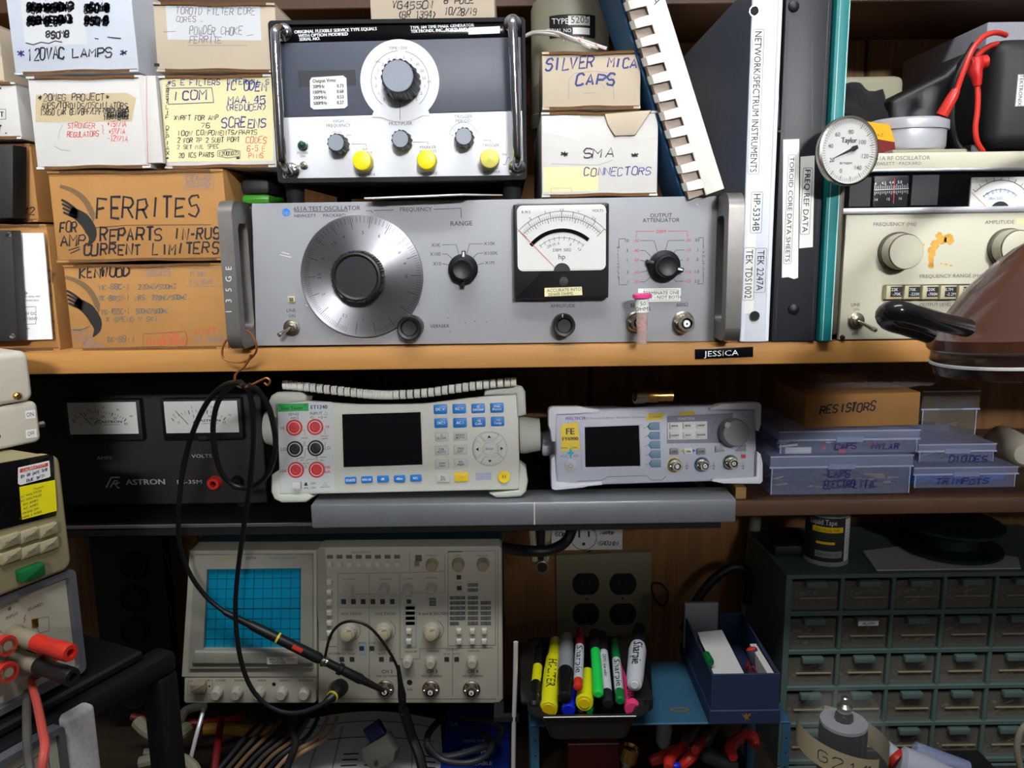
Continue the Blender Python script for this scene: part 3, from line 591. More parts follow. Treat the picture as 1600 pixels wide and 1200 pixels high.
mb = MB('label', F); mb.R(997, 450, 1064, 472, -.0006, 0); mb.use('print'); mb.L([(1006, 453), (1060, 453), (1060, 469), (1006, 469)], .6, -.0009, True); mb.T('TERMINATE ONE', 1033, 457.5, 5, y=-.0009); mb.T('PORT - NOT BOTH', 1033, 464.5, 5, y=-.0009); mb.build('label_tape', t, 'white label about terminating one port')
mb = MB('black', F); mb.R(804, 317, 952, 468, -.012, 0, .0015, 3); m_ = mb.build('meter_case', t)
mb = MB('meterface', F)
y = -.0125
a = mb.q(809, 424, y); c = mb.q(947, 319, y); ol = rrect(a[0], c[0], a[1], c[1], .0045); mb.fan(ol, y)
y = -.0129; mb.use('print')
cx, cy = 878, 424
mb.A(cx, cy, 92, 42, 138, .7, y, 40); mb.A(cx, cy, 83, 44, 136, .7, y, 40); mb.ticks(cx, cy, 83, 92, 44, 136, 8, .8, y); mb.ticks(cx, cy, 83, 87, 44, 136, 40, .5, y); mb.ticks(cx, cy, 76, 83, 44, 136, 6, .8, y); mb.ticks(cx, cy, 78, 83, 44, 136, 30, .5, y)
for i, s_ in enumerate(['0', '.5', '1', '1.5', '2', '2.5', '3']): an = rad(136 - i * 15.3); mb.T(s_, cx + 98 * math.cos(an), cy - 98 * math.sin(an) + 2, 4, y=y, rot=an - rad(90))
mb.A(cx, cy, 52, 50, 130, .6, y, 30); mb.ticks(cx, cy, 48, 54, 50, 130, 9, .6, y)
for s_, an in (('-20', 118), ('-10', 108), ('-5', 98), ('0', 72), ('+3', 52)): mb.T(s_, cx + 44 * math.cos(rad(an)), cy - 44 * math.sin(rad(an)), 4, y=y, rot=rad(an - 90))
mb.T('DBM  50Ω', 878, 390.5, 4.4, y=y); mb.T('hp', 878, 401, 8, y=y); mb.T('R M S', 822, 331.5, 4, y=y); mb.T('VOLTS', 934, 329, 4, y=y)
mb.use('blackgloss').A(cx, cy, 63, 49, 140, 6, y - .0001, 40); mb.use('black')
a = mb.q(cx, cy, y); k = F.px(cx, cy, y); mb.fan([(a[0] + 13 * k * math.cos(rad(i * 10)), a[1] + 13 * k * math.sin(rad(i * 10))) for i in range(19)], y - .0003)
mb.build('meter_scale', m_, 'white meter scale')
mb = MB('redline', F); mb.L([(811, 360), (867, 418)], .9, -.0136); mb.build('needle', m_, 'thin red needle')
mb = MB('glass', F); mb.X = MYZ; zt = F.q(878, 317, -.012)[1]; z0 = F.q(878, 424, -.012)[1]; xa, xb = F.q(808, 400, -.012)[0], F.q(948, 400, -.012)[0]
up = [(-.0122, z0), (-.0145, z0 + .002), (-.0145, zt - .008), (-.0138, zt - .004), (-.0118, zt - .0008), (-.009, zt + .0004)]
mb.prism(up + [(yv + .0008, zv - .0004) for yv, zv in up[::-1]], xa, xb); mb.build('cover_glass', m_, 'curved clear meter cover')
mb = MB('black', F); mb.K(879, 439, [(8, -.012), (7, -.0135), (2, -.0138)], 20); mb.use('print').L([(874, 441), (884, 437)], 1.4, -.0142); mb.build('zero_screw', m_)
mb = MB('notepaper', F); mb.Q([(851, 450), (909, 448), (910, 461), (851, 463.5)], -.0126, -.012); mb.use('print').T('ACCURATE INTO', 881, 453, 4.6, y=-.0129, rot=.03); mb.T('50/600 OHMS', 876, 459.3, 4.6, y=-.0129, rot=.03); mb.build('label_tape', m_, 'cream label with two lines of print')
ZT = (F.m @ V((0, 0, F.q(760, 313)[1]))).z      # top of the oscillator case
# 50 ohm terminator in a clear vial, hung at the connector
p0 = P(1003, 459, -.022); p1 = P(1003, 538, -.022)
t = thing('vial', 'small clear vial with pink cap and 50 OHM label hanging at the oscillator connector', 'vial', at=p1)
L_ = (p0 - p1).length; k = .622 / 1250
def vp(name, m, prof, lab=None):
    mb = MB(m); mb.lathe((0, 0, 0), p0 - p1, [(r * k, L_ * h) for r, h in prof], 24); return mb.build(name, t, lab)
vp('tube', 'vialglass', [(5, .0), (7.5, .02), (8, .25), (10, .6), (10.5, .64), (10.5, .92), (9.6, .92), (9.4, .64), (7, .25), (6.5, .05), (1, .03)])
vp('label_sleeve', 'label', [(10.8, .64), (10.8, .9), (10.6, .9), (10.6, .64)])
mb = MB('print'); q = V((0, 0, 0)) + (p0 - p1) * .81; F2 = Fr(1003, 478, -.0285)
vp('cap', 'pinkcap', [(10, .9), (14.5, .92), (15, .985), (13, 1.0), (10, 1.0), (9, .97), (1, .97)], 'pink cap')
mb = MB('print'); n = 0
for s_, h in (('50', .815), ('OHMS', .715)): mb.text(s_, -.0005, (p0 - p1).z * h, .0030, y=-.0056)
mb.build('lettering', t)
mb = MB('leadred'); mb.tube(smooth([(-.001, 0, L_ * .3), (.0015, -.001, L_ * .36), (-.001, .001, L_ * .44), (.001, 0, L_ * .55)], 5), .0012, 6); mb.use('brass').tube([(0, 0, L_ * .06), (0, 0, L_ * .28)], .0022, 8); mb.build('resistor', t)
# copper wire hook
hp = [(383, 516, -.032), (392, 521, -.036), (399, 533, -.037), (401, 546, -.037), (396, 556, -.034), (385, 564, -.03), (370, 566, -.03), (352, 562, -.03), (347, 552, -.03), (350, 538, -.03), (356, 530, -.03)]
hq = [(392, 553, -.035), (389, 562, -.033), (381, 574, -.03), (373, 580, -.03), (367, 588, -.03), (368, 598, -.03), (375, 605, -.034), (386, 604, -.036), (396, 600, -.036), (408, 594, -.036), (417, 591, -.036), (422, 596, -.036), (418, 602, -.034), (413, 598, -.033)]
mb = MB('copper'); mb.tube(smooth([P(*p) for p in hp], 6), .0009, 8); mb.tube(smooth([P(*p) for p in hq], 6), .0009, 8)
solo(mb, 'copper_wire_hook', 'bent bare copper wire hook hanging from the oscillator handle holding black cable', 'hook', origin=P(375, 600, -.03))
# white card under the generator
F = Fr(645, 311, -.012, z=ZT + .0006)
mb = MB('whitecard', F); mb.add([F.inv @ p for p in (P(569, 311, -.012), P(722, 305, -.012))] + [V((.07, .05, .0045)), V((-.03, .05, .0018))], [(0, 1, 2, 3)])
o_ = mb.v[:]; mb.v = []; mb.f = []; mb.mi = []
mb.add([v for v in o_] + [v + V((0, 0, .0012)) for v in o_], [(0, 1, 2, 3)[::-1], (4, 5, 6, 7), (0, 1, 5, 4), (1, 2, 6, 5), (2, 3, 7, 6), (3, 0, 4, 7)])
solo(mb, 'white_card', 'thin white card lying on the grey oscillator under the pulse generator', 'card', F)
# ---------------------------------------------------------------- pulse generator with chrome handles
F = Fr(628, 279, .012, z=ZT + .0165)
t = thing('time_mark_generator', 'dark and white generator with chrome handles and round white dial on the grey oscillator', 'test instrument', F)
mb = MB('tekwhite', F); mb.Q([(434, 184), (816, 173), (819, 274), (438, 279)], -.0005, .004, .0005)
b = mb; y = -.0009; b.use('printgrey')
for s_, x, yy, h in (('HIGH', 529, 189, 4.6), ('FREQUENCY', 529, 196, 4.6), ('MULTIPLIER', 626, 193, 4.8), ('TRIGGER', 724, 182, 4.8), ('PERIOD', 724, 189, 4.8), ('H.F.', 571, 233, 4), ('OUTPUT', 571, 239, 4), ('MARKER', 669, 230, 4.6), ('OUTPUT', 669, 237, 4.6), ('TRIGGER', 767, 227, 4.4), ('POWER', 473, 239, 3.4), ('ON', 473, 244, 3.4), ('AMPLITUDE', 573, 273, 3.4), ('AMPLITUDE', 670, 271, 3.4), ('AMPLITUDE', 768, 268.5, 3.4), ('10ns 5ns', 527, 206, 3), ('20ns', 545, 211, 3), ('50ns', 788, 241, 3)): b.T(s_, x, yy, h, y=y)
b.L([(549, 225), (572, 225), (572, 229)], .9, y); b.L([(645, 222), (669, 222), (669, 226)], .9, y); b.L([(755, 219), (767, 219), (767, 223)], .9, y); b.A(724, 214, 22, 10, 170, .6, y); b.L([(786, 257), (790, 257), (793, 246), (797, 246)], .9, y)
for i in range(7): an = rad(10 + i * 27); b.T('%d' % (i * 3), 724 + 18 * math.cos(an), 214 - 18 * math.sin(an), 2.8, y=y)
b.build('lower_panel', t)
mb = MB('tekgrey', F); mb.Q([(432, 67.6), (814, 57.6), (816, 172.6), (434, 183.6)], -.0005, .004, .0005); mb.use('graphite')
mb.Qf([(466, 111), (555, 109), (557, 134), (467, 137)], -.0008); mb.use('printgrey').L([(470, 137), (557, 134)], .6, -.001); mb.L([(472, 158), (557, 156), (558, 177)], .6, -.001); mb.build('upper_panel', t)
mb = MB('blackgloss', F); mb.Q([(433, 42), (814, 33), (815, 57), (433, 67)], -.001, .004, .0006); mb.use('white')
for s_, x, yy, h in (('ORIGINAL FLEXIBLE SERVICE TYPE EQUALS', 460, 51, 4.6), ('WITH OPTION MODIFIED', 466, 57, 4.6), ('SERIAL NO.', 468, 62.5, 4.4), ('TYPE 184 TIME MARK GENERATOR', 641, 44, 4.4), ('TEKTRONIX, INC., PORTLAND', 642, 50, 4.4)): mb.T(s_, x, yy - 1, h, 'l', y=-.0013, rot=.026, bold=.35)
mb.Qf([(732, 43), (781, 41), (781, 52), (732, 54)], -.0013); mb.build('title_strip', t)
mb = MB('tekwhite', F); mb.K(625, 127, [(61.5, -.0006), (61.5, -.0014), (1, -.0014)], 72); mb.Q([(585, 172), (668, 170), (672, 180), (580, 183)], -.00125, -.0004)
y = -.0018; mb.use('printgrey'); mb.T('TIME / DIV', 622, 75, 4.4, y=y); mb.A(625, 127, 45, -50, 78, .7, y, 40); mb.A(625, 127, 45, 92, 230, .7, y, 40); mb.L([(625, 150), (625, 187)], .9, y)
for i, s_ in enumerate('.5 .2 .1 50 20 10 5 2 1 .5 .2 .1 5 2 1 .5'.split()): an = rad(-48 + i * 18.4); mb.T(s_, 625 + 38 * math.cos(an), 127 - 38 * math.sin(an), 4, y=y)
mb.T('μS', 671, 127, 4, y=y); mb.T('mS', 590, 96, 4, y=y); mb.build('dial_plate', t, 'round white dial plate')
mb = MB('black', F); mb.K(629, 130, [(28, -.0015), (29, -.006), (27, -.012), (25, -.026), (23.5, -.027)], 96, .035, 18); mb.use('knobgrey').K(629, 130, [(23, -.027), (22.3, -.0278), (1, -.0278)], 40); mb.build('time_knob', t, 'black fluted knob with grey cap')
for x, yy in ((532, 227), (630, 221.5), (726.5, 217.5)):
    mb = MB('black', F); mb.K(x, yy, [(14.5, -.001), (15, -.004), (13.6, -.016), (12.5, -.017)], 60, .05, 12); mb.use('knobgrey').K(x, yy, [(12, -.017), (11.6, -.0176), (1, -.0176)], 30); mb.build('small_knob', t)
for x, yy, m in ((571, 254, 'yellowcap'), (669.5, 252.5, 'yellowcap'), (766, 250.5, 'yellowpale')):
    mb = MB('nickel', F); mb.K(x, yy, [(10, 0), (10, -.006), (2, -.006)], 20); mb.use(m).K(x, yy, [(14, -.004), (14.8, -.006), (14.8, -.015), (14, -.0165), (12, -.017), (1, -.0165 if m == 'yellowcap' else -.0185)], 36); mb.build('connector_cap', t, 'yellow dust cap' if m == 'yellowcap' else 'paler yellow domed cap')
mb = MB('nickel', F); mb.K(474, 228, [(8, -.0005), (8, -.002), (6.5, -.0025)], 24); mb.use('greenlamp').K(474, 228, [(6.3, -.002), (5.5, -.0045), (3, -.006), (.5, -.0065)], 20); mb.build('pilot_lamp', t, 'dark green pilot lamp')
toggle(F, t, 475.5, 259, 6.5, (-.25, -1, -.2), .012)
mb = MB('label', F); mb.Q([(487, 121), (536, 118), (541, 122), (543, 165), (538, 169), (490, 171), (485, 167), (484, 126)], -.0014, -.0006); mb.use('print')
for i, (l, r_) in enumerate((('20MHz', '0.73'), ('100MHz', '0.68'), ('200MHz', '0.53'), ('500MHz', '0.27'))): mb.T(l, 489 + i * .3, 135.5 + i * 8.7, 5, 'l', y=-.0017, sx=.85, rot=.03, bold=.2); mb.T(r_, 536.5 + i * .2, 133.8 + i * 8.7, 5, 'r', y=-.0017, sx=.85, rot=.03, bold=.2)
mb.T('Output Vrms', 488.5, 126.6, 5.4, 'l', y=-.0017, sx=.85, rot=.03, bold=.2); mb.build('voltage_sticker', t, 'white rounded sticker listing output voltages')
a = F.q(620, 31); c = F.q(819, 279); Ht = a[1]
mb = MB('blackmatte', F); mb.box(F.q(428, 160)[0], F.q(821, 160)[0], .004, .25, 0, Ht, .002, 2); mb.ring(rrect(F.q(428, 160)[0], F.q(822, 160)[0], -.0005, Ht, .003), rrect(F.q(435, 160)[0], F.q(816.5, 160)[0], .003, Ht - .003, .002), -.003, .0045); mb.build('case', t)
for x in (450, 800):
    for yv in (.02, .22): mb = MB('blackmatte', F); q = F.q(x, 279); mb.lathe((q[0], yv, 0), (0, 0, -1), [(.008, 0), (.007, .0158)], 16); mb.build('rubber_foot', t)
for xt, xb in ((441, 456), (801, 808)):
    mb = MB('chrome', F); q0 = F.q(xt + (3 if xt < 600 else 0), 52 if xt < 600 else 38); q1 = F.q(xb, 268 if xt < 600 else 262)
    pts = [(q0[0], 0, q0[1]), (q0[0], -.012, q0[1]), (q0[0], -.022, q0[1] - .004), (q0[0], -.026, q0[1] - .014), (q1[0], -.026, q1[1] + .014), (q1[0], -.022, q1[1] + .004), (q1[0], -.012, q1[1]), (q1[0], 0, q1[1])]
    mb.tube(smooth(pts, 6), .0036, 14)
    for q in (q0, q1): mb.lathe((q[0], 0, q[1]), (0, -1, 0), [(.0068, 0), (.0068, .003), (.005, .0045), (.0036, .005)], 20)
    mb.build('chrome_handle', t)
zg = (F.m @ V((0, 0, Ht))).z
mb = MB('creamcard'); 
def a_yg(b, F): b.use('ink').H('YG455CN', 612, 14, 11, 66, 1.4); b.H('8 POLE', 694, 6, 9, 48, 1.2); b.H('(BR 1394)', 622, 29, 10, 60, 1.2); b.H('10/28/19', 694, 24, 11, 52, 1.2)
carton('carton', 'cream carton with faint handwriting on top of the generator with chrome handles', 578, -45, 773, 42, .05, .15, 'creamcard', a_yg, zb=zg + .0015)
# ---------------------------------------------------------------- cartons, motor and books beside it
t = carton('carton', 'taped white carton marked SMA under the silver mica carton', 846, 176, 1028, 305, .01, .2, 'whitecard', a_sma, zb=ZT + .002, art_parts=p_sma)
zs = Fr(937, 174, .01).O.z
t = carton('carton', 'cream carton with blue handwriting SILVER MICA CAPS', 847, 82, 1001, 168, .012, .066, 'creamcard', a_mica, zb=zs + .002)
zq = Fr(937, 80, .012).O.z
# ---------------------------------------------------------------- motor behind the cartons
F = Fr(895, 100, .085, z=zs + .0005)
t = thing('electric_motor', 'round grey motor with a black data plate behind the silver mica carton', 'motor', F)
r = 63 * F.px(895, 100) ; top = F.q(895, -12)[1]; cyv = r
mb = MB('motorgrey', F); mb.lathe((0, cyv, 0), (0, 0, 1), [(r * 1.03, 0), (r * 1.03, .012), (r, .013), (r, top - .006), (r * .95, top), (r * .3, top + .002)], 48); mb.build('housing', t)
mb = MB('black', F); yf = -.0004
zt_, zb_ = F.q(895, 22)[1], F.q(895, 58)[1]; hw = 36 * F.px(895, 40)
n = 12; vs = []
for i in range(n + 1):
    x = -hw + 2 * hw * i / n; yy = cyv - math.sqrt(r * r - x * x) - .0004; vs += [(x, yy, zb_), (x, yy, zt_)]
mb.add(vs, [(2 * i, 2 * i + 2, 2 * i + 3, 2 * i + 1) for i in range(n)])
def arcmark(x0, x1, z0, z1):
    v = []
    for i in range(5):
        x = x0 + (x1 - x0) * i / 4; v += [(x, cyv - math.sqrt(r * r - x * x) - .0008, z0), (x, cyv - math.sqrt(r * r - x * x) - .0008, z1)]
    mb.add(v, [(2 * i, 2 * i + 2, 2 * i + 3, 2 * i + 1) for i in range(4)])
mb.use('label'); arcmark(-.004, hw * .75, zt_ - .009, zt_ - .0015); arcmark(0, hw * .75, zt_ - .0165, zt_ - .011)
mb.text('TYPE', -.011, zt_ - .006, .0045, y=-.0016); mb.text('SERIAL NO', -.012, zt_ - .0135, .003, y=-.0014); mb.text('MOTOR', .001, zt_ - .0205, .0035, y=-.0012)
mb.use('print').text('5205', .006, zt_ - .005, .0055, y=-.0018)
mb.build('data_plate', t, 'black data plate with white fields')
zw = PZ
for k, pts in enumerate((((822, 55, .10), (835, 50, .09), (865, 50, .06), (890, 58, .03), (915, 68, .022), (935, 75, .02)), ((822, 57, .10), (838, 52, .085), (868, 55, .055), (900, 65, .03), (922, 74, .018)), ((872, 56, .05), (905, 62, .035), (930, 70, .02), (948, 76, .018)))):
    mb = MB('wirewhite'); w_ = smooth([P(*p) for p in pts], 6); mb.tube(w_, .0013, 6)
    mb.use('redink')
    for j in range(3, len(w_) - 3, 9): mb.tube([w_[j] + V((0, -.0007, .0004)), w_[j + 1] + V((0, -.0009, -.0002))], .0006, 6)
    mb.v = [t.matrix_world.inverted() @ v for v in mb.v]; mb.build('wire', t, 'white wire with red tracer')
# ---------------------------------------------------------------- comb bound book leaning
pb = P(1118, 292, .0); pt = P(1027, 2, .0); lean = math.atan2(pt.x - pb.x, pt.z - pb.z)
F = Fr(1116, 293, .0, roll=lean * -1 if False else -lean, z=ZT + .0035); F.R = M.Rotation(lean, 3, 'Y'); F.m = M.Translation(F.O) @ F.R.to_4x4(); F.inv = F.m.inverted()
t = thing('comb_bound_book', 'blue covered book with white plastic comb spine leaning beside the silver mica carton', 'book', F)
k = F.px(1116, 293); Lb = .28; wS = 15 * k
mb = MB('combwhite', F)
prof = []
mb.prism([(-wS, .0), (wS, .0), (wS, Lb), (-wS, Lb)], -.0035, -.002, .0006)
mb.use('ink')
for i, ch in enumerate('247A'): mb.text(ch, .001, Lb * .535 + (3 - i) * .0063, .0052, y=-.0037, rot=rad(-90))
mb.build('comb_spine', t, 'white plastic comb spine')
pitch = .0143; nR = int(Lb / pitch)
mb = MB('combwhite', F)
for i in range(nR):
    z = .006 + i * pitch; pts = []
    for j in range(9):
        a = rad(200 - j * 26); pts.append((-wS - .006 + .0085 * math.cos(a) * 1.0, .003 + .0072 * math.sin(a - rad(90)) , z))
    pr = [(-wS + .001, -.0034), (-wS - .006, -.0034), (-wS - .0115, -.0015), (-wS - .014, .003), (-wS - .0135, .008)]
    vs = []
    for u, (x, yv) in enumerate(pr): vs += [(x, yv, z + .001 * u), (x, yv, z + .0075 + .0006 * u)]
    vs2 = [(x, yv + .0008, zz) for x, yv, zz in vs]; m_ = len(vs)
    fs = [(2 * u, 2 * u + 2, 2 * u + 3, 2 * u + 1) for u in range(len(pr) - 1)]
    mb.add(vs + vs2, fs + [tuple(q_ + m_ for q_ in f[::-1]) for f in fs])
mb.build('comb_rings', t)
mb = MB('pageedge', F); mb.box(-wS - .0125, wS - .002, .0005, .075, .0015, Lb - .001, 0); mb.build('pages', t, 'page block')
mb = MB('coverblue', F); mb.box(-wS - .0155, -wS - .0135, .0095, .085, .0005, Lb + .002, .0004, 1); mb.build('front_cover', t, 'blue cover')
mb = MB('coverblue', F); mb.box(wS - .0015, wS + .0003, .0, .085, .0005, Lb + .002, .0004, 1); mb.build('back_cover', t)
# ---------------------------------------------------------------- binders
Fb = Fr(1178, 541, -.002, z=ZS + .0005); F = Fb
HB = F.q(1178, -30)[1]
t = thing('ring_binder', 'white binder with printed spine labels standing against the grey oscillator', 'binder', F)
xa, xb = F.q(1157, 540)[0], F.q(1199, 540)[0]; k = F.px(1178, 300)
def binder(t, m, xa, xb, side):
    mb = MB(m, F); mb.box(xa, xb, 0, .0022, 0, HB, .0009, 2); mb.build('spine', t)
    for x in (xa, xb):
        mb = MB(side, F); mb.box(x - .001 if x == xb else x, x if x == xb else x + .001, .0024, .262, 0, HB, .0004, 1); mb.build('cover', t)
    mb = MB('paper', F); mb.box(xa + .0028, xb - .0028, .03, .25, .006, HB - .012); mb.build('pages', t)
binder(t, 'bindwhite', xa, xb, 'bindshade')  # white covers coloured grey: their shade is put into the material
mb = MB('bindwhite', F); mb.box(xa - .0006, xa + .0028, -.0008, .002, .0005, HB, .0006, 1); mb.box(xb - .0028, xb + .0006, -.0008, .002, .0005, HB, .0006, 1); mb.build('clear_sleeve_edge', t)
def vtext(mb, s, px, y0, y1, y, bold=0, frame=True, pad=3, hpx=10.5):
    """print running down the spine between two pixel rows"""
    a = F.q(px, y0, y); c = F.q(px, y1, y); x = (a[0] + c[0]) / 2; L_ = a[1] - c[1]; vs, _ = glyphs(s); wd = (max(v.x for v in vs) - min(v.x for v in vs)) / CAPH; h = hpx * F.px(px, y0, y)
    mb.use('print').text(s, x, (a[1] + c[1]) / 2, h, y=y, sx=(L_ - 2 * pad * F.px(px, y0)) / (wd * h), rot=rad(-90), bold=bold)
    if frame: e_ = h * .85; mb.use('printgrey').line(rrect(x - e_, x + e_, c[1], a[1], .0012, 3), .0003, y, True)
mb = MB('label', F); mb.R(1161, -30, 1197, 490, -.0006, 0); vtext(mb, 'NETWORK/SPECTRUM INSTRUMENTS', 1181, 46, 272, -.0009); vtext(mb, 'HP-5334B', 1182, 300, 364, -.0009); vtext(mb, 'TEK 2247A', 1188, 388, 457, -.0009); vtext(mb, 'TEK TDS1002', 1170, 387, 469, -.0009); mb.build('spine_label', t, 'white paper label strip')
for yy in (17, 494):
    mb = MB('blackmatte', F); mb.C(1179, yy, 7, -.0011); mb.use('nickel').A(1179, yy, 7.6, 0, 360, 1.2, -.0012); mb.build('finger_hole', t)
F = Fr(1238, 540, -.002, z=ZS + .0005)
t = thing('ring_binder', 'black binder with two stuck label strips between white and teal binders', 'binder', F)
xa, xb = F.q(1205, 540)[0], F.q(1273, 540)[0]; binder(t, 'bindblack', xa, xb, 'bindblack')
mb = MB('bindblack', F)
for x in (xa + .003, xb - .003): mb.line([(x, 0.001), (x, HB)], .0006, -.0002)
mb.use('printgrey').L([(1217, 95), (1217, 200)], .7, -.0004); mb.L([(1269, 66), (1269, 200)], .7, -.0004); mb.use('black').L([(1214, 205), (1224, 205)], 3, -.0004); mb.L([(1260, 203), (1272, 203)], 3, -.0004); mb.build('spine_pocket', t)
mb = MB('label', F); mb.Q([(1224, 218), (1249, 217), (1247, 434), (1241, 436), (1232, 433), (1222, 434)], -.0008, 0); vtext(mb, 'TOROID CORE DATA SHEETS', 1234, 242, 412, -.0011, hpx=7); mb.build('spine_label', t)
mb = MB('label', F); mb.Q([(1251, 245), (1273, 243), (1270, 386), (1249, 388)], -.0008, 0); vtext(mb, 'FREQ REF DATA', 1260, 262, 366, -.0011, hpx=8.5); mb.build('spine_label', t)
for yy in (10, 483):
    mb = MB('black', F); mb.K(1240, yy, [(9, 0), (8, -.0014), (5, -.0022), (1, -.0025)], 24); mb.build('rivet', t)
F = Fr(1294, 540, -.006, z=ZS + .0005)
t = thing('folder', 'teal cloth spined folder next to the black binder', 'folder', F)
xa, xb = F.q(1279, 540)[0], F.q(1299, 540)[0]
mb = MB('teal', F); mb.box(xa, xb, 0, .25, 0, HB, .0015, 2); mb.use('tealedge').line([(xa + .0028, .001), (xa + .0028, HB)], .0005, -.0002); mb.line([(xb - .0006, .001), (xb - .0006, HB)], .0009, -.0002); mb.build('cover', t)
mb = MB('paper', F); mb.box(xb + .0002, xb + .001, .004, .24, .002, HB - .002); mb.build('pages', t)
# ---------------------------------------------------------------- beige oscillator at the end
F = Fr(1460, 531, .0, z=ZS + .006)
t = thing('signal_oscillator', 'beige oscillator with black dial window and an orange glue stain on its panel', 'test instrument', F)
XR = F.q(1860, 500)[0]; k = F.px(1460, 430)
xl = F.q(1311, 430)[0]
mb = MB('rfcream', F)
def band(y0, y1, ya, yb, m, nm, b=.0006, xl_=1311):
    mb = MB(m, F); a = F.q(xl_, y1, ya); c = F.q(xl_, y0, ya); mb.prism(rrect(a[0], XR, a[1], c[1], .0), ya, yb, b); return mb
b = band(335, 531, 0, .005, 'rfcream', '')
b.use('printgrey'); b.T('FREQUENCY (Hz)', 1398, 350, 5.4, sx=1.1); b.T('AMPLITUDE', 1562, 347, 5.4, sx=1.1); b.T('FREQUENCY RANGE (Hz)', 1486, 431, 5.4, sx=1.1); b.T('LINE', 1337, 476, 5); b.T('ON', 1338, 483.5, 4); b.T('OFF', 1336, 521, 4); b.T('OUTPUT LEVEL', 1462, 476, 5); b.use('stain')
import random as _r
_r.seed(3)
def blot(px, py, rx, ry, y=-.0003):
    pts = []
    for i in range(16):
        an = 2 * math.pi * i / 16; w_ = _r.uniform(.72, 1.15); pts.append(F.q(px + rx * w_ * math.cos(an), py + ry * w_ * math.sin(an), y))
    c = F.q(px, py, y); b.add([(c[0], y, c[1])] + [(x, y, z) for x, z in pts], [(0, 1 + (i + 1) % 16, 1 + i) for i in range(16)])
for p in ((1483, 374, 9, 9), (1470, 375, 9, 7), (1461, 382, 7, 8), (1456, 394, 6, 9), (1455, 406, 5, 10), (1454, 416, 5, 4), (1468, 366, 4, 4), (1444, 382, 1.5, 2), (1478, 413, 3, 2), (1486, 415, 2.5, 1.6), (1471, 412, 2, 1.4), (1464, 369, 3, 3)): blot(*p, y=-.0003 - p[2] * 1e-6)
b.use('notepaper').Rf(1588, 340, 1640, 350); b.build('front_panel', t)
b = band(325.5, 335, -.003, .005, 'alu', '', .001); b.build('trim_strip', t)
b = band(269, 325.5, .004, .008, 'blackgloss', '', 0); b.build('dial_window', t)
for q in ((1326, 277, 1362, 323), (1423, 273, 1468, 321)): b = MB('windowdark', F); b.R(*q, .0034, .004); b.build('window_blank', t)
b = MB('black', F); y = .0025; b.R(1363, 274, 1421, 323, y, .004, .0006, 3); b.use('white'); b.L([(1366, 297), (1420, 294.5)], .8, y - .0003)
for i in range(19):
    x = 1367 + i * 2.85; b.L([(x, 296 - i * .12), (x, (291 if i % 3 else 289) - i * .12)], .6, y - .0003); b.L([(x, 299.5 - i * .12), (x, (303 if i % 3 else 305) - i * .12)], .6, y - .0003)
for s_, x, yy in (('4', 1368, 287), ('4.2', 1381, 286), ('4.4', 1393, 285), ('5.0', 1406, 284.5), ('14', 1369, 312), ('15', 1388, 311), ('16', 1407, 310)): b.T(s_, x, yy, 4, y=y - .0003)
b.use('redline').L([(1398, 279), (1396, 318)], 1.2, y - .0006); b.build('frequency_scale', t)
b = MB('meterface', F); y = .0025; b.R(1515, 276, 1610, 323.5, y, .004); y -= .0003; b.use('print'); cx, cy = 1560, 335
b.A(cx, cy, 52, 42, 138, .9, y); b.ticks(cx, cy, 52, 58, 42, 138, 8, .7, y); b.use('meterblue').A(cx, cy, 38, 48, 132, .9, y); b.ticks(cx, cy, 34, 40, 48, 132, 8, .6, y); b.T('dBm 50Ω', 1556, 310, 4, y=y)
for i, s_ in enumerate('0 2 5 7 9'.split()): b.T(s_, 1541 + i * 11, 303 - (2 - abs(i - 2)) * 2, 3.4, y=y)
b.use('print').T('Vrms', 1522, 279, 3.4, y=y); b.use('black').C(1562, 331, 16, y - .0002); b.build('meter_face', t)
b = MB('redline', F); b.L([(1518, 301), (1541, 323)], .8, .0018); b.build('needle', t)
b = band(240, 265, -.002, .008, 'rfcream', '', .001); b.use('printgrey'); b.T('651A RF OSCILLATOR', 1364, 247.5, 6, 'l', y=-.0023, sx=1.05); b.T('HEWLETT · PACKARD', 1364, 256, 4.6, 'l', y=-.0023, sx=1.15); b.build('title_strip', t)
b = band(264.5, 269.5, -.004, .006, 'alu', '', .001); b.build('trim_strip', t)
Hr = F.q(1460, 240)[1]
mb = MB('rfbronze', F); mb.box(F.q(1300, 430)[0], xl - .0002, -.004, .3, -.0005, Hr - .004, .002, 2); mb.build('side_frame', t)
mb = MB('rfbronze', F); mb.box(xl, XR, .0085, .3, .0, Hr - .001, .001, 1); mb.build('case', t)
for x in (1330, 1700):
    for yv in (.02, .27): mb = MB('blackmatte', F); q = F.q(x, 531); mb.lathe((q[0], yv, .0), (0, 0, -1), [(.008, 0), (.0075, .0058)], 14); mb.build('rubber_foot', t)
for x, yy in ((1403, 391), (1574, 385)):
    b = MB('rfbronze', F); b.K(x - 2, yy + 2, [(30, 0), (30, -.004), (27, -.0042)], 44); b.use('rfcream').K(x - 2, yy + 2, [(27.5, -.004), (28, -.006), (26.8, -.0145)], 44); b.use('nickel').K(x - 2, yy + 2, [(26.8, -.0145), (26.8, -.0155), (25.6, -.0164)], 44); b.use('rfcream').K(x - 2, yy + 2, [(25.6, -.0164), (24.8, -.0166), (1, -.0166)], 44); b.build('round_knob', t, 'cream round knob with bright rim')
b = MB('black', F); b.R(1382, 443, 1560, 469, -.002, 0, .0004); b.build('key_bed', t)
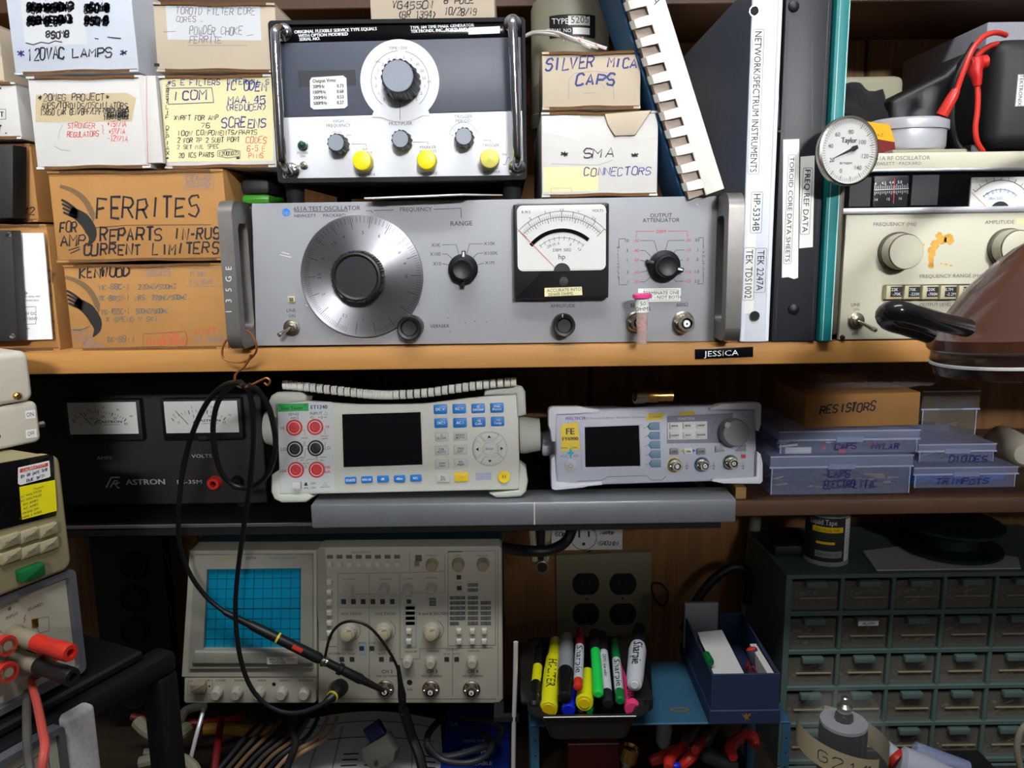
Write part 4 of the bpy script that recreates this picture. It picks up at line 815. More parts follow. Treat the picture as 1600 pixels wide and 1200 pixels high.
for i, (l, r_) in enumerate((('22K', '-70K'), ('70K', '-220K'), ('220K', '-700K'), ('0.7M', '-2.2M'), ('2.2M', '-7M'))):
    x = 1391 + i * 28.3; b = MB('scopetan', F); b.R(x - 7, 446, x + 20, 468, -.006, -.001, .0008); b.use('black').Rf(x, 448, x + 19, 464, -.0063); b.use('white').T(l, x + 7, 452.5, 4.4, y=-.0066); b.T(r_, x + 10.5, 459.5, 4.4, y=-.0066); b.build('range_button', t)
toggle(F, t, 1337, 501, 13, (.35, -1, -.3), .02)
b = MB('nickel', F); b.R(1381, 494, 1394, 512, -.001, 0, .0003); b.use('black').R(1383, 496, 1392, 510, -.0012, -.001); b.build('jack_plate', t)
mb = MB('black', F); mb.K(1316, 527, [(4, 0), (3, -.002), (1, -.0024)], 14); mb.build('panel_screw', t)
ZO = (F.m @ V((0, 0, Hr))).z
# ---------------------------------------------------------------- things on the beige oscillator
F = Fr(1442, 236, .018, z=ZO + .0045)
t = thing('metal_tin', 'small shiny metal tin with rounded ends on the beige oscillator', 'tin', F)
k = F.px(1442, 215)
def oval(z, o=0): return [(x, y) for x, y in rrect(-60 * k - o, 56 * k + o, -o, .055 + o, .026, 8)]
def stack(mb, secs):
    n = len(oval(0)); vs = []
    for z, o in secs: vs += [(x, y, z) for x, y in oval(z, o)]
    fs = [tuple(range(n))[::-1], tuple((len(secs) - 1) * n + i for i in range(n))]
    for j in range(len(secs) - 1):
        for i in range(n): fs.append((j * n + i, j * n + (i + 1) % n, (j + 1) * n + (i + 1) % n, (j + 1) * n + i))
    return mb.add(vs, fs)
mb = MB('tinmetal', F); stack(mb, [(0, -.004), (.002, -.001), (.005, 0), (34 * k, 0)]); mb.build('body', t)
mb = MB('tinmetal', F); stack(mb, [(34.5 * k, .0012), (36 * k, .0014), (48 * k, .0012), (52 * k, -.001), (53 * k, -.006)]); mb.build('lid', t)
F = Fr(1435, 240, .006, z=ZO + .0004); mb = MB('oldbeige', F); mb.box(F.q(1395, 236)[0], F.q(1512, 236)[0], .0, .075, 0, .0036, .001, 1)
solo(mb, 'flat_card_wallet', 'flat grey card wallet under the metal tin', 'card', F)
F = Fr(1375, 240, .02, z=ZO + .0005, yaw=.2)
t = thing('film_packet', 'yellow and dark red packet beside the round dial thermometer', 'packet', F)
mb = MB('orangecard', F); mb.prism([F.q(1340, 212), F.q(1398, 222), F.q(1390, 195), F.q(1344, 188)], 0, .012); mb.use('print').T('X-Z', 1375, 211, 4, y=-.0004); mb.build('upper_wrap', t)
mb = MB('darkred', F); mb.prism([(F.q(1340, 238)[0], .0), (F.q(1400, 238)[0], .0), F.q(1398, 222), F.q(1340, 212)], 0, .012); mb.build('lower_wrap', t)
# bimetal dial thermometer
F = Fr(1326, 236, -.03, yaw=rad(14), roll=rad(0))
t = thing('dial_thermometer', 'round white dial thermometer with steel rim in front of the teal folder', 'thermometer', F)
mb = MB('nickel', F); mb.K(1326, 236, [(46, .004), (46.5, .0), (46, -.001), (43.5, -.0015), (43, .001)], 56); mb.build('rim', t)
mb = MB('meterface', F); y = .0006; mb.C(1326, 236, 43.5, y, 48); y -= .0003; mb.use('print'); mb.ticks(1326, 236, 36, 41, -130, 60, 40, .6, y); mb.ticks(1326, 236, 34, 41, -130, 60, 8, 1, y); mb.use('paleink').ticks(1326, 236, 36, 41, 60, 230, 34, .5, y); mb.use('print')
for s_, x, yy in (('100', 1348, 222), ('120', 1352, 244), ('140', 1341, 262), ('0', 1314, 267), ('20', 1300, 250), ('40', 1298, 228), ('60', 1309, 210), ('80', 1330, 206)): mb.T(s_, x, yy, 5.6, y=y)
mb.T('Taylor', 1327, 219, 7, y=y, sx=.9, bold=.3); mb.T('BI-THERM', 1322, 255, 3, y=y); mb.build('dial_face', t)
mb = MB('print', F); y = -.0006; q0 = F.q(1301, 248, y); q1 = F.q(1341, 229, y); d = V((q1[0] - q0[0], q1[1] - q0[1])); n_ = V((-d.y, d.x)).normalized() * .0011
mb.add([(q0[0] + d.x * a_ + n_.x * s_, y, q0[1] + d.y * a_ + n_.y * s_) for a_, s_ in ((0, .15), (.72, 1), (.8, 1.9), (1, 1.2), (1, -1.2), (.8, -1.9), (.72, -1), (0, -.15))], [tuple(range(8))]); mb.build('pointer', t)
mb = MB('nickel', F); mb.lathe((0, .004, 0), (.0, 1, .05), [(.005, 0), (.005, .006), (.0018, .0065), (.0018, .040)], 14); mb.build('stem', t)
mb = MB('glass', F); mb.K(1326, 236, [(43.5, -.0009), (43.5, -.0014), (1, -.002)], 48); mb.build('crystal', t)
# meter in its black case with leads
F = Fr(1590, 238, .03, z=ZO + .0005)
t = thing('cased_multimeter', 'black multimeter case with white sideways label on the beige oscillator', 'multimeter', F)
xa = F.q(1552, 150)[0]; zt_ = F.q(1590, 57)[1]
mb = MB('blacksoft', F); mb.box(xa, xa + .12, 0, .07, .006, zt_, .012, 4); mb.build('body', t)
mb = MB('black', F); mb.box(xa - .004, xa + .13, .02, .10, 0, .012, .003, 2); mb.build('base', t)
mb = MB('black', F); q = [(1543, 60), (1528, 85), (1512, 120), (1506, 160), (1507, 195), (1514, 222), (1530, 236)]
mb.tube(smooth([(F.q(x, y)[0], .018, max(F.q(x, y)[1], .004)) for x, y in q], 6), .0028, 10); mb.build('case_rim', t)
mb = MB('black', F); pr = [F.q(x, y, .05) for x, y in ((1411, 236), (1413, 150), (1422, 143), (1500, 104), (1530, 74), (1560, 62), (1560, 236))]; mb.prism([(x, max(z, .0)) for x, z in pr], .074, .12, .006, 3); mb.build('case_lid', t)
mb = MB('label', F); mb.R(1586, 116, 1606, 166, -.0008, .002); q = F.q(1595, 141, -.0011); mb.use('print').text('TEKTRONIX', q[0], q[1], .0030, y=-.0011, rot=rad(-90)); mb.use('print').line(rrect(q[0] - .0032, q[0] + .0042, q[1] - .012, q[1] + .012), .0003, -.0011, True); mb.build('side_label', t, 'white label with sideways print')
F = Fr(1520, 238, .02, z=ZO + .001)
def lead(pts, r): return smooth([P(x, y, Y) for x, y, Y in pts], 7)
ld = thing('red_test_lead', 'red test leads with a bright red plug looped over the black multimeter case', 'test lead', at=P(1530, 232, .025))
mb = MB('leadred'); mb.tube(lead([(1572, 55, .04), (1556, 51, .032), (1536, 58, .026), (1518, 80, .022), (1506, 110, .02), (1496, 138, .02), (1492, 146, .02)], 0), .0021, 10); loc2 = lambda mb, o: setattr(mb, 'v', [o.matrix_world.inverted() @ v for v in mb.v])
loc2(mb, ld); mb.build('cable', ld)
mb = MB('leadred'); mb.tube([P(1494, 141, .02), P(1489, 150, .02), P(1472, 180, .024)], [.0032, .0042, .0048], 12); loc2(mb, ld); mb.build('probe_handle', ld)
mb = MB('leadred'); mb.tube(lead([(1527, 134, .028), (1528, 150, .026), (1527, 175, .024), (1524, 200, .022), (1527, 222, .022), (1536, 237, .024)], 0), .0021, 10); loc2(mb, ld); mb.build('cable', ld)
mb = MB('red'); mb.tube([P(1524, 94, .03), P(1525, 102, .029), P(1523, 112, .028), P(1526, 120, .027), P(1527, 134, .027)], [.006, .0062, .0055, .0042, .003], 14); mb.tube([P(1514, 100, .03), P(1541, 96, .03)], .0052, 12); loc2(mb, ld); mb.build('plug', ld, 'bright red angled plug')
mb = MB('leadred'); mb.tube(lead([(1524, 96, .03), (1530, 84, .032), (1546, 72, .036), (1560, 68, .04)], 0), .0021, 10); loc2(mb, ld); mb.build('cable', ld)
F = Fr(1540, 150, .17, z=ZO + .0005)
mb = MB('greybox', F); mb.box(F.q(1541, 60)[0], F.q(1541, 60)[0] + .14, 0, .17, 0, F.q(1545, 34)[1], .002, 2)
solo(mb, 'grey_carton', 'plain grey carton behind the black multimeter case', 'box', F)
F = Fr(1365, 160, .2, z=ZO + .0005)
mb = MB('oldbeige', F); mb.box(F.q(1320, 120)[0], F.q(1430, 120)[0], .02, .07, 0, F.q(1380, 111)[1], .008, 3)
solo(mb, 'beige_case', 'rounded beige case behind the crumpled black cloth bag', 'case', F)
F = Fr(1360, 235, .1, z=ZO + .0005)
B = bmesh.new(); bmesh.ops.create_icosphere(B, subdivisions=4, radius=1); _r.seed(5)
from mathutils import noise as _n
k = F.px(1360, 150)
for v in B.verts:
    n_ = _n.noise(v.co * 2.2) * .18 + _n.noise(v.co * 5) * .09
    v.co *= 1 + n_; v.co = V((v.co.x * 58 * k, .045 + v.co.y * .04, max(.0, 60 * k + v.co.z * 74 * k)))
B.verts.index_update(); mb = MB('cloth', F); mb.bm(B); solo(mb, 'cloth_bag', 'crumpled black cloth bag behind the round dial thermometer', 'bag', F)
# embossed label on the shelf edge
F = Fr(1131, 561, -.0002, roll=.028)
mb = MB('blackgloss', F); mb.R(1086, 542, 1177, 561.5, -.0008, 0, .0002); mb.use('white').T('JESSICA', 1127, 552, 8.5, y=-.0011, sx=1.3)
solo(mb, 'embossed_label', 'black embossed tape label with white letters on the wooden shelf edge', 'label', F)
# small green pack behind the grey oscillator
F = Fr(398, 316, .03, z=ZT + .0005)
mb = MB('packgreen', F); xa, xb, hh = F.q(375, 300)[0], F.q(421, 300)[0], F.q(398, 280)[1]
mb.box(xa, xb, .0, .05, 0, hh * .42, .004, 2); mb.use('blacksoft').box(xa, xb, .0, .05, hh * .4, hh, .004, 2)
solo(mb, 'green_pack', 'green pack with dark top between the FERRITES carton and grey oscillator', 'packet', F)
# ---------------------------------------------------------------- brown lamp shade reaching in
ax = (V((.55, -.05, .83))).normalized(); rc = P(1645, 557, -.2)
F = Fr(1640, 560, -.2, at=rc)
t = thing('desk_lamp', 'brown glossy metal lamp shade with black loop handle reaching in front of the beige oscillator', 'lamp', F)
ax = V((-.10, .06, .98)).normalized()
mb = MB('lampbrown', F); R0 = .0625
mb.lathe((0, 0, 0), ax, [(R0 * .97, .0075), (R0 * 1.02, .0105), (R0 * 1.02, .0165), (R0 * .98, .0185), (R0 * .93, .022), (R0 * .66, .043), (R0 * .4, .057), (R0 * .27, .063), (R0 * .1, .068), (R0 * .02, .069)], 64); mb.build('shade', t)
mb = MB('lampdark', F); mb.lathe((0, 0, 0), ax, [(R0 * .9, -.006), (R0 * .97, -.005), (R0 * 1.0, .002), (R0 * .98, .0085)], 64); mb.build('rim', t)
mb = MB('white', F); mb.lathe((0, 0, 0), ax, [(R0 * .99, .0008), (R0 * 1.008, .0012), (R0 * 1.008, .0026), (R0 * .99, .003)], 64); mb.build('rim_line', t, 'white line round the rim')
mb = MB('lampdark'); ap = rc + ax * .068; arm = [ap, ap + V((.01, .0, .03)), ap + V((.06, .02, .07)), ap + V((.17, .08, .10)), V((.62, -.03, ZS + .12)), V((.625, -.012, ZS + .012))]; mb.tube(smooth(arm, 8), .006, 12); loc2(mb, t); mb.build('arm', t)
mb = MB('lampdark'); mb.box(.605, .645, -.0165, -.0005, ZS - .03, ZS + .014, .002, 1); mb.box(.605, .645, -.0165, .03, ZS + .0005, ZS + .014, .002, 1); loc2(mb, t); mb.build('clamp', t)
hp_ = [(1510, 512, -.235), (1470, 503, -.25), (1430, 492, -.265), (1405, 486, -.27), (1389, 487, -.265), (1384, 494, -.255), (1392, 503, -.245), (1415, 510, -.235), (1450, 522, -.225)]
mb = MB('handleblack'); mb.tube(smooth([P(*p) for p in hp_], 7), .0049, 16); loc2(mb, t); mb.build('loop_handle', t, 'black loop handle')
# ---------------------------------------------------------------- black twin-meter power supply
F = Fr(230, 797, .14, z=ZL + .008)
t = thing('power_supply', 'wide black power supply with two small white meters on the lower shelf', 'power supply', F)
xl, xr = F.q(-20, 700)[0], F.q(412, 700)[0]; top = F.q(230, 588)[1]; k = F.px(230, 700)
mb = MB('supplyblack', F); mb.box(xl, xr, 0, .004, 0, top, .001, 1); mb.use('supplyprint')
mb.T('AMPS', 163, 715.5, 5, sx=1.35); mb.T('VOLTS', 315, 712.5, 5.4, sx=1.35); mb.T('ASTRON', 227, 753, 8.6, sx=1.25, bold=.45); mb.T('RS-35M', 296, 753, 6, sx=1.45)
mb.L([(166, 762), (174, 746), (187, 746)], 2.4); mb.L([(172, 762), (179, 751), (183, 751), (183, 757), (180, 757), (184, 762), (187, 762)], 2.0); mb.L([(178, 756), (187, 754)], 1.8)
mb.build('front_panel', t)
mb = MB('supplyblack', F); mb.box(xl + .002, xr - .002, .0045, .2, 0, top - .001, .002, 1); mb.build('case', t)
for x in (xl + .03, xr - .03):
    for yv in (.02, .17): mb = MB('blackmatte', F); mb.lathe((x, yv, 0), (0, 0, -1), [(.009, 0), (.008, .0078)], 14); mb.build('rubber_foot', t)
for x0, x1, lab, nums in ((105, 218, 'amps meter with white scale', ['0', '10', '20', '30', '40']), (255, 376, 'volts meter with white scale', ['0', '5', '10', '15'])):
    y0 = 624 if x0 < 200 else 622; y1 = 691 if x0 < 200 else 689
    mb = MB('black', F); mb.R(x0, y0, x1, y1, -.008, 0, .002, 3); mb.R((x0 + x1) / 2 - 6, 682, (x0 + x1) / 2 + 6, 689, -.0086, -.008, .0004); m_ = mb.build('meter', t, lab)
    xa, xb = x0 + 5, x1 - 6; cx = (xa + xb) / 2; mb = MB('meterface', F); y = -.0084
    mb.Rf(xa, y0 + 4, xb, y1 - 12, y); y -= .0002; mb.use('print'); cy = y1 + 22; R_ = 73; n = len(nums) - 1
    mb.ticks(cx, cy, R_ - 6, R_, 55, 125, n, 1.2, y); mb.ticks(cx, cy, R_ - 4, R_, 55, 125, n * 5, .6, y)
    for i, s_ in enumerate(nums): an = rad(125 - 70 * i / n); mb.T(s_, cx + (R_ - 11) * math.cos(an), cy - (R_ - 11) * math.sin(an), 4, y=y); mb.T(s_, cx + (R_ + 3.5) * math.cos(an), cy - (R_ + 3.5) * math.sin(an), 3.4, y=y)
    mb.T('ASTRON', cx + 13, y1 - 32, 3.8, y=y, sx=1.5, bold=.2); mb.T('CORPORATION', cx + 13, y1 - 27.5, 1.8, y=y, sx=1.4); mb.L([(cx - 13, y1 - 28), (cx - 9, y1 - 34), (cx - 3, y1 - 34)], 1.3, y); mb.L([(cx - 9, y1 - 28), (cx - 6, y1 - 32), (cx - 3, y1 - 28)], 1.2, y)
    mb.L([(xa + 14, y0 + 20), (xa + 34, y1 - 26)], 1, y - .0002); mb.build('meter_scale', m_, 'white meter scale')
    mb = MB('glass', F); mb.Rf(xa, y0 + 4, xb, y1 - 12, -.0088); mb.build('cover_glass', m_)
for x, yv, m, lab in ((337, 753, 'leadred', 'red jack'), (371, 753, 'black', 'black jack')):
    mb = MB(m, F); mb.K(x, yv, [(10.5, 0), (10.5, -.006), (9, -.008), (4.5, -.008), (4.2, -.002)], 28); mb.use('blackmatte').K(x, yv, [(4.2, -.002), (1, -.002)], 12); mb.build('jack', t, lab)
# ---------------------------------------------------------------- bench multimeter with blue keys
F = Fr(622, 768, .066, roll=.016, pitch=rad(-9))
t = thing('bench_multimeter', 'light grey bench multimeter with blue keys and red jacks on the foil wrapped plank', 'test instrument', F)
mb = MB('dmmbody', F); mb.Q([(433, 630), (440, 628), (478, 626), (560, 632), (660, 631), (730, 622), (772, 618), (806, 616), (810, 620), (812, 762), (808, 765), (440, 773), (437, 770)], 0, .012, .0012, 3); mb.build('front_frame', t)
mb = MB('dmmbody', F); a = F.q(440, 765); c = F.q(804, 640); mb.box(a[0], c[0], .0122, .2, .006, c[1] + .002, .003, 2); mb.build('case', t)
mb = MB('dmmpanel', F); y = -.0006; mb.Q([(434, 630), (519, 628), (523, 767), (438, 770)], -.0006, .0005); y = -.0009
mb.use('dmmgreen').Qf([(434.5, 631), (482, 630), (482, 642), (435, 643.5)], y); mb.use('print').T('East Tester', 457, 637.5, 5, y=y - .0002, bold=.2); mb.T('®', 477, 633, 3.4, y=y - .0002); mb.use('darkblueprint').T('ET1240', 498.5, 636, 5.8, y=y, bold=.3); mb.use('print')
for s_, x, yy, h in (('SENSE', 459, 647, 4.2), ('4WΩ', 460, 653, 3.8), ('INPUT', 494, 646, 4.6), ('VΩ', 487, 652, 3.6), ('LO', 443, 702, 5), ('LO', 512, 700, 5), ('OFF', 489, 755.5, 3.4), ('ON', 489, 762, 3.4), ('1000V/750V', 508, 761, 2.2), ('200VPK', 476, 684.5, 2.2), ('1000VDC', 507, 681.5, 2.2), ('10A', 471, 714.5, 2.2), ('250V', 472, 719, 2.2), ('500VPK', 505, 714.5, 2.2), ('MAX', 504, 719, 2.2), ('500VPK', 478, 724, 2.2)): mb.T(s_, x, yy, h, y=y)
mb.L([(497, 652), (500, 652)], .8, y); mb.L([(502, 654), (502, 650), (505, 652), (502, 654)], .8, y); mb.L([(506, 652), (511, 652)], .8, y)
for tx, ty in ((509, 646), (508, 756)): mb.L([(tx - 3, ty + 2.5), (tx, ty - 2.5), (tx + 3, ty + 2.5)], .6, y, True)
for p in ([(473, 672), (476, 672), (476, 680)], [(505, 671), (508, 671), (508, 679)], [(475, 690), (475, 697), (472, 699)], [(477, 690), (477, 696), (481, 697)], [(481, 701), (477, 702), (476, 715), (464, 717), (463, 721)], [(494, 713), (494, 717), (481, 718), (478, 721)], [(496, 713), (496, 720)], [(508, 690), (508, 695), (505, 697)], [(478, 727), (480, 731), (476, 731), (478, 727)]): mb.L(p, .6, y)
mb.Qf([(475, 759), (481, 759), (480, 756), (479.5, 754), (476.5, 754), (476, 756)], y); mb.L([(475, 764), (477, 762), (480, 762), (482, 764)], 1, y)
mb.use('jackred')
for s_, x, yy, h in (('HI', 441.5, 669, 4), ('HI', 511.5, 667, 4), ('12A', 443, 736, 4.4), ('100', 512, 730, 4), ('mA', 512, 737, 4), ('500VPK', 507, 685.5, 2.2)): mb.T(s_, x, yy, h, y=y, bold=.15)
mb.build('input_panel', t)
for x, yy, m in ((460.5, 668, 'jackred'), (493, 667, 'jackred'), (461.5, 701.5, 'jackblack'), (494, 700, 'jackblack'), (463, 734, 'jackred'), (495.5, 733.5, 'jackred')):
    mb = MB(m, F); mb.K(x, yy, [(12.6, -.0005), (12.6, -.0018), (10.4, -.0019)], 32); mb.use('white').K(x, yy, [(10.4, -.0018), (9.2, -.0020), (7.6, -.0016)], 28); mb.use(m).K(x + .5, yy - .5, [(7.6, -.0016), (7.6, -.003), (4.6, -.0032), (4.4, .0)], 28); mb.use('holered' if m == 'jackred' else 'blackmatte').K(x + .5, yy - .5, [(4.4, .0), (2.6, .0)], 16); mb.use(m).K(x + .5, yy - .5, [(2.6, .0), (2.6, -.0022), (1.3, -.0024), (1.2, -.001), (.4, -.001)], 14); mb.build('jack', t, 'red jack' if m == 'jackred' else 'black jack')
mb = MB('keygrey', F); mb.R(456.5, 753, 469, 765, -.006, 0, .0006, 1); mb.build('power_button', t)
mb = MB('dmmbody', F)
o = [F.q(*p) for p in ((531, 733), (664, 729), (661, 640), (529, 644))]; i_ = [F.q(*p, .003) for p in ((537, 730), (661, 726), (658, 643.5), (534.5, 647))]
mb.ring(o, i_, -.0012, .003); mb.build('screen_bezel', t)
mb = MB('screen', F); mb.Q([(537, 730), (661, 726), (658.5, 643.5), (534.5, 647)], -.0003, .003); mb.build('display', t, 'dark blank display')
def key(x, y, w_, h, m, txt, tm, hh=4, name='key', lab=None, r=2, dz=-.0026, bold=.2):
    mb = MB(m, F); mb.R(x - w_ / 2, y - h / 2, x + w_ / 2, y + h / 2, dz, 0, .0006, r); mb.use(tm)
    n = len(txt)
    for i, s_ in enumerate(txt): mb.T(s_, x, y + (i - (n - 1) / 2) * hh * 1.3, hh, y=dz - .0003, bold=bold)
    return mb.build(name, t, lab)
for x, y, s_ in ((688, 639.5, ['DC V']), (717.5, 638.5, ['AC V']), (747, 638, ['Ω', '2W/4W']), (776.5, 637, ['Freq', 'Period']), (689, 661, ['DC I']), (718.5, 660.5, ['AC I']), (748, 659.5, ['+||', 'Cont']), (777.5, 658.5, ['->|', 'Temp'])): key(x, y, 20.5, 15.5, 'keyblue', s_, 'white', 4.2 if len(s_) < 2 else 3.6, lab='blue key')
for x, y, s_ in ((547.5, 750.5, 'STATS'), (573, 749.5, 'MX+B'), (598, 748.5, 'dB'), (624, 748, 'dBm'), (649.5, 747, 'REL')): key(x, y, 17.5, 11, 'keyblue', [s_], 'white', 3.6, lab='blue key')
for x, y, s_ in ((690, 682.5, ['⎍', 'SLOW']), (719, 681.5, ['HOLD', 'AUTO']), (690, 704, ['CAL', 'AUTO']), (719.5, 703, ['TRIG', 'EXT']), (691, 725.5, ['Limit', 'Save']), (720, 724, ['I/O', 'MEM']), (692, 747, ['Esc', 'SYS'])): key(x, y, 20, 14.5, 'keygrey', s_, 'print', 3.4, r=1, bold=.1)
key(721, 745.5, 21, 14.5, 'keyyellow', ['SHIFT'], 'stain', 4, lab='yellow key')
mb = MB('keyyellow', F); mb.K(787.5, 745, [(9.4, 0), (9.4, -.0024), (8.6, -.003), (1, -.003)], 32); mb.use('rfbronze').T('F1', 787.5, 745, 4.6, y=-.0033, bold=.2); mb.build('key', t, 'round yellow key')
mb = MB('keygrey', F); mb.K(765, 701, [(10.5, 0), (10.5, -.0024), (9.8, -.003), (1, -.003)], 32); mb.use('print').T('Enter', 765, 701, 4, y=-.0033); mb.build('key', t)
for an in (0, 90, 180, 270):
    mb = MB('keygrey', F); c = mb.q(765, 701); k = F.px(765, 701); pts = []
    for j in range(9): th = rad(an - 36 + 9 * j); pts.append((c[0] + 26 * k * math.cos(th), c[1] + 26 * k * math.sin(th)))
    for j in range(9): th = rad(an + 33 - 8.2 * j); pts.append((c[0] + 13.5 * k * math.cos(th), c[1] + 13.5 * k * math.sin(th)))
    mb.prism(pts, -.0024, 0, .0006); mb.use('print'); th = rad(an); d, n_ = V((math.cos(th), math.sin(th))), V((-math.sin(th), math.cos(th))); p = V(c) + d * 19 * k
    mb.fan([tuple(p + d * 2.6 * k), tuple(p - d * 2 * k + n_ * 3 * k), tuple(p - d * 2 * k - n_ * 3 * k)], -.0027); mb.build('key', t)
mb = MB('printgrey', F); mb.A(765, 701, 27.2, 0, 360, .4, -.0002, 48); mb.build('key_outline', t)
mb = MB('smudge', F); mb.Qf([(743, 739), (768, 738), (768, 749.5), (743.5, 750.5)], -.0003); mb.build('faded_label', t)
for pts in ([(420, 650), (419, 628), (423, 618), (432, 612.5), (470, 611), (480, 619), (478, 627), (432, 632), (432, 652), (424, 654)], [(437, 733), (424, 742), (423, 768), (428, 780), (440, 786), (478, 785), (490, 776), (480, 771), (438, 773)], [(808, 652), (822, 648), (821, 612), (816, 604), (806, 601.5), (770, 603), (757, 610), (756, 618), (806, 616)], [(812, 722), (822, 730), (825, 752), (822, 768), (814, 776), (776, 778), (764, 771), (810, 766)]):
    mb = MB('dmmbumper', F); mb.Q(pts, -.0015 if pts[0][0] < 500 else -.0012, .02, .002, 3); mb.build('corner_bumper', t)
for x0, y0, s_ in ((433, 668, -1), (812, 680, 1)):
    mb = MB('dmmbumper', F); q = F.q(x0, y0, .05); r = 28 * F.px(x0, y0, .05); hw = 1 if s_ > 0 else .5; mb.lathe((q[0], .05, q[1]), (s_, 0, 0), [(r, 0), (r * 1.05, .004 * hw), (r * .95, .014 * hw), (r * .9, .02 * hw), (r * .4, .021 * hw)], 36); mb.build('handle_hub', t)
zD = (F.m @ V((0, 0, F.q(760, 612)[1]))).z
# twin-wire pad lying on it
F = Fr(620, 606, .068, z=zD + .0015, pitch=rad(-7))
t = thing('wire_bound_pad', 'black covered pad with white wire binding sagging on the bench multimeter', 'notepad', F)
ctr = [(442, 601), (480, 605), (530, 611), (575, 616), (610, 617), (660, 614), (710, 607), (760, 600), (806, 596)]
cp = smooth([(F.q(x, y)[0], -.004, F.q(x, y)[1]) for x, y in ctr], 14)
mb = MB('black', F); n = len(cp); vs = []; fs = []
for p in cp: vs += [(p.x, 0, p.z - .003), (p.x, .1, p.z - .003), (p.x, .1, p.z + .0035), (p.x, 0, p.z + .0035)]
for i in range(n - 1):
    for j in range(4): fs.append((i * 4 + j, i * 4 + (j + 1) % 4, i * 4 + 4 + (j + 1) % 4, i * 4 + 4 + j))
fs += [(0, 1, 2, 3), tuple((n - 1) * 4 + j for j in (3, 2, 1, 0))]; mb.add(vs, fs); mb.build('cover', t)
mb = MB('combwhite', F)
for i in range(1, n - 2, 3):
    for dx in (0, .0012, .0024, .0036):
        p = V((cp[i].x + dx, -.0005, cp[i].z)); mb.tube([p + V((0, .003 * math.cos(a), .0036 * math.sin(a))) for a in [rad(j * 30) for j in range(13)]], .0008, 6)
mb.build('wire_binding', t, 'white twin wire binding')
# ---------------------------------------------------------------- small function generator
F = Fr(1027, 758, .078, roll=.012, pitch=rad(-9))
t = thing('function_generator', 'small white waveform generator with yellow badge and five blue side keys', 'test instrument', F)
mb = MB('fgbody', F); mb.Q([(866, 641), (1180, 632), (1184, 750), (870, 760)], 0, .012, .003, 3); y = -.0003
mb.use('purpleprint').T('FEELTECH', 899, 653.5, 4.6, y=y, bold=.3); mb.use('printgrey').T('DDS Function/Arbitrary Waveform Generator', 960, 652.5, 3.6, y=y)
mb.use('fgyellow').Qf([(1013, 646), (1040, 645), (1034, 656), (1008, 657)], y); mb.use('rfbronze').T('2 Channel', 1024, 651, 3, y=y - .0002, rot=.03)
mb.use('fgyellow').Qf([(880, 662), (903, 659.5), (906, 702), (893, 704), (877, 705), (876, 668)], y); mb.Qf([(1063, 644), (1084, 643), (1087, 646), (1085, 648), (1062, 649)], y)
mb.use('print').T('FE', 891, 674, 9.5, y=y - .0002, bold=.3, sx=1.05); mb.T('FY6900', 891, 685.5, 5, y=y - .0002, sx=1.1, bold=.3); mb.T('60MHz', 882, 700, 2.6, y=y - .0002); mb.T('250Ms', 898, 699.5, 2.6, y=y - .0002)
mb.use('fgcyan').Qf([(891, 698), (894, 706), (898, 708), (894, 710), (892, 717), (889, 710), (885, 708), (889, 706)], y - .0004); mb.use('printgrey').T('VCO', 881, 713, 3.2, y=y); mb.T('ADS', 900, 712, 3.2, y=y)
mb.use('fggrey').Qf([(1042, 650), (1135, 646), (1146, 645), (1142, 660), (1132, 690), (1126, 692), (1042, 693)], y); mb.use('white').T('FUNCTION', 1073, 654, 3.4, y=y - .0003); mb.Qf([(1043, 660), (1105, 658), (1105, 686), (1044, 687)], y - .0002)
mb.use('printgrey')
for i in range(8): an = rad(150 + i * 9 - 10); mb.C(1142 + 29 * math.cos(an), 675 - 29 * math.sin(an), .9 + (7 - i) * .16, y)
for i in range(5): a = F.q(1001, 668 + 14.5 * i); mb.L([(1000, 667 + 14.6 * i), (1005, 670 + 14.4 * i), (1012, 666 + 14.7 * i)], .7, y)
mb.L([(900, 752), (942, 750), (949, 745), (1010, 743), (1017, 750), (1034, 750), (1041, 744)], .8, y)
for x in (1073, 1115, 1161): mb.use('printgrey'); mb.L([(x, 722), (x, 733)], .8, y); mb.L([(x - 3, 728), (x + 3, 728)], .8, y); mb.L([(x - 2, 731), (x, 733), (x + 2, 731)], .8, y)
mb.use('stickerred').Rf(1158, 710, 1165, 716, y); mb.use('ringyellow').Qf([(1063, 704.5), (1069, 701), (1069, 708)], y); mb.use('ringblue').Qf([(1087, 704), (1081, 700.5), (1081, 708)], y)
mb.build('front_panel', t)
mb = MB('fgbody', F); a = F.q(870, 755); c = F.q(1182, 640); mb.box(a[0], c[0], .0122, .17, .004, c[1], .004, 2); mb.build('case', t)
mb = MB('fgbody', F); o = [F.q(*p) for p in ((909, 735), (1008, 732), (1005, 661), (907, 663))]; i_ = [F.q(*p, .002) for p in ((914, 730), (1000, 728), (998, 664), (913, 667))]; mb.ring(o, i_, -.0014, .002); mb.build('screen_bezel', t)
mb = MB('screen', F); mb.Q([(914, 730), (1000, 728), (998, 664), (913, 667)], -.0003, .002); mb.build('display', t, 'dark blank display')
for i in range(5):
    yc = 666 + 14.6 * i; x = 1012 + .5 * i; mb = MB('fgblue', F); mb.Q([(x, yc + .3), (x + 4.5, yc - 5.8), (x + 19, yc - 6.2), (x + 19, yc + 5.6), (x + 4.5, yc + 6)], -.0022, 0, .0006); mb.build('soft_key', t, 'blue grey soft key')
for i, s_ in enumerate(('WAVE', 'MOD', 'SWEEP', 'COUNT', 'VCO', 'SYSTEM')): key(1054 + (i % 3) * 20.8, 665.5 + (i // 3) * 14.8 - (i % 3) * .4, 14.5, 10.5, 'fgkey', [s_], 'print', 2.6, r=1)
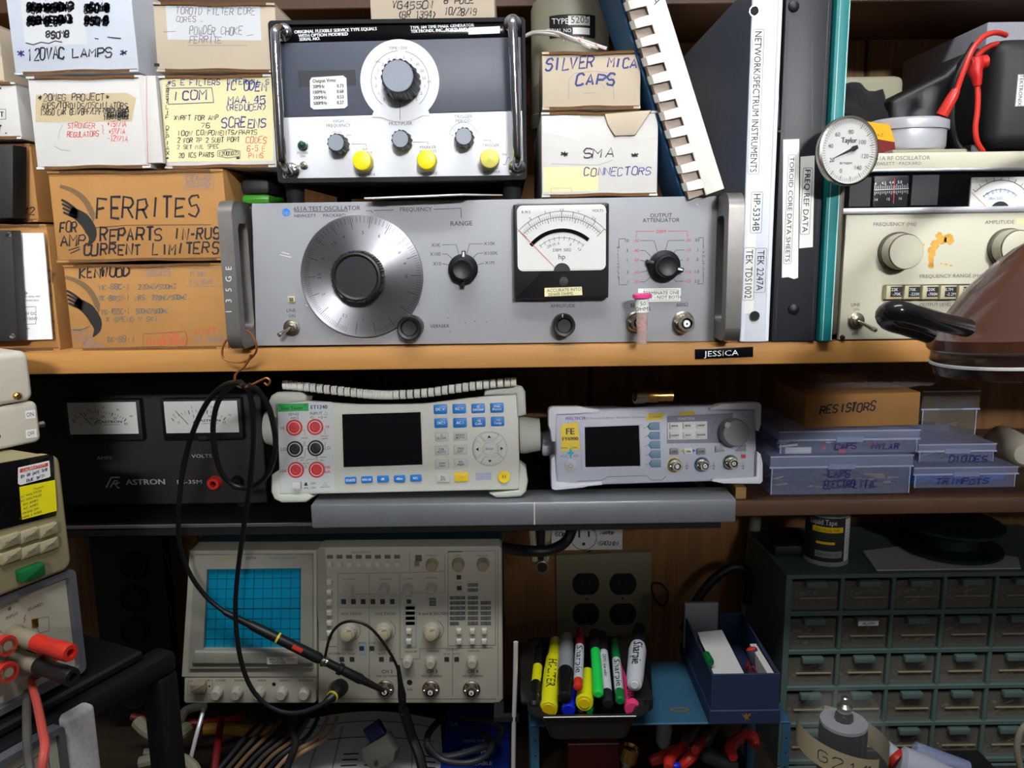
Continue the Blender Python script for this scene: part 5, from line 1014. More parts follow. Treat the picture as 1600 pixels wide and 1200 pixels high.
for x, s_, m in ((1054, 'CH1', 'pengrey'), (1075.5, 'ON', 'fgkey'), (1096, 'CH2', 'pengrey')): key(x, 705.5, 13.5, 10.5, m, [s_], 'print', 3, r=2, lab='grey channel key' if m == 'pengrey' else None)
mb = MB('fgbody', F); mb.K(891.5, 727.5, [(10.5, 0), (10.5, -.0012), (8.2, -.0016)], 30); mb.use('keygrey').K(891.5, 727.5, [(8, -.001), (8, -.0026), (7, -.003), (1, -.003)], 28); mb.use('printgrey').A(891.5, 728, 3, -235, 55, .8, -.0033); mb.L([(891.5, 724), (891.5, 727.5)], .8, -.0033); mb.build('power_button', t)
mb = MB('pengrey', F); mb.K(1144, 675, [(22.5, -.0005), (22.5, -.004), (21, -.013), (19, -.0145), (1, -.0145)], 48); a = mb.q(1137, 664, -.0148); kk = F.px(1137, 664); mb.use('keygrey').fan([(a[0] + 4.5 * kk * math.cos(rad(j * 20)), a[1] + 4.5 * kk * math.sin(rad(j * 20))) for j in range(18)], -.0147); mb.build('tuning_knob', t)
for pts in ([(1118, 697), (1127, 698), (1134, 705), (1118, 707)], [(1149, 705), (1158, 697), (1166, 695), (1166, 705)]):
    mb = MB('pengrey', F); mb.Q(pts, -.002, 0, .0005); mb.build('arrow_key', t)
bnc(F, t, 1054, 726.5, 10.5, ring='ringyellow'); bnc(F, t, 1096.5, 725.5, 10.5, ring='ringblue'); bnc(F, t, 1141, 722, 10.5, ring='ringgreen')
for pts in ([(857, 642), (859, 637.5), (864, 635.5), (905, 635), (915, 637), (936, 639.5), (938, 645), (870, 648), (868, 690), (862, 690), (860, 672), (857, 666)], [(861, 716), (867, 712), (870, 752), (898, 755), (940, 752.5), (941, 758), (918, 760), (912, 762), (868, 766), (862, 764), (861, 742)], [(1108, 638), (1130, 631), (1180, 628), (1187, 629), (1190, 634), (1189, 664), (1186, 674), (1181, 672), (1180, 640), (1110, 641)], [(1183, 705), (1189, 710), (1192, 724), (1192, 752), (1188, 756), (1130, 755.5), (1112, 752), (1114, 748.5), (1182, 745)]):
    mb = MB('fgbumper', F); mb.Q(pts, -.006, .016, .0008, 2); mb.build('corner_bumper', t)
mb = MB('fgbody', F); q = F.q(866, 694, .04); r = 20 * F.px(866, 694, .04); mb.lathe((q[0], .05, q[1]), (-1, 0, 0), [(r, 0), (r, .01), (r * .9, .012), (r * .3, .0125)], 30); mb.build('handle_hub', t)
zG = (F.m @ V((0, 0, F.q(1010, 636)[1]))).z
F = Fr(1010, 636, .17, z=ZF + .0005)
t = thing('coax_adapter', 'brass tee adapter glinting in shade behind the small waveform generator', 'connector', at=P(1005, 636, .16))
t.location.z = zG - .012
mb = MB('brass'); z = .009
mb.lathe((.004, 0, z), (1, 0, 0), [(.006, 0), (.007, .002), (.007, .01), (.0055, .011), (.0055, .02), (.006, .02), (.006, .026)], 20); mb.build('tee_body', t)
mb = MB('nickel'); mb.lathe((.004, 0, z), (-1, -.3, 0), [(.006, 0), (.0075, .004), (.0075, .014), (.005, .0145), (.005, .010)], 20); mb.build('coupling_ring', t)
mb = MB('pinewood'); a = P(1146, 778, .088); c = P(1165, 760, .088)
zz = min(ZF, ZR + .012)
solo(MB('pinewood').box(a.x + .001, c.x, .085, .16, ZR + .0003, max(c.z, ZR + .012), .0005, 1), 'wood_block', 'small pale wood block at the end of the foil wrapped plank', 'wood block', origin=((a.x + c.x) / 2, .1, ZR + .0003))
# ---------------------------------------------------------------- parts boxes on the brown shelf
def parts_box(label, x0, y0, x1, y1, lidh, Y, depth, zb, cells, text, fill, name='parts_box', fat=1, clear='clearplastic', group='clear parts boxes on the brown shelf', seed=1, front='clearpanel'):
    rr = random.Random(seed)
    F = Fr((x0 + x1) / 2, y1, Y, z=zb); t = thing(name, label, 'box', F, group); a = F.q(x0, (y0 + y1) / 2)[0]; c = F.q(x1, (y0 + y1) / 2)[0]; H = F.q((x0 + x1) / 2, y0)[1]; hl = H * lidh; k = F.px((x0 + x1) / 2, y1); e_ = .0018
    mb = MB(clear, F); w_ = .0012
    mb.prism(rrect(a + e_, c - e_, 0, H - hl, .002, 3), 0, w_, .0004)
    mb.box(a + e_, c - e_, w_, depth, 0, w_); mb.box(a + e_, c - e_, depth - w_, depth, w_, H - hl); mb.box(a + e_, a + e_ + w_, w_, depth - w_, w_, H - hl); mb.box(c - e_ - w_, c - e_, w_, depth - w_, w_, H - hl)
    mb.build('body', t)
    if cells:
        mb = MB(clear, F)
        for i in range(1, cells): x = a + (c - a) * i / cells; mb.box(x - .0006, x + .0006, w_, depth - w_, w_, H - hl)
        mb.build('dividers', t)
    mb = MB(front, F); mb.box(a, c, -.0012, depth + .0012, H - hl, H, .0012, 2); mb.build('lid', t)
    mb = MB(front, F); xm = (a + c) / 2; mb.box(xm - .013, xm + .013, -.003, -.0012, H - hl - .002, H - hl + .004, .0006, 1); mb.build('latch', t)
    mb = MB('clearedge', F); mb.box(a - .0004, c + .0004, -.0018, -.0012, H - hl - .0004, H - hl + .0012); mb.box(a, c, -.0018, -.0010, H - .0012, H)
    for x in (a + e_, c - e_ - .001): mb.box(x, x + .001, -.0006, -.0001, .0005, H - hl - .0005)
    mb.build('edge', t)
    mb = MB(fill[0], F); n = fill[1]
    for i in range(n):
        x = a + .006 + (c - a - .012) * rr.random(); yv = .006 + rr.random() * min(.03, depth - .01); z = .0035 + rr.random() * (H - hl) * fill[2]; mb.use(fill[3][i % len(fill[3])])
        an = rr.uniform(-.5, .5); L_ = rr.uniform(.004, .011); d = V((math.cos(an), rr.uniform(-.4, .4), math.sin(an) * .35)) * L_
        x = min(max(x, a + .004 + L_), c - .004 - L_); yv = max(yv, .003 + abs(d.y)); z = max(z, .0028 + abs(d.z)); p = V((x, yv, z)); mb.tube([p - d, p + d], fat * rr.uniform(.0006, .0015), 6)
    mb.build('contents', t, 'loose small components', kind='stuff')
    if text:
        mb = MB('darkblueprint', F)
        for s_, tx, ty, th, tw in text: mb.H(s_, tx, ty, th, tw, 1.7, y=-.0004 if ty > y0 + (y1 - y0) * lidh else -.0016)
        mb.build('handwriting', t, 'dark blue marker writing')
    return F, t, a, c, H
F1, _, a, c, H1 = parts_box('large clear parts box marked CAPS full of component leads, lowest on the brown shelf', 1202, 711, 1425, 771, .3, .095, .115, ZR + .0005, 3, [('CAPS', 1293, 746, 12, 36), ('ELECTROLYTIC', 1286, 763, 12, 84)], ('nickel', 90, .34, ['nickel', 'print', 'nickel', 'darkblueprint', 'cabletan']))
F2, _, a, c, H2 = parts_box('flatter clear parts box with red component and CAPS MYLAR marking under the brown carton', 1216, 672, 1436, 709.5, .42, .1, .105, F1.O.z + H1 + .0006, 4, [('CAPS', 1304, 702, 9, 36), ('MYLAR', 1362, 702, 9, 44)], ('nickel', 26, .5, ['label', 'nickel', 'jackred', 'nickel']))
mb = MB('label', F2); mb.R(1227, 699, 1268, 709, .002, .0035); mb.use('jackred').R(1310, 702, 1322, 709, .002, .004); mb.R(1285, 698, 1291, 703, .002, .004); o = mb.build('paper_slip', _)
F3, _, a, c, H3 = parts_box('clear parts box filled with bright blue trimmer parts beside the big clear box', 1426, 729, 1589, 766, .36, .11, .11, ZR + .0005, 3, [('TRIMPOTS', 1462, 757, 9, 84)], ('partblue', 90, .5, ['partblue', 'keyblue', 'partblue']), fat=1.9)
F4, _, a, c, H4 = parts_box('clear parts box marked DIODES on the box of blue trimmer parts', 1433, 693, 1555, 728, .42, .125, .085, F3.O.z + H3 + .0006, 0, [('DIODES', 1482, 722, 10, 62)], ('nickel', 40, .5, ['caninside', 'nickel', 'oldbeige']))
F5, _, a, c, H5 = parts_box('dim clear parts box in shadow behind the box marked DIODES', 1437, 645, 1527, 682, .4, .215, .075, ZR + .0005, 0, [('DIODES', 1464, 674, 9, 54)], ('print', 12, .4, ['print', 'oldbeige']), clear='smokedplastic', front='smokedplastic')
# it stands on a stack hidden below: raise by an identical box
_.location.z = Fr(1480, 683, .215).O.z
zz5 = Fr(1480, 683, .215).O.z
mb = MB('kraftdark'); a_ = P(1440, 690, .215).x
solo(mb.box(a_, a_ + .075, .222, .29, ZR + .0005, zz5 - .0005, .001, 1), 'dark_carton', 'dark carton under the dim clear box behind the DIODES box', 'box', origin=(a_ + .04, .25, ZR + .0005))
def a_res(b, F): b.use('ink').H('RESISTORS', 1282, 646, 13, 86, 2.2, rise=.03)
carton('carton', 'brown carton marked RESISTORS on the clear parts boxes', 1258, 616, 1437, 674, .105, .09, 'kraft', a_res, zb=F2.O.z + H2 + .0015, lid=False, roll=.01)
# thin dark bag lying on the carton
F = Fr(1360, 612, .1, z=F2.O.z + H2 + .0015 + Fr(1347, 674, .105).q(1347, 615)[1] + .0008)
t = thing('plastic_bag', 'crumpled clear plastic bag lying on the carton marked RESISTORS', 'bag', F)
B = bmesh.new(); bmesh.ops.create_grid(B, x_segments=26, y_segments=14, size=.5); k = F.px(1360, 600)
vs = []
for v in B.verts:
    u, w_ = v.co.x + .5, v.co.y + .5; taper = 1 if u < .75 else 1 - (u - .75) * 1.6
    h = .019 * math.sin(math.pi * min(1, u * 1.02)) ** .6 * math.sin(math.pi * w_) ** .6 * taper + .0035 * _n.noise(V((u * 7, w_ * 5, 1))) + .004 * max(0, _n.noise(V((u * 15, w_ * 4, 4))))
    v.co = V(((-108 + 240 * u) * k, .004 + (.08 * w_ - .04) * taper + .04, max(.0006, h + (.004 if u > .9 else 0))))
B.verts.index_update(); mb = MB('bagplastic', F); mb.bm(B); mb.build('film', t)
mb = MB('cabletan', F); mb.box(-70 * k, 8 * k, .018, .06, .002, .012, .003, 2); mb.build('card_insert', t, 'brownish card inside')
F = Fr(1580, 742, .13, z=ZR + .0004)
p = P(1603, 715, .17); r = .0178
mb = MB('bulbwhite'); mb.lathe((p.x, p.y + .03, ZR + r + .001), (-.15, -1, .0), [(r * .7, -.03), (r, -.02), (r, .005), (r * 1.0, .02), (r * .9, .03), (r * .6, .037), (.001, .039)], 32)
solo(mb, 'white_cylinder', 'rounded white plastic cylinder lying at the dark end beside the blue trimmer box', 'container', origin=(p.x, p.y, ZR + .001))
# ---------------------------------------------------------------- stacked instruments at the near end, turned towards the bench
YAW = rad(64)
def corner_frame(px, py, Y, dy=0): 
    F = Fr(px, py, Y, yaw=YAW); return F
F = Fr(128, 1045, -.075, yaw=YAW)
FM = F
t = thing('bench_voltmeter', 'cream meter with red banana plugs, lowest of the turned instrument stack', 'test instrument', F)
W_ = .2; Hm = F.q(112, 884)[1]
def unt(mb): return mb
mb = MB('hpcream', F); mb.prism(rrect(-W_, -.004, .0035, Hm - .0035, .002), -.001, .004, .0006); y = -.0013; mb.use('printgrey')
mb.T('REAR', 14, 937, 4.5, y=y); mb.T('TERMINAL', 14, 944, 4.5, y=y); mb.T('GUARD', 55, 948, 4.5, y=y); mb.T('INPUT', 19, 962, 4.5, y=y); mb.C(15, 951, 2.6, y)
mb.L([(50, 968), (76, 963), (77, 985), (62, 989)], .7, y, True); mb.L([(27, 1078), (31, 1068), (33, 1077)], .8, y, True)
mb.use('stickerred').L([(40, 960), (37, 967), (40, 967), (37, 973)], 1.2, y); mb.use('label').Qf([(-6, 1090), (5, 1087), (6, 1097), (-6, 1101)], y)
mb.build('front_panel', t)
mb = MB('frameblue', F); mb.ring(rrect(-W_ - .004, 0, 0, Hm, .005), rrect(-W_ + .002, -.0055, .005, Hm - .005, .003), -.006, .006); mb.build('bezel', t, 'dark grey bezel')
mb = MB('frameblue', F); mb.box(-W_, -.001, .0062, .11, .001, Hm - .001, .002, 1); mb.build('case', t)
mb = MB('brass', F); mb.Q([(50, 968), (60, 966), (61, 979), (51, 981)], -.002, 0, .0005); mb.build('guard_switch', t)
k = F.px(30, 1000)
def post(px, py, m, L_=.019, r=.0064):
    a = F.q(px, py); mb = MB('postgrey', F); mb.lathe((a[0], 0, a[1]), (0, -1, 0), [(r * 1.25, 0), (r * 1.25, .003), (r, .004), (r, L_ - .006), (r * .9, L_)], 24); 
    if m: mb.use(m).lathe((a[0], 0, a[1]), (0, -1, 0), [(r * 1.0, L_ - .006), (r * 1.1, L_ - .005), (r * 1.1, L_), (r * .5, L_), (r * .5, L_ - .006)], 24)
    mb.build('binding_post', t); return a
A1 = post(20, 992, None, .026); A2 = post(24, 1028, None, .026); post(-16, 1000, 'leadred', .02); post(-14, 1041, 'leadred', .02); A3 = post(50, 1008, 'leadred', .026)
FV = F
ZV = (F.m @ V((0, 0, Hm))).z
def plug(a, m, name, lab, L0=.0265, tail=None, lm=None, r=.0062):
    t = thing(name, lab, 'plug', at=F.m @ V((a[0], -L0, a[1])))
    inv = t.matrix_world.inverted() @ F.m
    mb = MB(m); mb.X = inv; mb.lathe((a[0], -L0, a[1]), (0, -1, 0), [(r, 0), (r * 1.02, .004), (r * .94, .006), (r * .94, .02), (r, .022), (r * 1.02, .034), (r * .9, .036), (r * .45, .036), (r * .42, .028), (r * .1, .028)], 24); mb.build('shell', t)
    mb = MB(lm); p = F.m @ V((a[0], -L0 - .009, a[1])); pts = [p] + tail; mb.tube(smooth(pts, 6), .0028, 10); mb.v = [t.matrix_world.inverted() @ v for v in mb.v]; mb.build('lead', t, 'trailing lead'); return t
pr_ = F.m @ V((A1[0], -.034, A1[1]))
def dropx(p, pts): return [P(x, y, Y - .085) for x, y, Y in pts]
plug(A1, 'leadred', 'banana_plug', 'red banana plug with pinkish red lead hanging down from the cream meter', tail=dropx(0, ((50, 1045, -.02), (49, 1065, -.03), (58, 1100, -.06), (66, 1140, -.1), (70, 1165, -.12), (66, 1200, -.13), (64, 1240, -.13), (60, 1330, -.13))), lm='leadpink')
plug(A2, 'leadblack', 'banana_plug', 'black banana plug with grey lead under the red plug on the cream meter', tail=dropx(0, ((46, 1065, -.012), (42, 1090, -.04), (42, 1130, -.08), (43, 1170, -.1), (47, 1210, -.12), (52, 1320, -.12))), lm='leadgrey')
# gold meter
F = Fr(112, 870, -.083, yaw=YAW, z=ZV + .002)
t = thing('gold_multimeter', 'tan bench meter with yellow and red stickers, second in the turned instrument stack', 'test instrument', F)
Hg = F.q(99, 706)[1]
mb = MB('goldbody', F); mb.prism(rrect(-.2, 0, 0, Hg, .008), 0, .012, .003, 3); mb.use('goldbody'); mb.build('front_frame', t)
mb = MB('goldbody', F); mb.box(-.2, -.002, .0122, .11, .001, Hg - .001, .004, 2); mb.build('case', t)
mb = MB('blackgloss', F); mb.Q([(-30, 729), (-30, 836), (88, 806), (84, 712), (80, 710)], -.0012, .0005, .0005); mb.build('display_window', t, 'black display window')
mb = MB('label', F); mb.Q([(29, 731), (77, 720), (79, 744), (76, 746), (32, 758), (29, 756)], -.0018, -.0012); mb.use('stickerred').Qf([(31, 733), (75, 723), (75, 728), (31, 738.5)], -.002); mb.use('white').T('CALIBRATION', 53, 730.5, 3.8, y=-.0022, rot=.02); mb.use('darkblueprint'); mb.H('BY RR DATE 9/8', 33, 747, 4, 42, .7, y=-.0021, rise=.02); mb.H('DUE 9/21', 42, 753, 4, 30, .7, y=-.0021, rise=.02); mb.build('calibration_sticker', t, 'white sticker with red calibration heading')
mb = MB('stickeryellow', F); mb.Q([(31, 761), (86, 750), (89, 798), (35, 812)], -.0017, -.0012); mb.use('rfbronze')
for i, s_ in enumerate(('Tested', 'DC VOLTAGE', 'AC VOLTAGE', 'DC AMPS', 'AC AMPS', 'OHMS 2W', 'OHMS 4 WIRE')): mb.T(s_, 48 if i else 60, 765 - (i == 0) * 3 + i * 6.6, 3.2, y=-.002, rot=.02, sx=1.2)
mb.build('yellow_sticker', t, 'bright yellow sticker with a printed list')
for x, yy, s_ in ((12, 844, 'AUTO'), (42, 836, 'RANGE'), (71, 828, 'SGL'), (14, 868, 'DCV'), (43, 860, 'ACV'), (72, 851, 'OHM')):
    mb = MB('goldkey', F); a = mb.q(x, yy); mb.prism(rrect(a[0] - .0075, a[0] + .0075, a[1] - .0042, a[1] + .0042, .001), -.004, 0, .0012, 2); mb.use('printgrey').text(s_, a[0], a[1], .0022, y=-.0043); mb.build('key', t)
mb = MB('goldkey', F); mb.L([(20, 886), (70, 868), (71, 892)], 1, -.0003); mb.build('recess_line', t)
mb = MB('buttongreen', F); a = mb.q(44, 893); mb.prism(rrect(a[0] - .009, a[0] + .0085, a[1] - .0045, a[1] + .0045, .0012), -.007, 0, .0012, 2); mb.build('power_button', t, 'green power button')
ZG = (F.m @ V((0, 0, Hg))).z
# two part box with ON and OFF labels
pz = PZ(66, 690, ZG + .0008); F = Fr(66, 690, pz.y, yaw=rad(56)); dS = max(.03, min(.1, (-.003 - pz.y) / .56))
t = thing('switch_box', 'pale beige two part metal box with ON and OFF labels, topmost of its stack', 'switch box', F)
H1_ = F.q(60, 624)[1]; H2_ = F.q(50, 546)[1]
mb = MB('beigebox', F); mb.prism(rrect(-.16, 0, 0, H1_ - .0006, .005), 0, dS - .001, .003, 3); y = -.0004; mb.use('label'); mb.Qf([(39, 642), (55, 640), (56, 653), (40, 655)], y); mb.Qf([(40, 672), (57, 670), (58, 683), (41, 685)], y); mb.use('print'); mb.T('ON', 47, 647.5, 7, y=y - .0003, sx=.7); mb.T('OFF', 48.5, 677.5, 7, y=y - .0003, sx=.62); mb.use('blackmatte').C(-4, 682, 5, y); mb.build('base', t)
mb = MB('beigebox', F); mb.prism(rrect(-.161, -.003, H1_, H2_, .006), -.002, dS, .004, 3); mb.build('cover', t)
mb = MB('brass', F); mb.K(24, 618, [(6.5, -.002), (6, -.004), (3, -.005), (2.6, -.0035), (.5, -.0035)], 18); mb.build('brass_screw', t)
a = F.q(66, 668); mb = MB('nickel', F); mb.lathe((0, .012, a[1]), (1, 0, 0), [(.004, 0), (.004, .002), (.0022, .0025), (.0026, .008), (.001, .0095)], 14); mb.build('toggle_switch', t)
# black equipment frame under the stack with a cream panel inside
def seg(name, t, pts, r, m='black', lab=None):
    mb = MB(m); mb.tube(pts, r, 8); mb.v = [t.matrix_world.inverted() @ v for v in mb.v]; mb.build(name, t, lab)
zt_ = FM.O.z
F = Fr(150, 1050, -.055, yaw=YAW, z=zt_ - .004)
t = thing('equipment_frame', 'black open metal frame carrying the turned instrument stack', 'equipment rack', F)
D_ = zt_ - .004 - ZB
mb = MB('black', F); mb.box(-.26, .028, -.022, .13, -.008, 0, .002, 1); mb.build('top_plate', t)
mb = MB('black', F); z0 = -D_ + .0005
for nm, q in (('top_rail', (-.26, .05, -.034, -.012, -.026, -.0085)),): 
    mb = MB('black', F); mb.box(*q, .004, 2); mb.build(nm, t)
for x in (.03, -.25):
    mb = MB('black', F); mb.box(x, x + .02, -.034, -.012, z0, -.0265, .003, 2); mb.build('upright', t)
for x in (.012, -.25):
    mb = MB('black', F); mb.box(x, x + .012, .11, .128, z0, -.0085, .003, 2); mb.build('rear_upright', t)
F2 = Fr(150, 1160, -.10, yaw=YAW, z=ZB + .0005)
a = F2.q(85, 1140); c = F2.q(132, 1100)
t2 = thing('cream_instrument', 'cream panelled instrument with grey bezel inside the black frame, beside pink foam', 'test instrument', F2)
xr = F2.q(86, 1140)[0]; zt2 = F2.q(86, 1138)[1]
mb = MB('hpcream', F2); mb.prism(rrect(xr - .14, xr, .003, zt2 - .003, .002), -.001, .003, .0005); mb.use('printgrey').line(rrect(xr - .13, xr - .008, .01, zt2 - .012, .002), .0006, -.0014, True); mb.build('front_panel', t2)
mb = MB('frameblue', F2); mb.ring(rrect(xr - .145, xr + .004, 0, zt2 + .002, .004), rrect(xr - .14, xr - .0005, .004, zt2 - .003, .002), -.005, .006); mb.build('bezel', t2)
mb = MB('frameblue', F2); mb.box(xr - .142, xr + .002, .0062, .1, .001, zt2, .002, 1); mb.build('case', t2)
mb = MB('foam', F2); mb.box(xr + .0055, xr + .03, -.004, .1, 0, zt2 + .004, .004, 3)
solo(mb, 'foam_block', 'pinkish white foam block beside the cream panelled instrument', 'foam', F2)
# ---------------------------------------------------------------- oscilloscope
F = Fr(540, 1099, .126)
ZSC = F.O.z
t = thing('oscilloscope', 'beige oscilloscope with blue gridded screen under the black shelf', 'oscilloscope', F)
# panels
mb = MB('scopebeige', F); mb.Q([(503, 855), (780, 853), (784, 857), (786, 1092), (780, 1099), (497, 1099), (497, 857)], 0, .02, .0015, 2); y = -.0004
def tx(s_, x, yy, h=3.6, m='printgrey', **k): mb.use(m).T(s_, x, yy, h, y=y, **k)
mb.use('scopeframe').Rf(499, 857, 508, 1000, y + .0001)
tx('VOLTS/DIV', 549, 959, 4.6, bold=.1); tx('VOLTS/DIV', 602.5, 959, 4.6, bold=.1); tx('A and B SEC/DIV', 677, 958.5, 4.6, bold=.1)
tx('CH 2', 605, 1049, 5.4, bold=.1); tx('CH 3', 675, 1049, 5.4, bold=.1); tx('CH 4', 739, 1049, 5.4, bold=.1)
for x in (605, 675, 739): tx('1MΩ 15pF ≤400Vpk', x, 1056, 2.8)
for x, yy, s_ in ((545, 905, 'POSITION'), (603, 905, 'POSITION'), (638, 904, 'CURSOR'), (674, 903, 'POSITION'), (543, 1015, 'COUPLING'), (602, 1015, 'COUPLING'), (642, 1018, 'TRACE SEP'), (677, 1017, 'POSITION'), (740, 1017, 'POSITION'), (707, 1015, 'VOLTS/DIV'), (522, 1021, 'INT FREQ'), (675, 868, 'INTENSITY'), (715, 868, 'LEVEL'), (753, 868, 'HOLDOFF'), (564, 863, 'MEASUREMENTS'), (640, 1077, 'GND')): tx(s_, x, yy, 2.8)
mb.use('printgrey')
for p in ([(528, 896), (625, 895), (695, 893)], [(528, 896), (528, 1055)], [(577, 896), (577, 1066)], [(625, 895), (625, 1030)], [(695, 866), (695, 926), (625, 927)], [(625, 1030), (656, 1029), (656, 1013), (770, 1012)], [(707, 1012), (707, 1088)], [(508, 1092), (775, 1092)], [(778, 860), (778, 1088)], [(640, 862), (640, 893)], [(512, 1010), (526, 1010)]): mb.L(p, .6, y)
mb.use('scopegreen').L([(700, 862), (774, 860.5), (774, 1008), (700, 1009)], .9, y, True); mb.L([(700, 862), (722, 861.7)], 2, y)
mb.use('scopeblue').Qf([(530, 927), (621, 927), (621, 950), (530, 950)], y + .0001); mb.Qf([(631, 945), (651, 945), (651, 1012), (631, 1012)], y + .0001); mb.Qf([(561, 1003), (573, 1003), (573, 1023), (561, 1023)], y + .0001)
mb.use('scopebeige').Qf([(532, 929), (619, 929), (619, 948), (532, 948)], y); mb.Qf([(633, 947), (649, 947), (649, 1010), (633, 1010)], y)
# indicator legends
for i in range(8): mb.use('printgrey').Rf(511 + i * 15, 867, 520 + i * 15, 873, y)
def led(x, yy, w_=7, h=7): mb.use('scopedark').Rf(x - w_ / 2, yy - h / 2, x + w_ / 2, yy + h / 2, y - .0002)
for i in range(6): led(537 + i * 15.2, 940, 7, 8); mb.use('printgrey').T('CH%d' % (i + 1), 537 + i * 15.2, 932, 2.4, y=y)
for x, yy in ((639, 940), (717, 902), (717.5, 919), (565, 1013), (581, 1013), (534, 1030), (550, 1030), (596, 1030), (612, 1030), (698, 1030), (713.5, 1030)): led(x, yy); mb.use('printgrey').T('AC DC', x, yy - 8.5, 2.4, y=y)
for c, x0, w_, rows in ((0, 703, 24, (934, 942, 950, 958, 966)), (1, 731, 16, (914, 922, 934, 942, 950, 958, 966, 974)), (2, 751, 16, (942, 950, 958, 966, 974))):
    for yy in rows:
        mb.use('printgrey').Rf(x0, yy - 2.7, x0 + w_, yy + 2.7, y); mb.use('scopedark').Rf(x0 + w_ * .42, yy - 1.6, x0 + w_ * .55, yy + 1.6, y - .0002); mb.use('scopebeige').T('MODE  SRC', x0 + w_ / 2, yy, 2, y=y - .0003)
mb.use('printgrey').Rf(703, 971.5, 717, 977, y)
for yy in (950, 958, 966, 974): mb.use('printgrey').Rf(634, yy - 2.7, 648, yy + 2.7, y)
mb.use('printgrey').Rf(671, 934, 681, 947, y); mb.use('scopebeige').T('MAG', 676, 938, 2.6, y=y - .0002); mb.T('x10', 676, 943, 2.6, y=y - .0002)
mb.use('printgrey').Rf(649, 867, 659, 877, y)
mb.use('blackmatte').C(640, 1066, 4.2, y - .0002)
mb.build('control_panel', t)
def kb(x, yy, w_=7.5, h=7.5, m='scopekey', lab=None):
    mb = MB(m, F); mb.R(x - w_ / 2, yy - h / 2, x + w_ / 2, yy + h / 2, -.004, 0, .0008, 0, 1); mb.build('push_button', t, lab)
for i in range(6): kb(514, 911 + i * 16)
for i in range(8): kb(515 + i * 15, 883)
kb(651, 882, 7, 7, 'postgrey')
for x in (717, 738, 756.5): kb(x, 988); kb(x - .0, 1004)
kb(638.5, 988); kb(638.5, 1004)
def kn(x, yy, r, m='scopeknob', h=.009, cap=None):
    mb = MB(m, F); mb.K(x, yy, [(r * 1.08, 0), (r * 1.08, -.003), (r, -.0035), (r * .92, -h), (r * .8, -h - .0008), (1, -h - .0008)], 36, .02, 18)
    if cap: mb.use(cap).K(x - .8, yy + 1, [(r * .72, -h), (r * .7, -h - .003), (r * .6, -h - .0035), (1, -h - .0035)], 28); mb.use('print').L([(x - 4, yy + 1.5), (x + 3, yy + 1)], 1, -h - .0039)
    mb.build('knob', t)
for x, yy in ((545.5, 919), (601, 918), (637.5, 918.5), (674.5, 917.5), (637.5, 1031), (673.5, 1032), (738, 1031.5)): kn(x, yy, 7.6)
for x, yy in ((675, 881), (716, 880), (755, 880)): kn(x, yy, 9, 'goldkey')
for x, yy in ((545, 985), (600, 984.5), (675, 984)): kn(x, yy, 12.5, 'scopeknob', .009, 'scopetan'); mb = MB('printgrey', F); mb.A(x, yy, 18, -60, 60, .6, -.0006); mb.build('scale_arc', t)
for x, yy in ((602.5, 1074.5), (673.5, 1075), (737, 1075.5)): bnc(F, t, x, yy, 13.5, ln=.010)
bnc(F, t, 527, 1074, 13, ln=.010)
# screen side
mb = MB('scopebeige', F); o = [F.q(*p) for p in ((286.5, 1054), (496, 1054), (496, 857), (299, 858))]; i_ = [F.q(*p, -.004) for p in ((309, 1031), (485, 1030), (483, 871), (314, 873))]
mb.ring(o, i_, -.004, .02); mb.build('screen_surround', t)
mb = MB('scopeframe', F); o = [F.q(*p, -.0065) for p in ((295, 1044), (489, 1043), (489, 866), (305, 867))]; i_ = [F.q(*p, -.0065) for p in ((318, 1014), (470, 1014), (471, 887), (324, 889))]
n_ = 4; mb.ring(o, i_, -.0075, -.003, slope=.0); mb.Q([(299, 1038), (488, 1038), (485, 1019), (303, 1019)], -.011, -.007, .002, 3); mb.use('scopeline').T('2247A', 392, 872, 4.4, y=-.0079); mb.use('printgrey').T('100 MHz OSCILLOSCOPE', 442, 872, 2.6, y=-.0079); mb.use('goldkey').Rf(335, 870, 372, 875, -.0078); mb.build('screen_bezel', t)
mb = MB('scopescreen', F); mb.Q([(317, 1015), (471, 1015), (472, 886), (323, 888)], -.0028, .001); mb.use('scopeline'); y = -.0031
X = lambda u, v: (324 + (471 - 324) * u + (318 - 324) * v * (1 - u) + (469.7 - 471) * v * u, (889 * (1 - u) + 887 * u) * (1 - v) + 1014 * v)
for i in range(11):
    u = .015 + .97 * i / 10; mb.L([X(u, 0), X(u, 1)], .7 if i != 5 else 1, y)
for j in range(9):
    v = j / 8; mb.L([X(0, v), X(1, v)], .7 if j != 4 else 1, y)
for i in range(51): u = .015 + .97 * i / 50; a = X(u, .5); mb.L([(a[0], a[1] - 1.6), (a[0], a[1] + 1.6)], .5, y)
mb.build('screen', t, 'blue filtered screen with black graticule')
mb = MB('label', F); mb.R(417.5, 1027, 464, 1038, -.0116, -.0105); mb.use('print').T('SELF CAL', 432, 1030, 4, y=-.0119); mb.T('MEASURE', 434, 1035.2, 4, y=-.0119); mb.use('stickerred').T('THEN', 455, 1030, 4, y=-.0119); mb.build('label_strip', t, 'white label strip with small print')
for x, yy in ((297, 1043), (480, 1043)): screw(F, t, x, yy, 4.5, 'rfbronze')
mb = MB('scopebeige', F); mb.Q([(288, 1057), (494, 1057), (494, 1096), (491, 1099), (290, 1099), (287, 1096)], -.003, .02, .0015, 2); y = -.0034; mb.use('printgrey')
for s_, x in (('READOUT', 318, ), ('A INTEN', 345), ('B INTEN', 374), ('FOCUS', 409), ('READOUT', 446), ('SCALE ILLUM', 478)): mb.T(s_, x, 1063, 2.8, y=y)
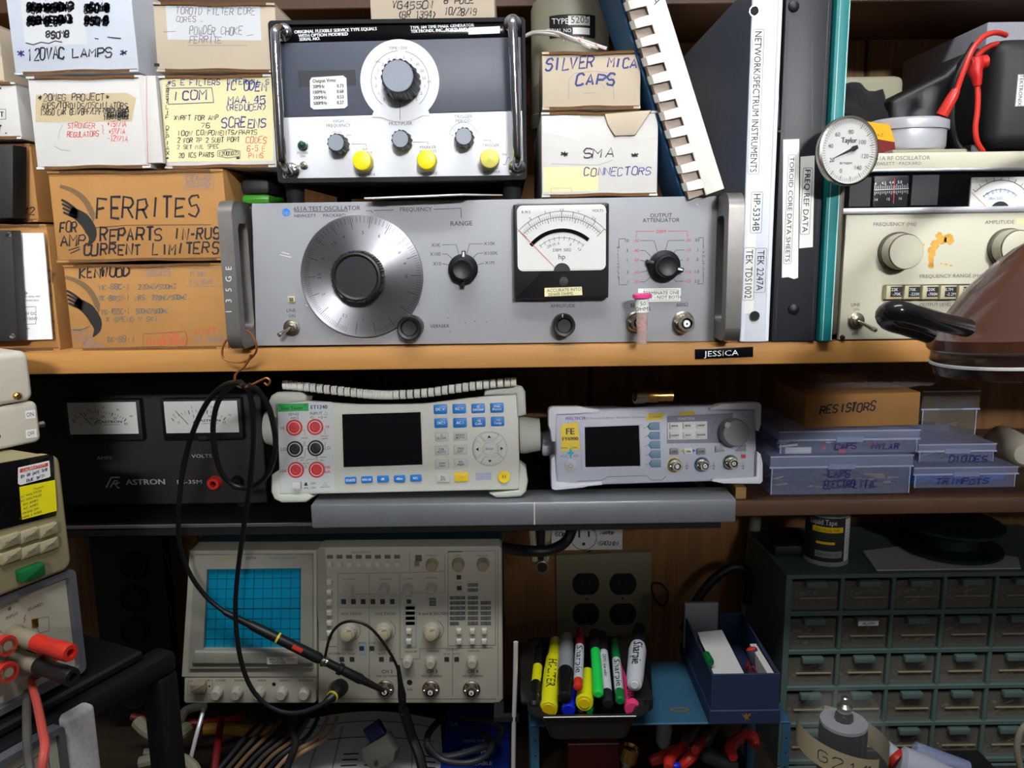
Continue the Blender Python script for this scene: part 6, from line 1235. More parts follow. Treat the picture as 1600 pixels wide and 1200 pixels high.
mb.L([(294, 1064), (332, 1063), (332, 1084), (293, 1086)], .6, y, True); mb.use('blackmatte').C(428, 1069, 3, y); mb.C(327, 1072, 1.4, y); mb.build('lower_panel', t)
mb = MB('postgrey', F); mb.R(297, 1070, 318, 1083, -.012, -.003, .001, 1); mb.build('power_button', t)
for x in (342, 373, 408, 443, 478):
    mb = MB('scopeknob', F); mb.K(x, 1078, [(9, -.003), (9, -.006), (7.8, -.011), (6.8, -.012), (1, -.012)], 32, .02, 14); mb.use('printgrey').L([(x, 1078), (x + 4, 1074)], .6, -.0123); mb.build('knob', t)
a = F.q(290, 1096); c = F.q(783, 860)
mb = MB('scopeteal', F); mb.box(a[0] + .006, c[0] - .0005, .0205, .215, .0005, c[1] - .001, .006, 3); mb.build('case', t)
# stand with chrome rods under it
t = thing('instrument_stand', 'black stand with two chrome rod legs beneath the oscilloscope', 'stand', at=(F.O.x, .16, ZB + .0005))
def inl(mb): mb.v = [t.matrix_world.inverted() @ v for v in mb.v]; return mb
mb = MB('blackmatte'); mb.box(F.O.x + a[0] + .004, F.O.x + c[0], .15, .33, ZSC - .007, ZSC - .0005, .001, 1); inl(mb).build('plate', t)
for pts, r in ((((322, 1096, .145), (308, 1145, .12), (293, 1206, .105)), .0022), (((806, 1003, .10), (805, 1060, .10), (803, 1130, .10), (802, 1206, .10)), .0024)):
    pw = [P(*p) for p in pts]; d = (pw[-1] - pw[-2]); 
    if pw[-1].z > ZB + .003: pw.append(pw[-1] + d * ((ZB + .003 - pw[-1].z) / d.z))
    mb = MB('brightrod'); mb.tube(smooth(pw, 6), r, 12); inl(mb).build('chrome_rod', t)
mb = MB('blackmatte'); q = P(806, 1090, .10); mb.box(F.O.x + c[0] - .01, q.x + .003, .098, .106, ZSC - .006, ZSC - .001); mb.box(F.O.x + c[0] - .01, F.O.x + c[0], .1061, .15, ZSC - .006, ZSC - .001); inl(mb).build('bracket', t)
for x in (F.O.x + a[0] + .02, F.O.x + c[0] - .02):
    mb = MB('blackmatte'); mb.box(x - .006, x + .006, .3, .312, ZB + .0005, ZSC - .007); inl(mb).build('rear_leg', t)
# ---------------------------------------------------------------- probe and its cable
c1 = [(372, 597, -.032), (352, 602, -.02), (330, 620, 0), (312, 650, .03), (295, 695, .05), (284, 745, .06), (279, 800, .07), (281, 850, .085), (296, 895, .095), (322, 932, .1), (352, 957, .1)]
c2 = [(378, 600, -.036), (390, 615, -.03), (396, 650, -.02), (396, 700, 0), (390, 760, .03), (380, 830, .06), (371, 900, .08), (368, 960, .085), (374, 1020, .085), (388, 1066, .085), (410, 1096, .085), (440, 1112, .085), (470, 1113, .085), (498, 1103, .088), (515, 1092, .092)]
c3 = [(388, 602, -.037), (405, 612, -.03), (421, 640, -.02), (430, 680, -.01), (428, 715, 0), (415, 745, .02), (392, 761, .04), (368, 759, .045), (347, 740, .04), (336, 705, .03), (333, 665, .02), (340, 630, 0), (356, 606, -.02), (376, 597, -.034)]
t = thing('oscilloscope_probe', 'black probe with yellow band across the oscilloscope, its cable looped over the copper hook', 'probe', at=P(500, 1030, .1))
def pin(mb, nm, lab=None): mb.v = [t.matrix_world.inverted() @ v for v in mb.v]; return mb.build(nm, t, lab)
for c in (c1, c2, c3): mb = MB('black'); mb.tube(smooth([P(*p) for p in c], 8), .0023, 10); pin(mb, 'cable')
mb = MB('black'); A_, B_ = P(350, 956, .1), P(503, 1031, .095); mb.lathe(A_, B_ - A_, [(.0028, 0), (.0034, .01), (.0036, .028), (.0046, .03), (.0052, .05), (.0056, (B_ - A_).length * .97), (.004, (B_ - A_).length)], 20); pin(mb, 'body')
d = (B_ - A_)
for f, m, w_, lab in ((.54, 'ringyellow', .0022, 'yellow band'),):
    mb = MB(m); mb.lathe(A_ + d * f, d, [(.0059, 0), (.0059, w_)], 20); pin(mb, 'band', lab)
mb = MB('leadred'); q = A_ + d * .76; n_ = V((0, -1, .35)).normalized(); mb.tube([q + n_ * .0042 - d * .05, q + n_ * .0042 + d * .05], .0026, 8); pin(mb, 'slide_switch', 'red switch mark')
mb = MB('nickel'); mb.lathe(B_ - d * .0, d, [(.0055, 0), (.0062, .001), (.0062, .003), (.005, .004), (.005, .006)], 18); pin(mb, 'ground_ring')
C_ = P(603, 1081, .1); mb = MB('black'); L_ = (C_ - B_).length; mb.lathe(B_ + d * .03, C_ - B_, [(.0042, 0), (.0042, L_ * .2), (.0062, L_ * .21), (.0062, L_ * .26), (.0048, L_ * .28), (.0052, L_ * .55), (.004, L_ * .6), (.0028, L_ * .86), (.0015, L_ * .93)], 18); pin(mb, 'hook_tip')
mb = MB('black'); g = [(508, 1026, .09), (514, 1000, .086), (522, 984, .084), (536, 973, .082), (555, 971, .08), (576, 979, .08), (596, 1000, .08), (614, 1028, .08), (623, 1050, .082), (625, 1066, .082)]; mb.tube(smooth([P(*p) for p in g], 7), .0014, 8); pin(mb, 'ground_lead')
mb = MB('black'); mb.tube([P(622, 1040, .082), P(626, 1070, .082), P(628, 1085, .082), P(629, 1104, .084), P(628, 1112, .085)], [.0018, .0028, .0042, .0036, .002], 10); mb.use('brass').tube([P(628, 1112, .085), P(628, 1117, .085)], .0012, 8); pin(mb, 'ground_clip')
mb = MB('black'); mb.tube([P(505, 1100, .09), P(517, 1091, .094), P(524, 1084, .1), P(529, 1077, .108), P(532, 1073, .114)], [.0028, .0048, .0062, .0085, .0088], 18); pin(mb, 'connector_boot')
mb = MB('ringyellow'); mb.lathe(P(519, 1089, .095), P(529, 1077, .108) - P(519, 1089, .095), [(.0060, 0), (.0060, .0016)], 20); pin(mb, 'band', 'yellow band')
# ---------------------------------------------------------------- back wall under the shelves
YW = WALLY - .0005
def fl(px, py, Y=YW, **k): return Fr(px, py, Y, **k)
F = fl(943, 990, roll=.0)
t = thing('wall_outlet', 'cream wall plate with four dark sockets on the wood panelling', 'wall outlet', F)
mb = MB('outletcream', F); mb.Q([(868, 868), (1018, 862), (1019, 992), (870, 997)], -.006, 0, .002, 2); mb.use('print'); mb.C(917, 936, 2, -.0064); mb.C(973, 935, 2, -.0064); mb.build('cover_plate', t)
for x in (915.5, 973.5):
    for yy in (913, 960):
        mb = MB('blackmatte', F); a = mb.q(x, yy, -.0075); k = F.px(x, yy, -.0075); rr = 21 * k; pts = []
        for i in range(40):
            an = 2 * math.pi * i / 40; pts.append((a[0] + rr * math.cos(an), a[1] + max(-17.5 * k, min(17.5 * k, rr * math.sin(an)))))
        mb.prism(pts, -.0075, -.0055, .0004, 1); mb.use('black')
        for dx, h in ((-6, 8), (6, 7)): mb.line([(a[0] + dx * k, a[1] - 1 * k), (a[0] + dx * k, a[1] + h * k)], 2.4 * k, -.0078)
        mb.fan([(a[0] + 3 * k * math.cos(i * .5), a[1] - 8 * k + 3 * k * math.sin(i * .5)) for i in range(13)], -.0078); mb.build('socket', t)
F = fl(922, 860, WALLY - .002)
mb = MB('whitecard', F); mb.R(862, 790, 973, 860, 0, .001); y = -.0003; mb.use('ink'); mb.A(912, 840, 20, 0, 360, .9, y, 40); mb.L([(905, 828), (905, 840)], 3, y); mb.L([(920, 830), (920, 839)], 3, y); mb.C(912, 850, 2.6, y); mb.H('120V', 866, 824, 7, 18, 1, y); mb.H('60HZ', 868, 838, 7, 22, 1, y); mb.H('HOT BLACK', 934, 826, 5, 30, .9, y); mb.H('NARROW', 938, 835, 5, 22, .9, y); mb.H('(GROUND)', 933, 852, 6, 34, .9, y); mb.L([(903, 830), (898, 826)], 1, y); mb.L([(926, 829), (933, 826)], 1, y)
solo(mb, 'outlet_diagram', 'white paper with hand drawn socket diagram above the cream wall plate', 'paper', F)
mb = MB('cablegrey'); w_ = smooth([P(1181, 800, .33), P(1176, 850, .335), P(1171, 900, .34), P(1165, 960, .34), P(1160, 1030, .33)], 5); mb.tube(w_, .0075, 12)
solo(mb, 'conduit', 'dim grey conduit running down the wood panelling behind the open blue box', 'conduit', origin=w_[-1])
mb = MB('black'); w_ = smooth([P(1068, 985, .3), P(1085, 945, .3), P(1110, 910, .3), P(1140, 888, .3), P(1160, 888, .3), P(1170, 905, .3), P(1166, 940, .31)], 6); mb.tube(w_, .0058, 12)
solo(mb, 'black_hose', 'black hose arching in front of the dim grey conduit', 'hose', origin=w_[0])
mb = MB('blackmatte'); w_ = smooth([P(1020, 912, .352), P(1034, 913, .350), P(1043, 925, .350), P(1042, 940, .350), P(1034, 947, .350), P(1026, 940, .351), P(1020, 928, .352)], 6, True); mb.tube(w_, .0012, 6, True)
solo(mb, 'wire_loop', 'thin dark wire loop beside the cream wall plate', 'wire', origin=base_of(w_))
mb = MB('black'); w_ = smooth([P(770, 850, .17), P(800, 858, .13), P(830, 861, .11), P(858, 860, .11), P(882, 848, .12), P(893, 828, .13), P(897, 800, .16)], 7); mb.tube(w_, .0055, 12)
solo(mb, 'black_cable', 'thick black cable sagging below the foil wrapped plank', 'cable', origin=base_of(w_))
t = thing('hanging_clip', 'hanging clip with two cream strips and a dark round end below the plank', 'clip', at=P(846, 890, .15))
def lo(mb): mb.v = [t.matrix_world.inverted() @ v for v in mb.v]; return mb
for x0, x1 in ((828, 835), (857, 852)): mb = MB('cabcream'); mb.tube([P(x0 + 1, 812, .15), P(x1 + 1, 876, .15)], .0034, 8); lo(mb).build('cream_strip', t)
mb = MB('black'); mb.tube([P(845, 812, .152), P(846, 872, .152)], .0048, 10); lo(mb).build('stem', t)
mb = MB('castalu'); p = P(847, 885, .15); mb.lathe(p, (0, -1, 0), [(.0068, -.002), (.0072, 0), (.0072, .003), (.0058, .0035), (.0056, .002)], 24); mb.use('black').lathe(p, (0, -1, 0), [(.0057, 0), (.005, .0032), (.001, .0036)], 20); lo(mb).build('round_end', t)
# power strip in the dark
F = Fr(210, 1062, .3)
t = thing('power_strip', 'dark upright power strip with round sockets in the shade between meter stack and oscilloscope', 'power strip', F)
mb = MB('blacksoft', F); mb.R(168, 838, 252, 1122, -.02, 0, .003); mb.build('housing', t)
for i in range(5): mb = MB('blackmatte', F); mb.K(222, 872 + i * 50, [(21, -.0195), (21, -.026), (18, -.0275), (17, -.025), (1, -.025)], 30); mb.build('socket', t)
t.location.z = t.location.z
# ---------------------------------------------------------------- open blue stand
YS = .08
ZT2 = P(1060, 1130, YS).z
xl, xr = P(829, 1150, YS).x, P(1236, 1130, YS).x
t = thing('blue_stand', 'blue metal stand holding the pen tray and open dark blue box', 'stand', at=((xl + xr) / 2, YS, ZB + .0005))
def lo(mb): mb.v = [t.matrix_world.inverted() @ v for v in mb.v]; return mb
mb = MB('blueplate'); mb.box(xl, xr, YS, .2, ZT2 - .0022, ZT2, .0006, 1); q = PZ(1062, 1109, ZT2); mb.use('goldfoil'); mb.add([(q.x + .010 * math.cos(rad(i * 20)), q.y + .0042 * math.sin(rad(i * 20)), ZT2 + .0002) for i in range(18)], [tuple(range(18))]); mb.use('blueplate'); mb.add([(q.x + .0075 * math.cos(rad(i * 20)), q.y + .0024 * math.sin(rad(i * 20)), ZT2 + .0003) for i in range(18)], [tuple(range(18))]); lo(mb).build('top_plate', t, 'blue top plate with small gold oval emblem')
for x in (xl, xr - .0085):
    mb = MB('blueplate'); mb.box(x, x + .0085, YS, YS + .0012, ZB + .001, ZT2 - .0025); mb.box(x if x == xl else x + .0073, x + .0012 if x == xl else x + .0085, YS + .0012, YS + .012, ZB + .001, ZT2 - .0025)
    mb.use('blackmatte')
    for j in range(6): mb.add([(x + .0045 + .001 * math.cos(rad(i * 45)), YS - .0002, ZT2 - .018 - j * .016 + .001 * math.sin(rad(i * 45))) for i in range(8)], [tuple(range(8))])
    lo(mb).build('leg', t)
    mb = MB('blueplate'); mb.box(x, x + .0085, .188, .2, ZB + .001, ZT2 - .0025); lo(mb).build('leg', t)
mb = MB('darkred'); mb.box(xl + .11, xr - .03, .10, .104, ZT2 - .013, ZT2 - .0026); lo(mb).build('rear_strip', t, 'dark red strip below the plate')
# pen tray
YT = .052
F = Fr(925, 1152, YT, z=ZT2 + .0005)
t = thing('pen_tray', 'black plastic tray full of markers on the blue stand', 'tray', F)
zr = F.q(925, 1118)[1]; xa, xb = F.q(842, 1118)[0], F.q(1000, 1118)[0]; xb0, xb1 = F.q(850, 1150)[0], F.q(994, 1150)[0]
DT = .15
ol = lambda e_, z, f: [(x, y_, z) for x, y_ in rrect(xa - e_ - f, xb + e_ + f, -f, DT + f, .012 + e_ * .5, 4)]
mb = MB('trayblack', F)
secs = [ol(-.006, .0, -.004), ol(-.0005, zr - .001, 0), ol(.007, zr, .0035), ol(.007, zr + .0015, .0035), ol(-.0015, zr + .001, -.001), ol(-.007, .0025, -.0055)]
n = len(secs[0]); vs = [v for s_ in secs for v in s_]; fs = [tuple(range(n))[::-1]] + [tuple((len(secs) - 1) * n + i for i in range(n))]
for j in range(len(secs) - 1):
    for i in range(n): fs.append((j * n + i, j * n + (i + 1) % n, (j + 1) * n + (i + 1) % n, (j + 1) * n + i))
mb.add(vs, fs); mb.build('tray', t)
for x in (xa - .008, xb + .004):
    mb = MB('trayblack', F); mb.box(x - .009, x + .013, .02, DT - .01, zr, zr + .004, .0018, 2); mb.build('handle', t)
mb = MB('edgemetal', F); mb.box(xa + .004, xb - .004, -.0042, -.0034, zr + .0002, zr + .0016, .0003, 1); mb.build('rim_edge', t, 'bright front rim edge')
ZTR = F.O.z
PG = 'markers in the black tray'
def pen(label, n_, f_, secs, Yn=.066, Yf=.185, lift=0, txt=None, cat='marker', name='marker'):
    """secs: list of (part name, material, [(radius mm, fraction along)])"""
    a = P(*n_, Yn); b = P(*f_, Yf); a.z += lift; b.z += lift
    lim = ZTR + .003 + max(r for s_ in secs for r, _u in s_[2]) * .001
    t = thing(name, label, cat, at=a, group=PG)
    d = b - a; L_ = d.length
    for nm, m, prof in secs:
        mb = MB(m); mb.lathe((0, 0, 0), d, [(r * .001, u * L_) for r, u in prof], 20)
        if txt and nm == 'barrel':
            s_, tm, u0, u1, h = txt; r = max(r_ for r_, _ in prof) * .001; up = V((0, -.35, 1)); up = (up - d.normalized() * up.dot(d.normalized())).normalized(); dn = -d.normalized(); sd = dn.cross(up)
            v_, f2 = glyphs(s_); k_ = h * .001 / CAPH; x1 = max(v.x for v in v_); sxx = (u1 - u0) * L_ / (x1 * k_); mb.use(tm); o_ = []
            for v in v_:
                an = (v.y * k_ - h * .0005) / r; q = d.normalized() * (u1 * L_ - v.x * k_ * sxx) + (up * math.cos(an) + sd * -math.sin(an)) * (r * 1.07)
                o_.append(q)
            mb.add(o_, f2)
        mb.build(nm, t, None)
    return t
B = 'barrel'; Cp = 'cap'
pen('thin black pen with yellow stripe at the tray end nearest the chrome rod', (834, 1104), (843, 1010), [(B, 'black', [(2, 0), (5.2, .02), (5.2, .95), (4, 1)]), ('stripe', 'hlyellow', [(5.3, .35), (5.3, .62)]), ('clip_ring', 'nickel', [(5.35, .12), (5.35, .14)])])
pen('fat yellow highlighter with black lettering in the pen tray', (857, 1109), (868, 1000), [(B, 'hlyellow', [(8.4, 0), (9, .02), (9, .5), (8.2, .7), (6.4, .74)]), (Cp, 'hlyellow', [(6.6, .74), (6.2, .98), (5, 1)]), ('end_plug', 'keyyellow', [(6.4, -.004), (6.8, .0)])], txt=('HI-LITER', 'print', .2, .6, 8.5), cat='highlighter', name='highlighter')
pen('stout grey marker with black cap facing out beside the fat yellow highlighter', (882, 1097), (886, 1000), [(B, 'pengrey', [(8.4, .4), (8.6, .45), (8.2, .95), (6, 1)]), (Cp, 'black', [(4.6, 0), (6.6, .01), (7, .2), (8, .28), (8, .4)])], lift=.004)
pen('slim white marker with red end and dark red cap in the pen tray', (903, 1086), (907, 993), [(B, 'penwhite', [(4.8, .1), (4.9, .5), (4.6, .68)]), (Cp, 'capdarkred', [(4.9, .66), (4.6, .97), (3, 1)]), ('end_plug', 'capred', [(2.8, 0), (4.6, .01), (4.7, .1)])], lift=.008, txt=('Sharpie', 'print', .16, .62, 6))
pen('short yellow highlighter lying end on beneath the slim red ended marker', (913, 1099), (918, 1052), [(B, 'hlyellow', [(8, 0), (8.8, .03), (8, .6), (7, 1)]), ('end_plug', 'keyyellow', [(5, -.02), (5.4, 0)])], Yf=.12, cat='highlighter', name='highlighter')
pen('bright green highlighter in the pen tray', (935, 1094), (928, 995), [(B, 'hlgreen', [(3, 0), (5, .012), (5.4, .04), (5.2, .68)]), (Cp, 'blackmatte', [(5.6, .66), (6, .7), (5.4, .98), (4, 1)])], lift=.006, cat='highlighter', name='highlighter')
pen('slim white marker with black cap end facing out beside the bright green highlighter', (950, 1106), (940, 995), [(B, 'penwhite', [(5, .14), (5.2, .2), (5, .72)]), (Cp, 'blackmatte', [(4.4, 0), (5.2, .01), (5.2, .15)]), ('rear_cap', 'blackmatte', [(5.4, .7), (5.4, .98), (4, 1)])], lift=.004, txt=('EXPO low odor', 'printgrey', .3, .62, 3.4))
pen('slim grey marker with green end and green cap in the pen tray', (969, 1106), (960, 1010), [(B, 'penwhite', [(4.7, .14), (4.9, .5), (4.6, .66)]), (Cp, 'capgreen', [(4.8, .64), (4.4, .97), (3, 1)]), ('end_plug', 'capgreen', [(3.2, 0), (4.7, .01), (4.8, .14)])], lift=.007, txt=('Sharpie', 'print', .16, .6, 5.6))
pen('bright pink highlighter partly under the big white marker', (988, 1112), (975, 1016), [(B, 'hlpink', [(7.2, 0), (8, .02), (7.4, .4), (6.2, .9), (4, 1)])], lift=.002, txt=('HI-LITER', 'print', .05, .35, 7), cat='highlighter', name='highlighter')
pen('big rounded white marker with black cap lying on the pink highlighter', (991, 1088), (999, 996), [(B, 'penwhite', [(4, 0), (7.2, .015), (8.4, .1), (9.4, .55), (8.2, .64)]), (Cp, 'blackmatte', [(8, .62), (7.4, .9), (6, 1)]), ('end_plug', 'whitegloss', [(3.6, -.006), (4.4, .004)])], lift=.012, txt=('Sharpie', 'print', .2, .58, 9))
pen('blue capped marker low in the front of the pen tray', (888, 1111), (890, 1078), [(Cp, 'capblue', [(6, 0), (6.8, .04), (6.8, 1)])], Yf=.10)
pen('small green capped pen low in the tray below the green highlighter', (921, 1112), (923, 1085), [(Cp, 'capgreen', [(3, 0), (3.6, .04), (3.6, 1)])], Yf=.095)
pen('black marker beside the big white marker at the tray edge', (1012, 1106), (1008, 1022), [(B, 'black', [(4, 0), (5.4, .03), (5.4, .9), (4, 1)])])
pen('small black pen low in front beside the short yellow highlighter', (908, 1113), (909, 1094), [(B, 'blackmatte', [(2, 0), (3.4, .1), (3.4, 1)]), ('tip', 'brass', [(1, -.05), (1.8, .06)])], Yf=.09)
# open dark blue box
F = Fr(1164, 1134, .076, z=ZT2 + .0005)
t = thing('open_blue_box', 'open dark blue cardboard box with gold emblem on the blue stand', 'box', F)
xa, xb = F.q(1109, 1110)[0], F.q(1220, 1110)[0]; z1 = F.q(1164, 1110)[1]; z2 = F.q(1164, 1055)[1]; DB = .135
mb = MB('bluebox', F); mb.box(xa, xb, 0, DB + .006, 0, z1, .0006, 1); mb.use('goldfoil'); q = F.q(1166, 1120); k = F.px(1166, 1122)
mb.fan([(q[0] + x * k, q[1] + y_ * k) for x, y_ in ((-8, 6), (-3, 3), (-1, 7), (2, 3), (6, 7), (7, 3), (3, 0), (5, -6), (1, -3), (-2, -7), (-2, -2), (-5, 1))], -.0004); mb.build('tray_base', t, 'box base with small gold emblem')
xa += .0015; xb -= .0015; wl = .0018
for nm, q in (('front_wall', (xa, xb, .002, .002 + wl)), ('rear_wall', (xa, xb, DB - wl, DB)), ('side_wall', (xa, xa + wl, .002 + wl, DB - wl)), ('side_wall', (xb - wl, xb, .002 + wl, DB - wl))):
    mb = MB('bluebox', F); mb.box(*q, z1 + .0002, z2, .0003, 1); mb.build(nm, t)
ZI = F.O.z + z1 + .0005; FB = F
def inb(x, y_, z): return FB.m @ V((x, y_, z))
xm = (xa + xb) / 2
mb = MB('whitecard'); zc = z2 - .004
pts = [PZ(1115, 1053, F.O.z + zc), PZ(1163, 1053, F.O.z + zc), PZ(1128, 984, F.O.z + zc), PZ(1090, 988, F.O.z + zc)]
pts = [V((max(p.x, F.O.x + xa + wl + .001), max(F.O.y + .006, min(p.y, F.O.y + DB - .004)), p.z)) for p in pts]
mb.add([p - V((0, 0, .024)) for p in pts] + pts, [(3, 2, 1, 0), (4, 5, 6, 7), (0, 1, 5, 4), (1, 2, 6, 5), (2, 3, 7, 6), (3, 0, 4, 7)]); mb.use('paleink')
a_, b_ = pts[0] + (pts[3] - pts[0]) * .3, pts[1] + (pts[2] - pts[1]) * .3
solo(mb, 'white_packet', 'thick white paper packet inside the open dark blue box', 'packet', origin=base_of(pts) - V((0, 0, .024)))
mb = MB('pengrey'); xg = PZ(1100, 965, F.O.z + z2); mb.box(xg.x - .022, xg.x + .016, F.O.y + DB - .012, F.O.y + DB - .007, ZI, F.O.z + z2 + .018, .0006, 1)
solo(mb, 'grey_card', 'grey card standing upright at the back of the open dark blue box', 'card', origin=(xg.x, F.O.y + DB - .01, ZI))
def stick(name, label, cat, a, b, secs, group=None):
    t = thing(name, label, cat, at=a, group=group); d = b - a; L_ = d.length
    for nm, m, prof in secs: mb = MB(m); mb.lathe((0, 0, 0), d, [(r * .001, u * L_) for r, u in prof], 16); mb.build(nm, t)
    return t
zq = F.O.z + z2 + .0035
stick('small_screwdriver', 'small dark green handled screwdriver lying on the white packet', 'screwdriver', PZ(1110, 1036, zq), PZ(1092, 1000, zq), [('handle', 'buttongreen', [(3.6, 0), (4.4, .05), (4, .35), (2.2, .4)]), ('blade', 'nickel', [(1.2, .4), (1.2, 1)])])
stick('grey_screwdriver', 'grey handled screwdriver with orange end in the open dark blue box', 'screwdriver', PZ(1174, 1014, F.O.z + z2 - .004), PZ(1186, 1050, F.O.z + z1 + .012), [('end_cap', 'capred', [(4, -.06), (5.6, .0)]), ('handle', 'graphitepart', [(5.8, 0), (6.4, .2), (6, .8), (5, 1)])])
mb = MB('whitecard'); a_ = PZ(1196, 1040, F.O.z + z2 - .006); mb.box(F.O.x + xb - .010, F.O.x + xb - .003, F.O.y + .008, F.O.y + .07, ZI, F.O.z + z2 - .004, .0005, 1)
solo(mb, 'white_strip', 'white strip standing along the inner side of the open dark blue box', 'card', origin=(F.O.x + xb - .006, F.O.y + .04, ZI))
for i, (n_, f_) in enumerate((((1164, 1046), (1172, 1030)), ((1170, 1050), (1182, 1052)))): mb = MB('cablered'); mb.tube(smooth([PZ(*n_, F.O.z + z1 + .018), PZ((n_[0] + f_[0]) / 2, n_[1] - 8, F.O.z + z1 + .024), PZ(*f_, F.O.z + z1 + .018)], 5), .0014, 6); solo(mb, 'red_wire', ('upright', 'curled')[i] + ' short red wire beside the grey screwdriver in the blue box', 'wire', origin=PZ(*n_, F.O.z + z1 + .018))
mb = MB('blacksoft'); p = PZ(1120, 975, F.O.z + z2); mb.box(p.x - .02, p.x + .02, F.O.y + DB - .005, F.O.y + DB + .0, ZI, ZI + .01) 
# things under the stand
def tool(label, pts, r, m='leadred', name='pliers', cat='pliers'):
    """two handled hand tool from its handle ends to the joint"""
    t = thing(name, label, cat, at=pts[0][0], group='red handled tools under the blue stand')
    for h in pts: mb = MB(m); mb.tube(smooth(h, 5), [r * (.8 + .35 * math.sin(3.14 * i / (len(smooth(h, 5)) - 1))) for i in range(len(smooth(h, 5)))], 10); mb.v = [t.matrix_world.inverted() @ v for v in mb.v]; mb.build('handle', t)
    p = pts[0][-1]; mb = MB('castalu'); d = (pts[0][-1] - pts[0][0]).normalized(); mb.lathe(p, d, [(.006, 0), (.008, .006), (.006, .014), (.0015, .04)], 12); mb.v = [t.matrix_world.inverted() @ v for v in mb.v]; mb.build('jaw', t)
    return t
ZU = ZB + .012
def U(px, py, z=.80): return PZ(px, py, z)
tool('pliers with bright red handles spread wide under the blue stand', [[U(1044, 1200, .81), U(1048, 1182, .812), U(1070, 1165, .81)], [U(1016, 1190, .80), U(1035, 1182, .803), U(1070, 1165, .808)]], .0055)
tool('pliers with red handles closing upward beside the black handle under the blue stand', [[U(1062, 1198, .80), U(1080, 1182, .81), U(1098, 1160, .80)], [U(1086, 1172, .82), U(1090, 1168, .815), U(1098, 1158, .805)]], .0055)
tool('pliers with orange red handles near the far leg of the blue stand', [[U(1146, 1184, .815), U(1142, 1166, .815), U(1165, 1145, .80)], [U(1180, 1166, .79), U(1176, 1152, .795), U(1165, 1145, .80)]], .0058)
mb = MB('graphite'); a_, b_ = U(1096, 1176, .815), U(1150, 1198, .80); mb.lathe(a_, b_ - a_, [(.005, 0), (.0085, .004), (.0085, (b_ - a_).length * .9), (.006, (b_ - a_).length)], 18)
solo(mb, 'black_tool', 'thick black tool end among the red pliers under the blue stand', 'tool', origin=a_)
mb = MB('pengrey'); a_ = U(1036, 1160, .80); mb.lathe(a_, (.1, .2, 1), [(.004, -.006), (.008, 0), (.009, .016), (.005, .026)], 16)
solo(mb, 'grey_bulb', 'dim grey rounded object under the blue stand behind the spread red pliers', 'tool', origin=a_)
mb = MB('capblue'); a_ = U(1055, 1196, .805); mb.ball(a_, .0045, (1.4, 1, .8)); solo(mb, 'blue_stopper', 'tiny blue stopper between the red pliers handles', 'stopper', origin=a_)
t = thing('brass_fitting', 'brass topped fitting shining under the pen tray', 'fitting', at=U(985, 1200, .77))
p0, p1 = U(978, 1196, .79), U(987, 1166, .81); mb = MB('brass'); d = p1 - p0; mb.lathe((p1 - t.location), d, [(.0105, -.016), (.0105, -.002), (.009, 0), (.008, -.004), (.001, -.005)], 22); mb.build('brass_cup', t)
mb = MB('nickel'); mb.lathe((p0 - t.location), d, [(.004, -.02), (.004, 0), (.0065, .001), (.0065, .006), (.004, .007), (.004, d.length - .014)], 14); mb.build('spindle', t)
mb = MB('darkred'); a_ = U(925, 1190, .77); mb.box(a_.x - .028, a_.x + .03, a_.y - .01, a_.y + .05, ZB + .0005, .80, .001, 1); mb.use('edgemetal').box(a_.x - .028, a_.x + .03, a_.y - .0108, a_.y - .0102, .7985, .7998)
solo(mb, 'dark_red_box', 'dull red box under the pen tray', 'box', origin=(a_.x, a_.y, ZB + .0005))
# ---------------------------------------------------------------- drawer cabinet
YC = .19
F = Fr(1236, 1200, YC, z=ZB + .0005)
t = thing('drawer_cabinet', 'grey green small parts cabinet with rows of clear drawers', 'drawer cabinet', F)
ztop = F.q(1400, 896)[1]; colx = [F.q(x, 960)[0] for x in (1226, 1314.5, 1394.5, 1474, 1554.5, 1636, 1717)]
rowz = [F.q(1400, y)[1] for y in (896, 958, 1018, 1075, 1132, 1190)] + [0.0]
mb = MB('cabgreen', F); fw = .0052; x0, x1 = colx[0], colx[-1]; DC = .15
mb.box(x0, x1, 0, DC, ztop - fw, ztop, .0006, 1); mb.box(x0, x1, 0, DC, 0, fw * .6, .0006, 1); mb.box(x0, x0 + fw * 1.3, 0, DC, fw, ztop - fw); mb.box(x1 - fw, x1, 0, DC, fw, ztop - fw); mb.box(x0, x1, DC - .002, DC, fw, ztop - fw)
mb.build('outer_frame', t)
for z in rowz[1:-1]: mb = MB('cabgreen', F); mb.box(x0 + fw, x1 - fw, .0004, DC - .003, z - .0028, z + .0028, .0008, 1); mb.build('shelf_divider', t)
for i in range(1, 6): mb = MB('cabgreen', F); mb.box(colx[i] - .0022, colx[i] + .0022, .0008, DC - .004, fw, ztop - fw, .0006, 1); mb.build('upright_divider', t)
rr = random.Random(11)
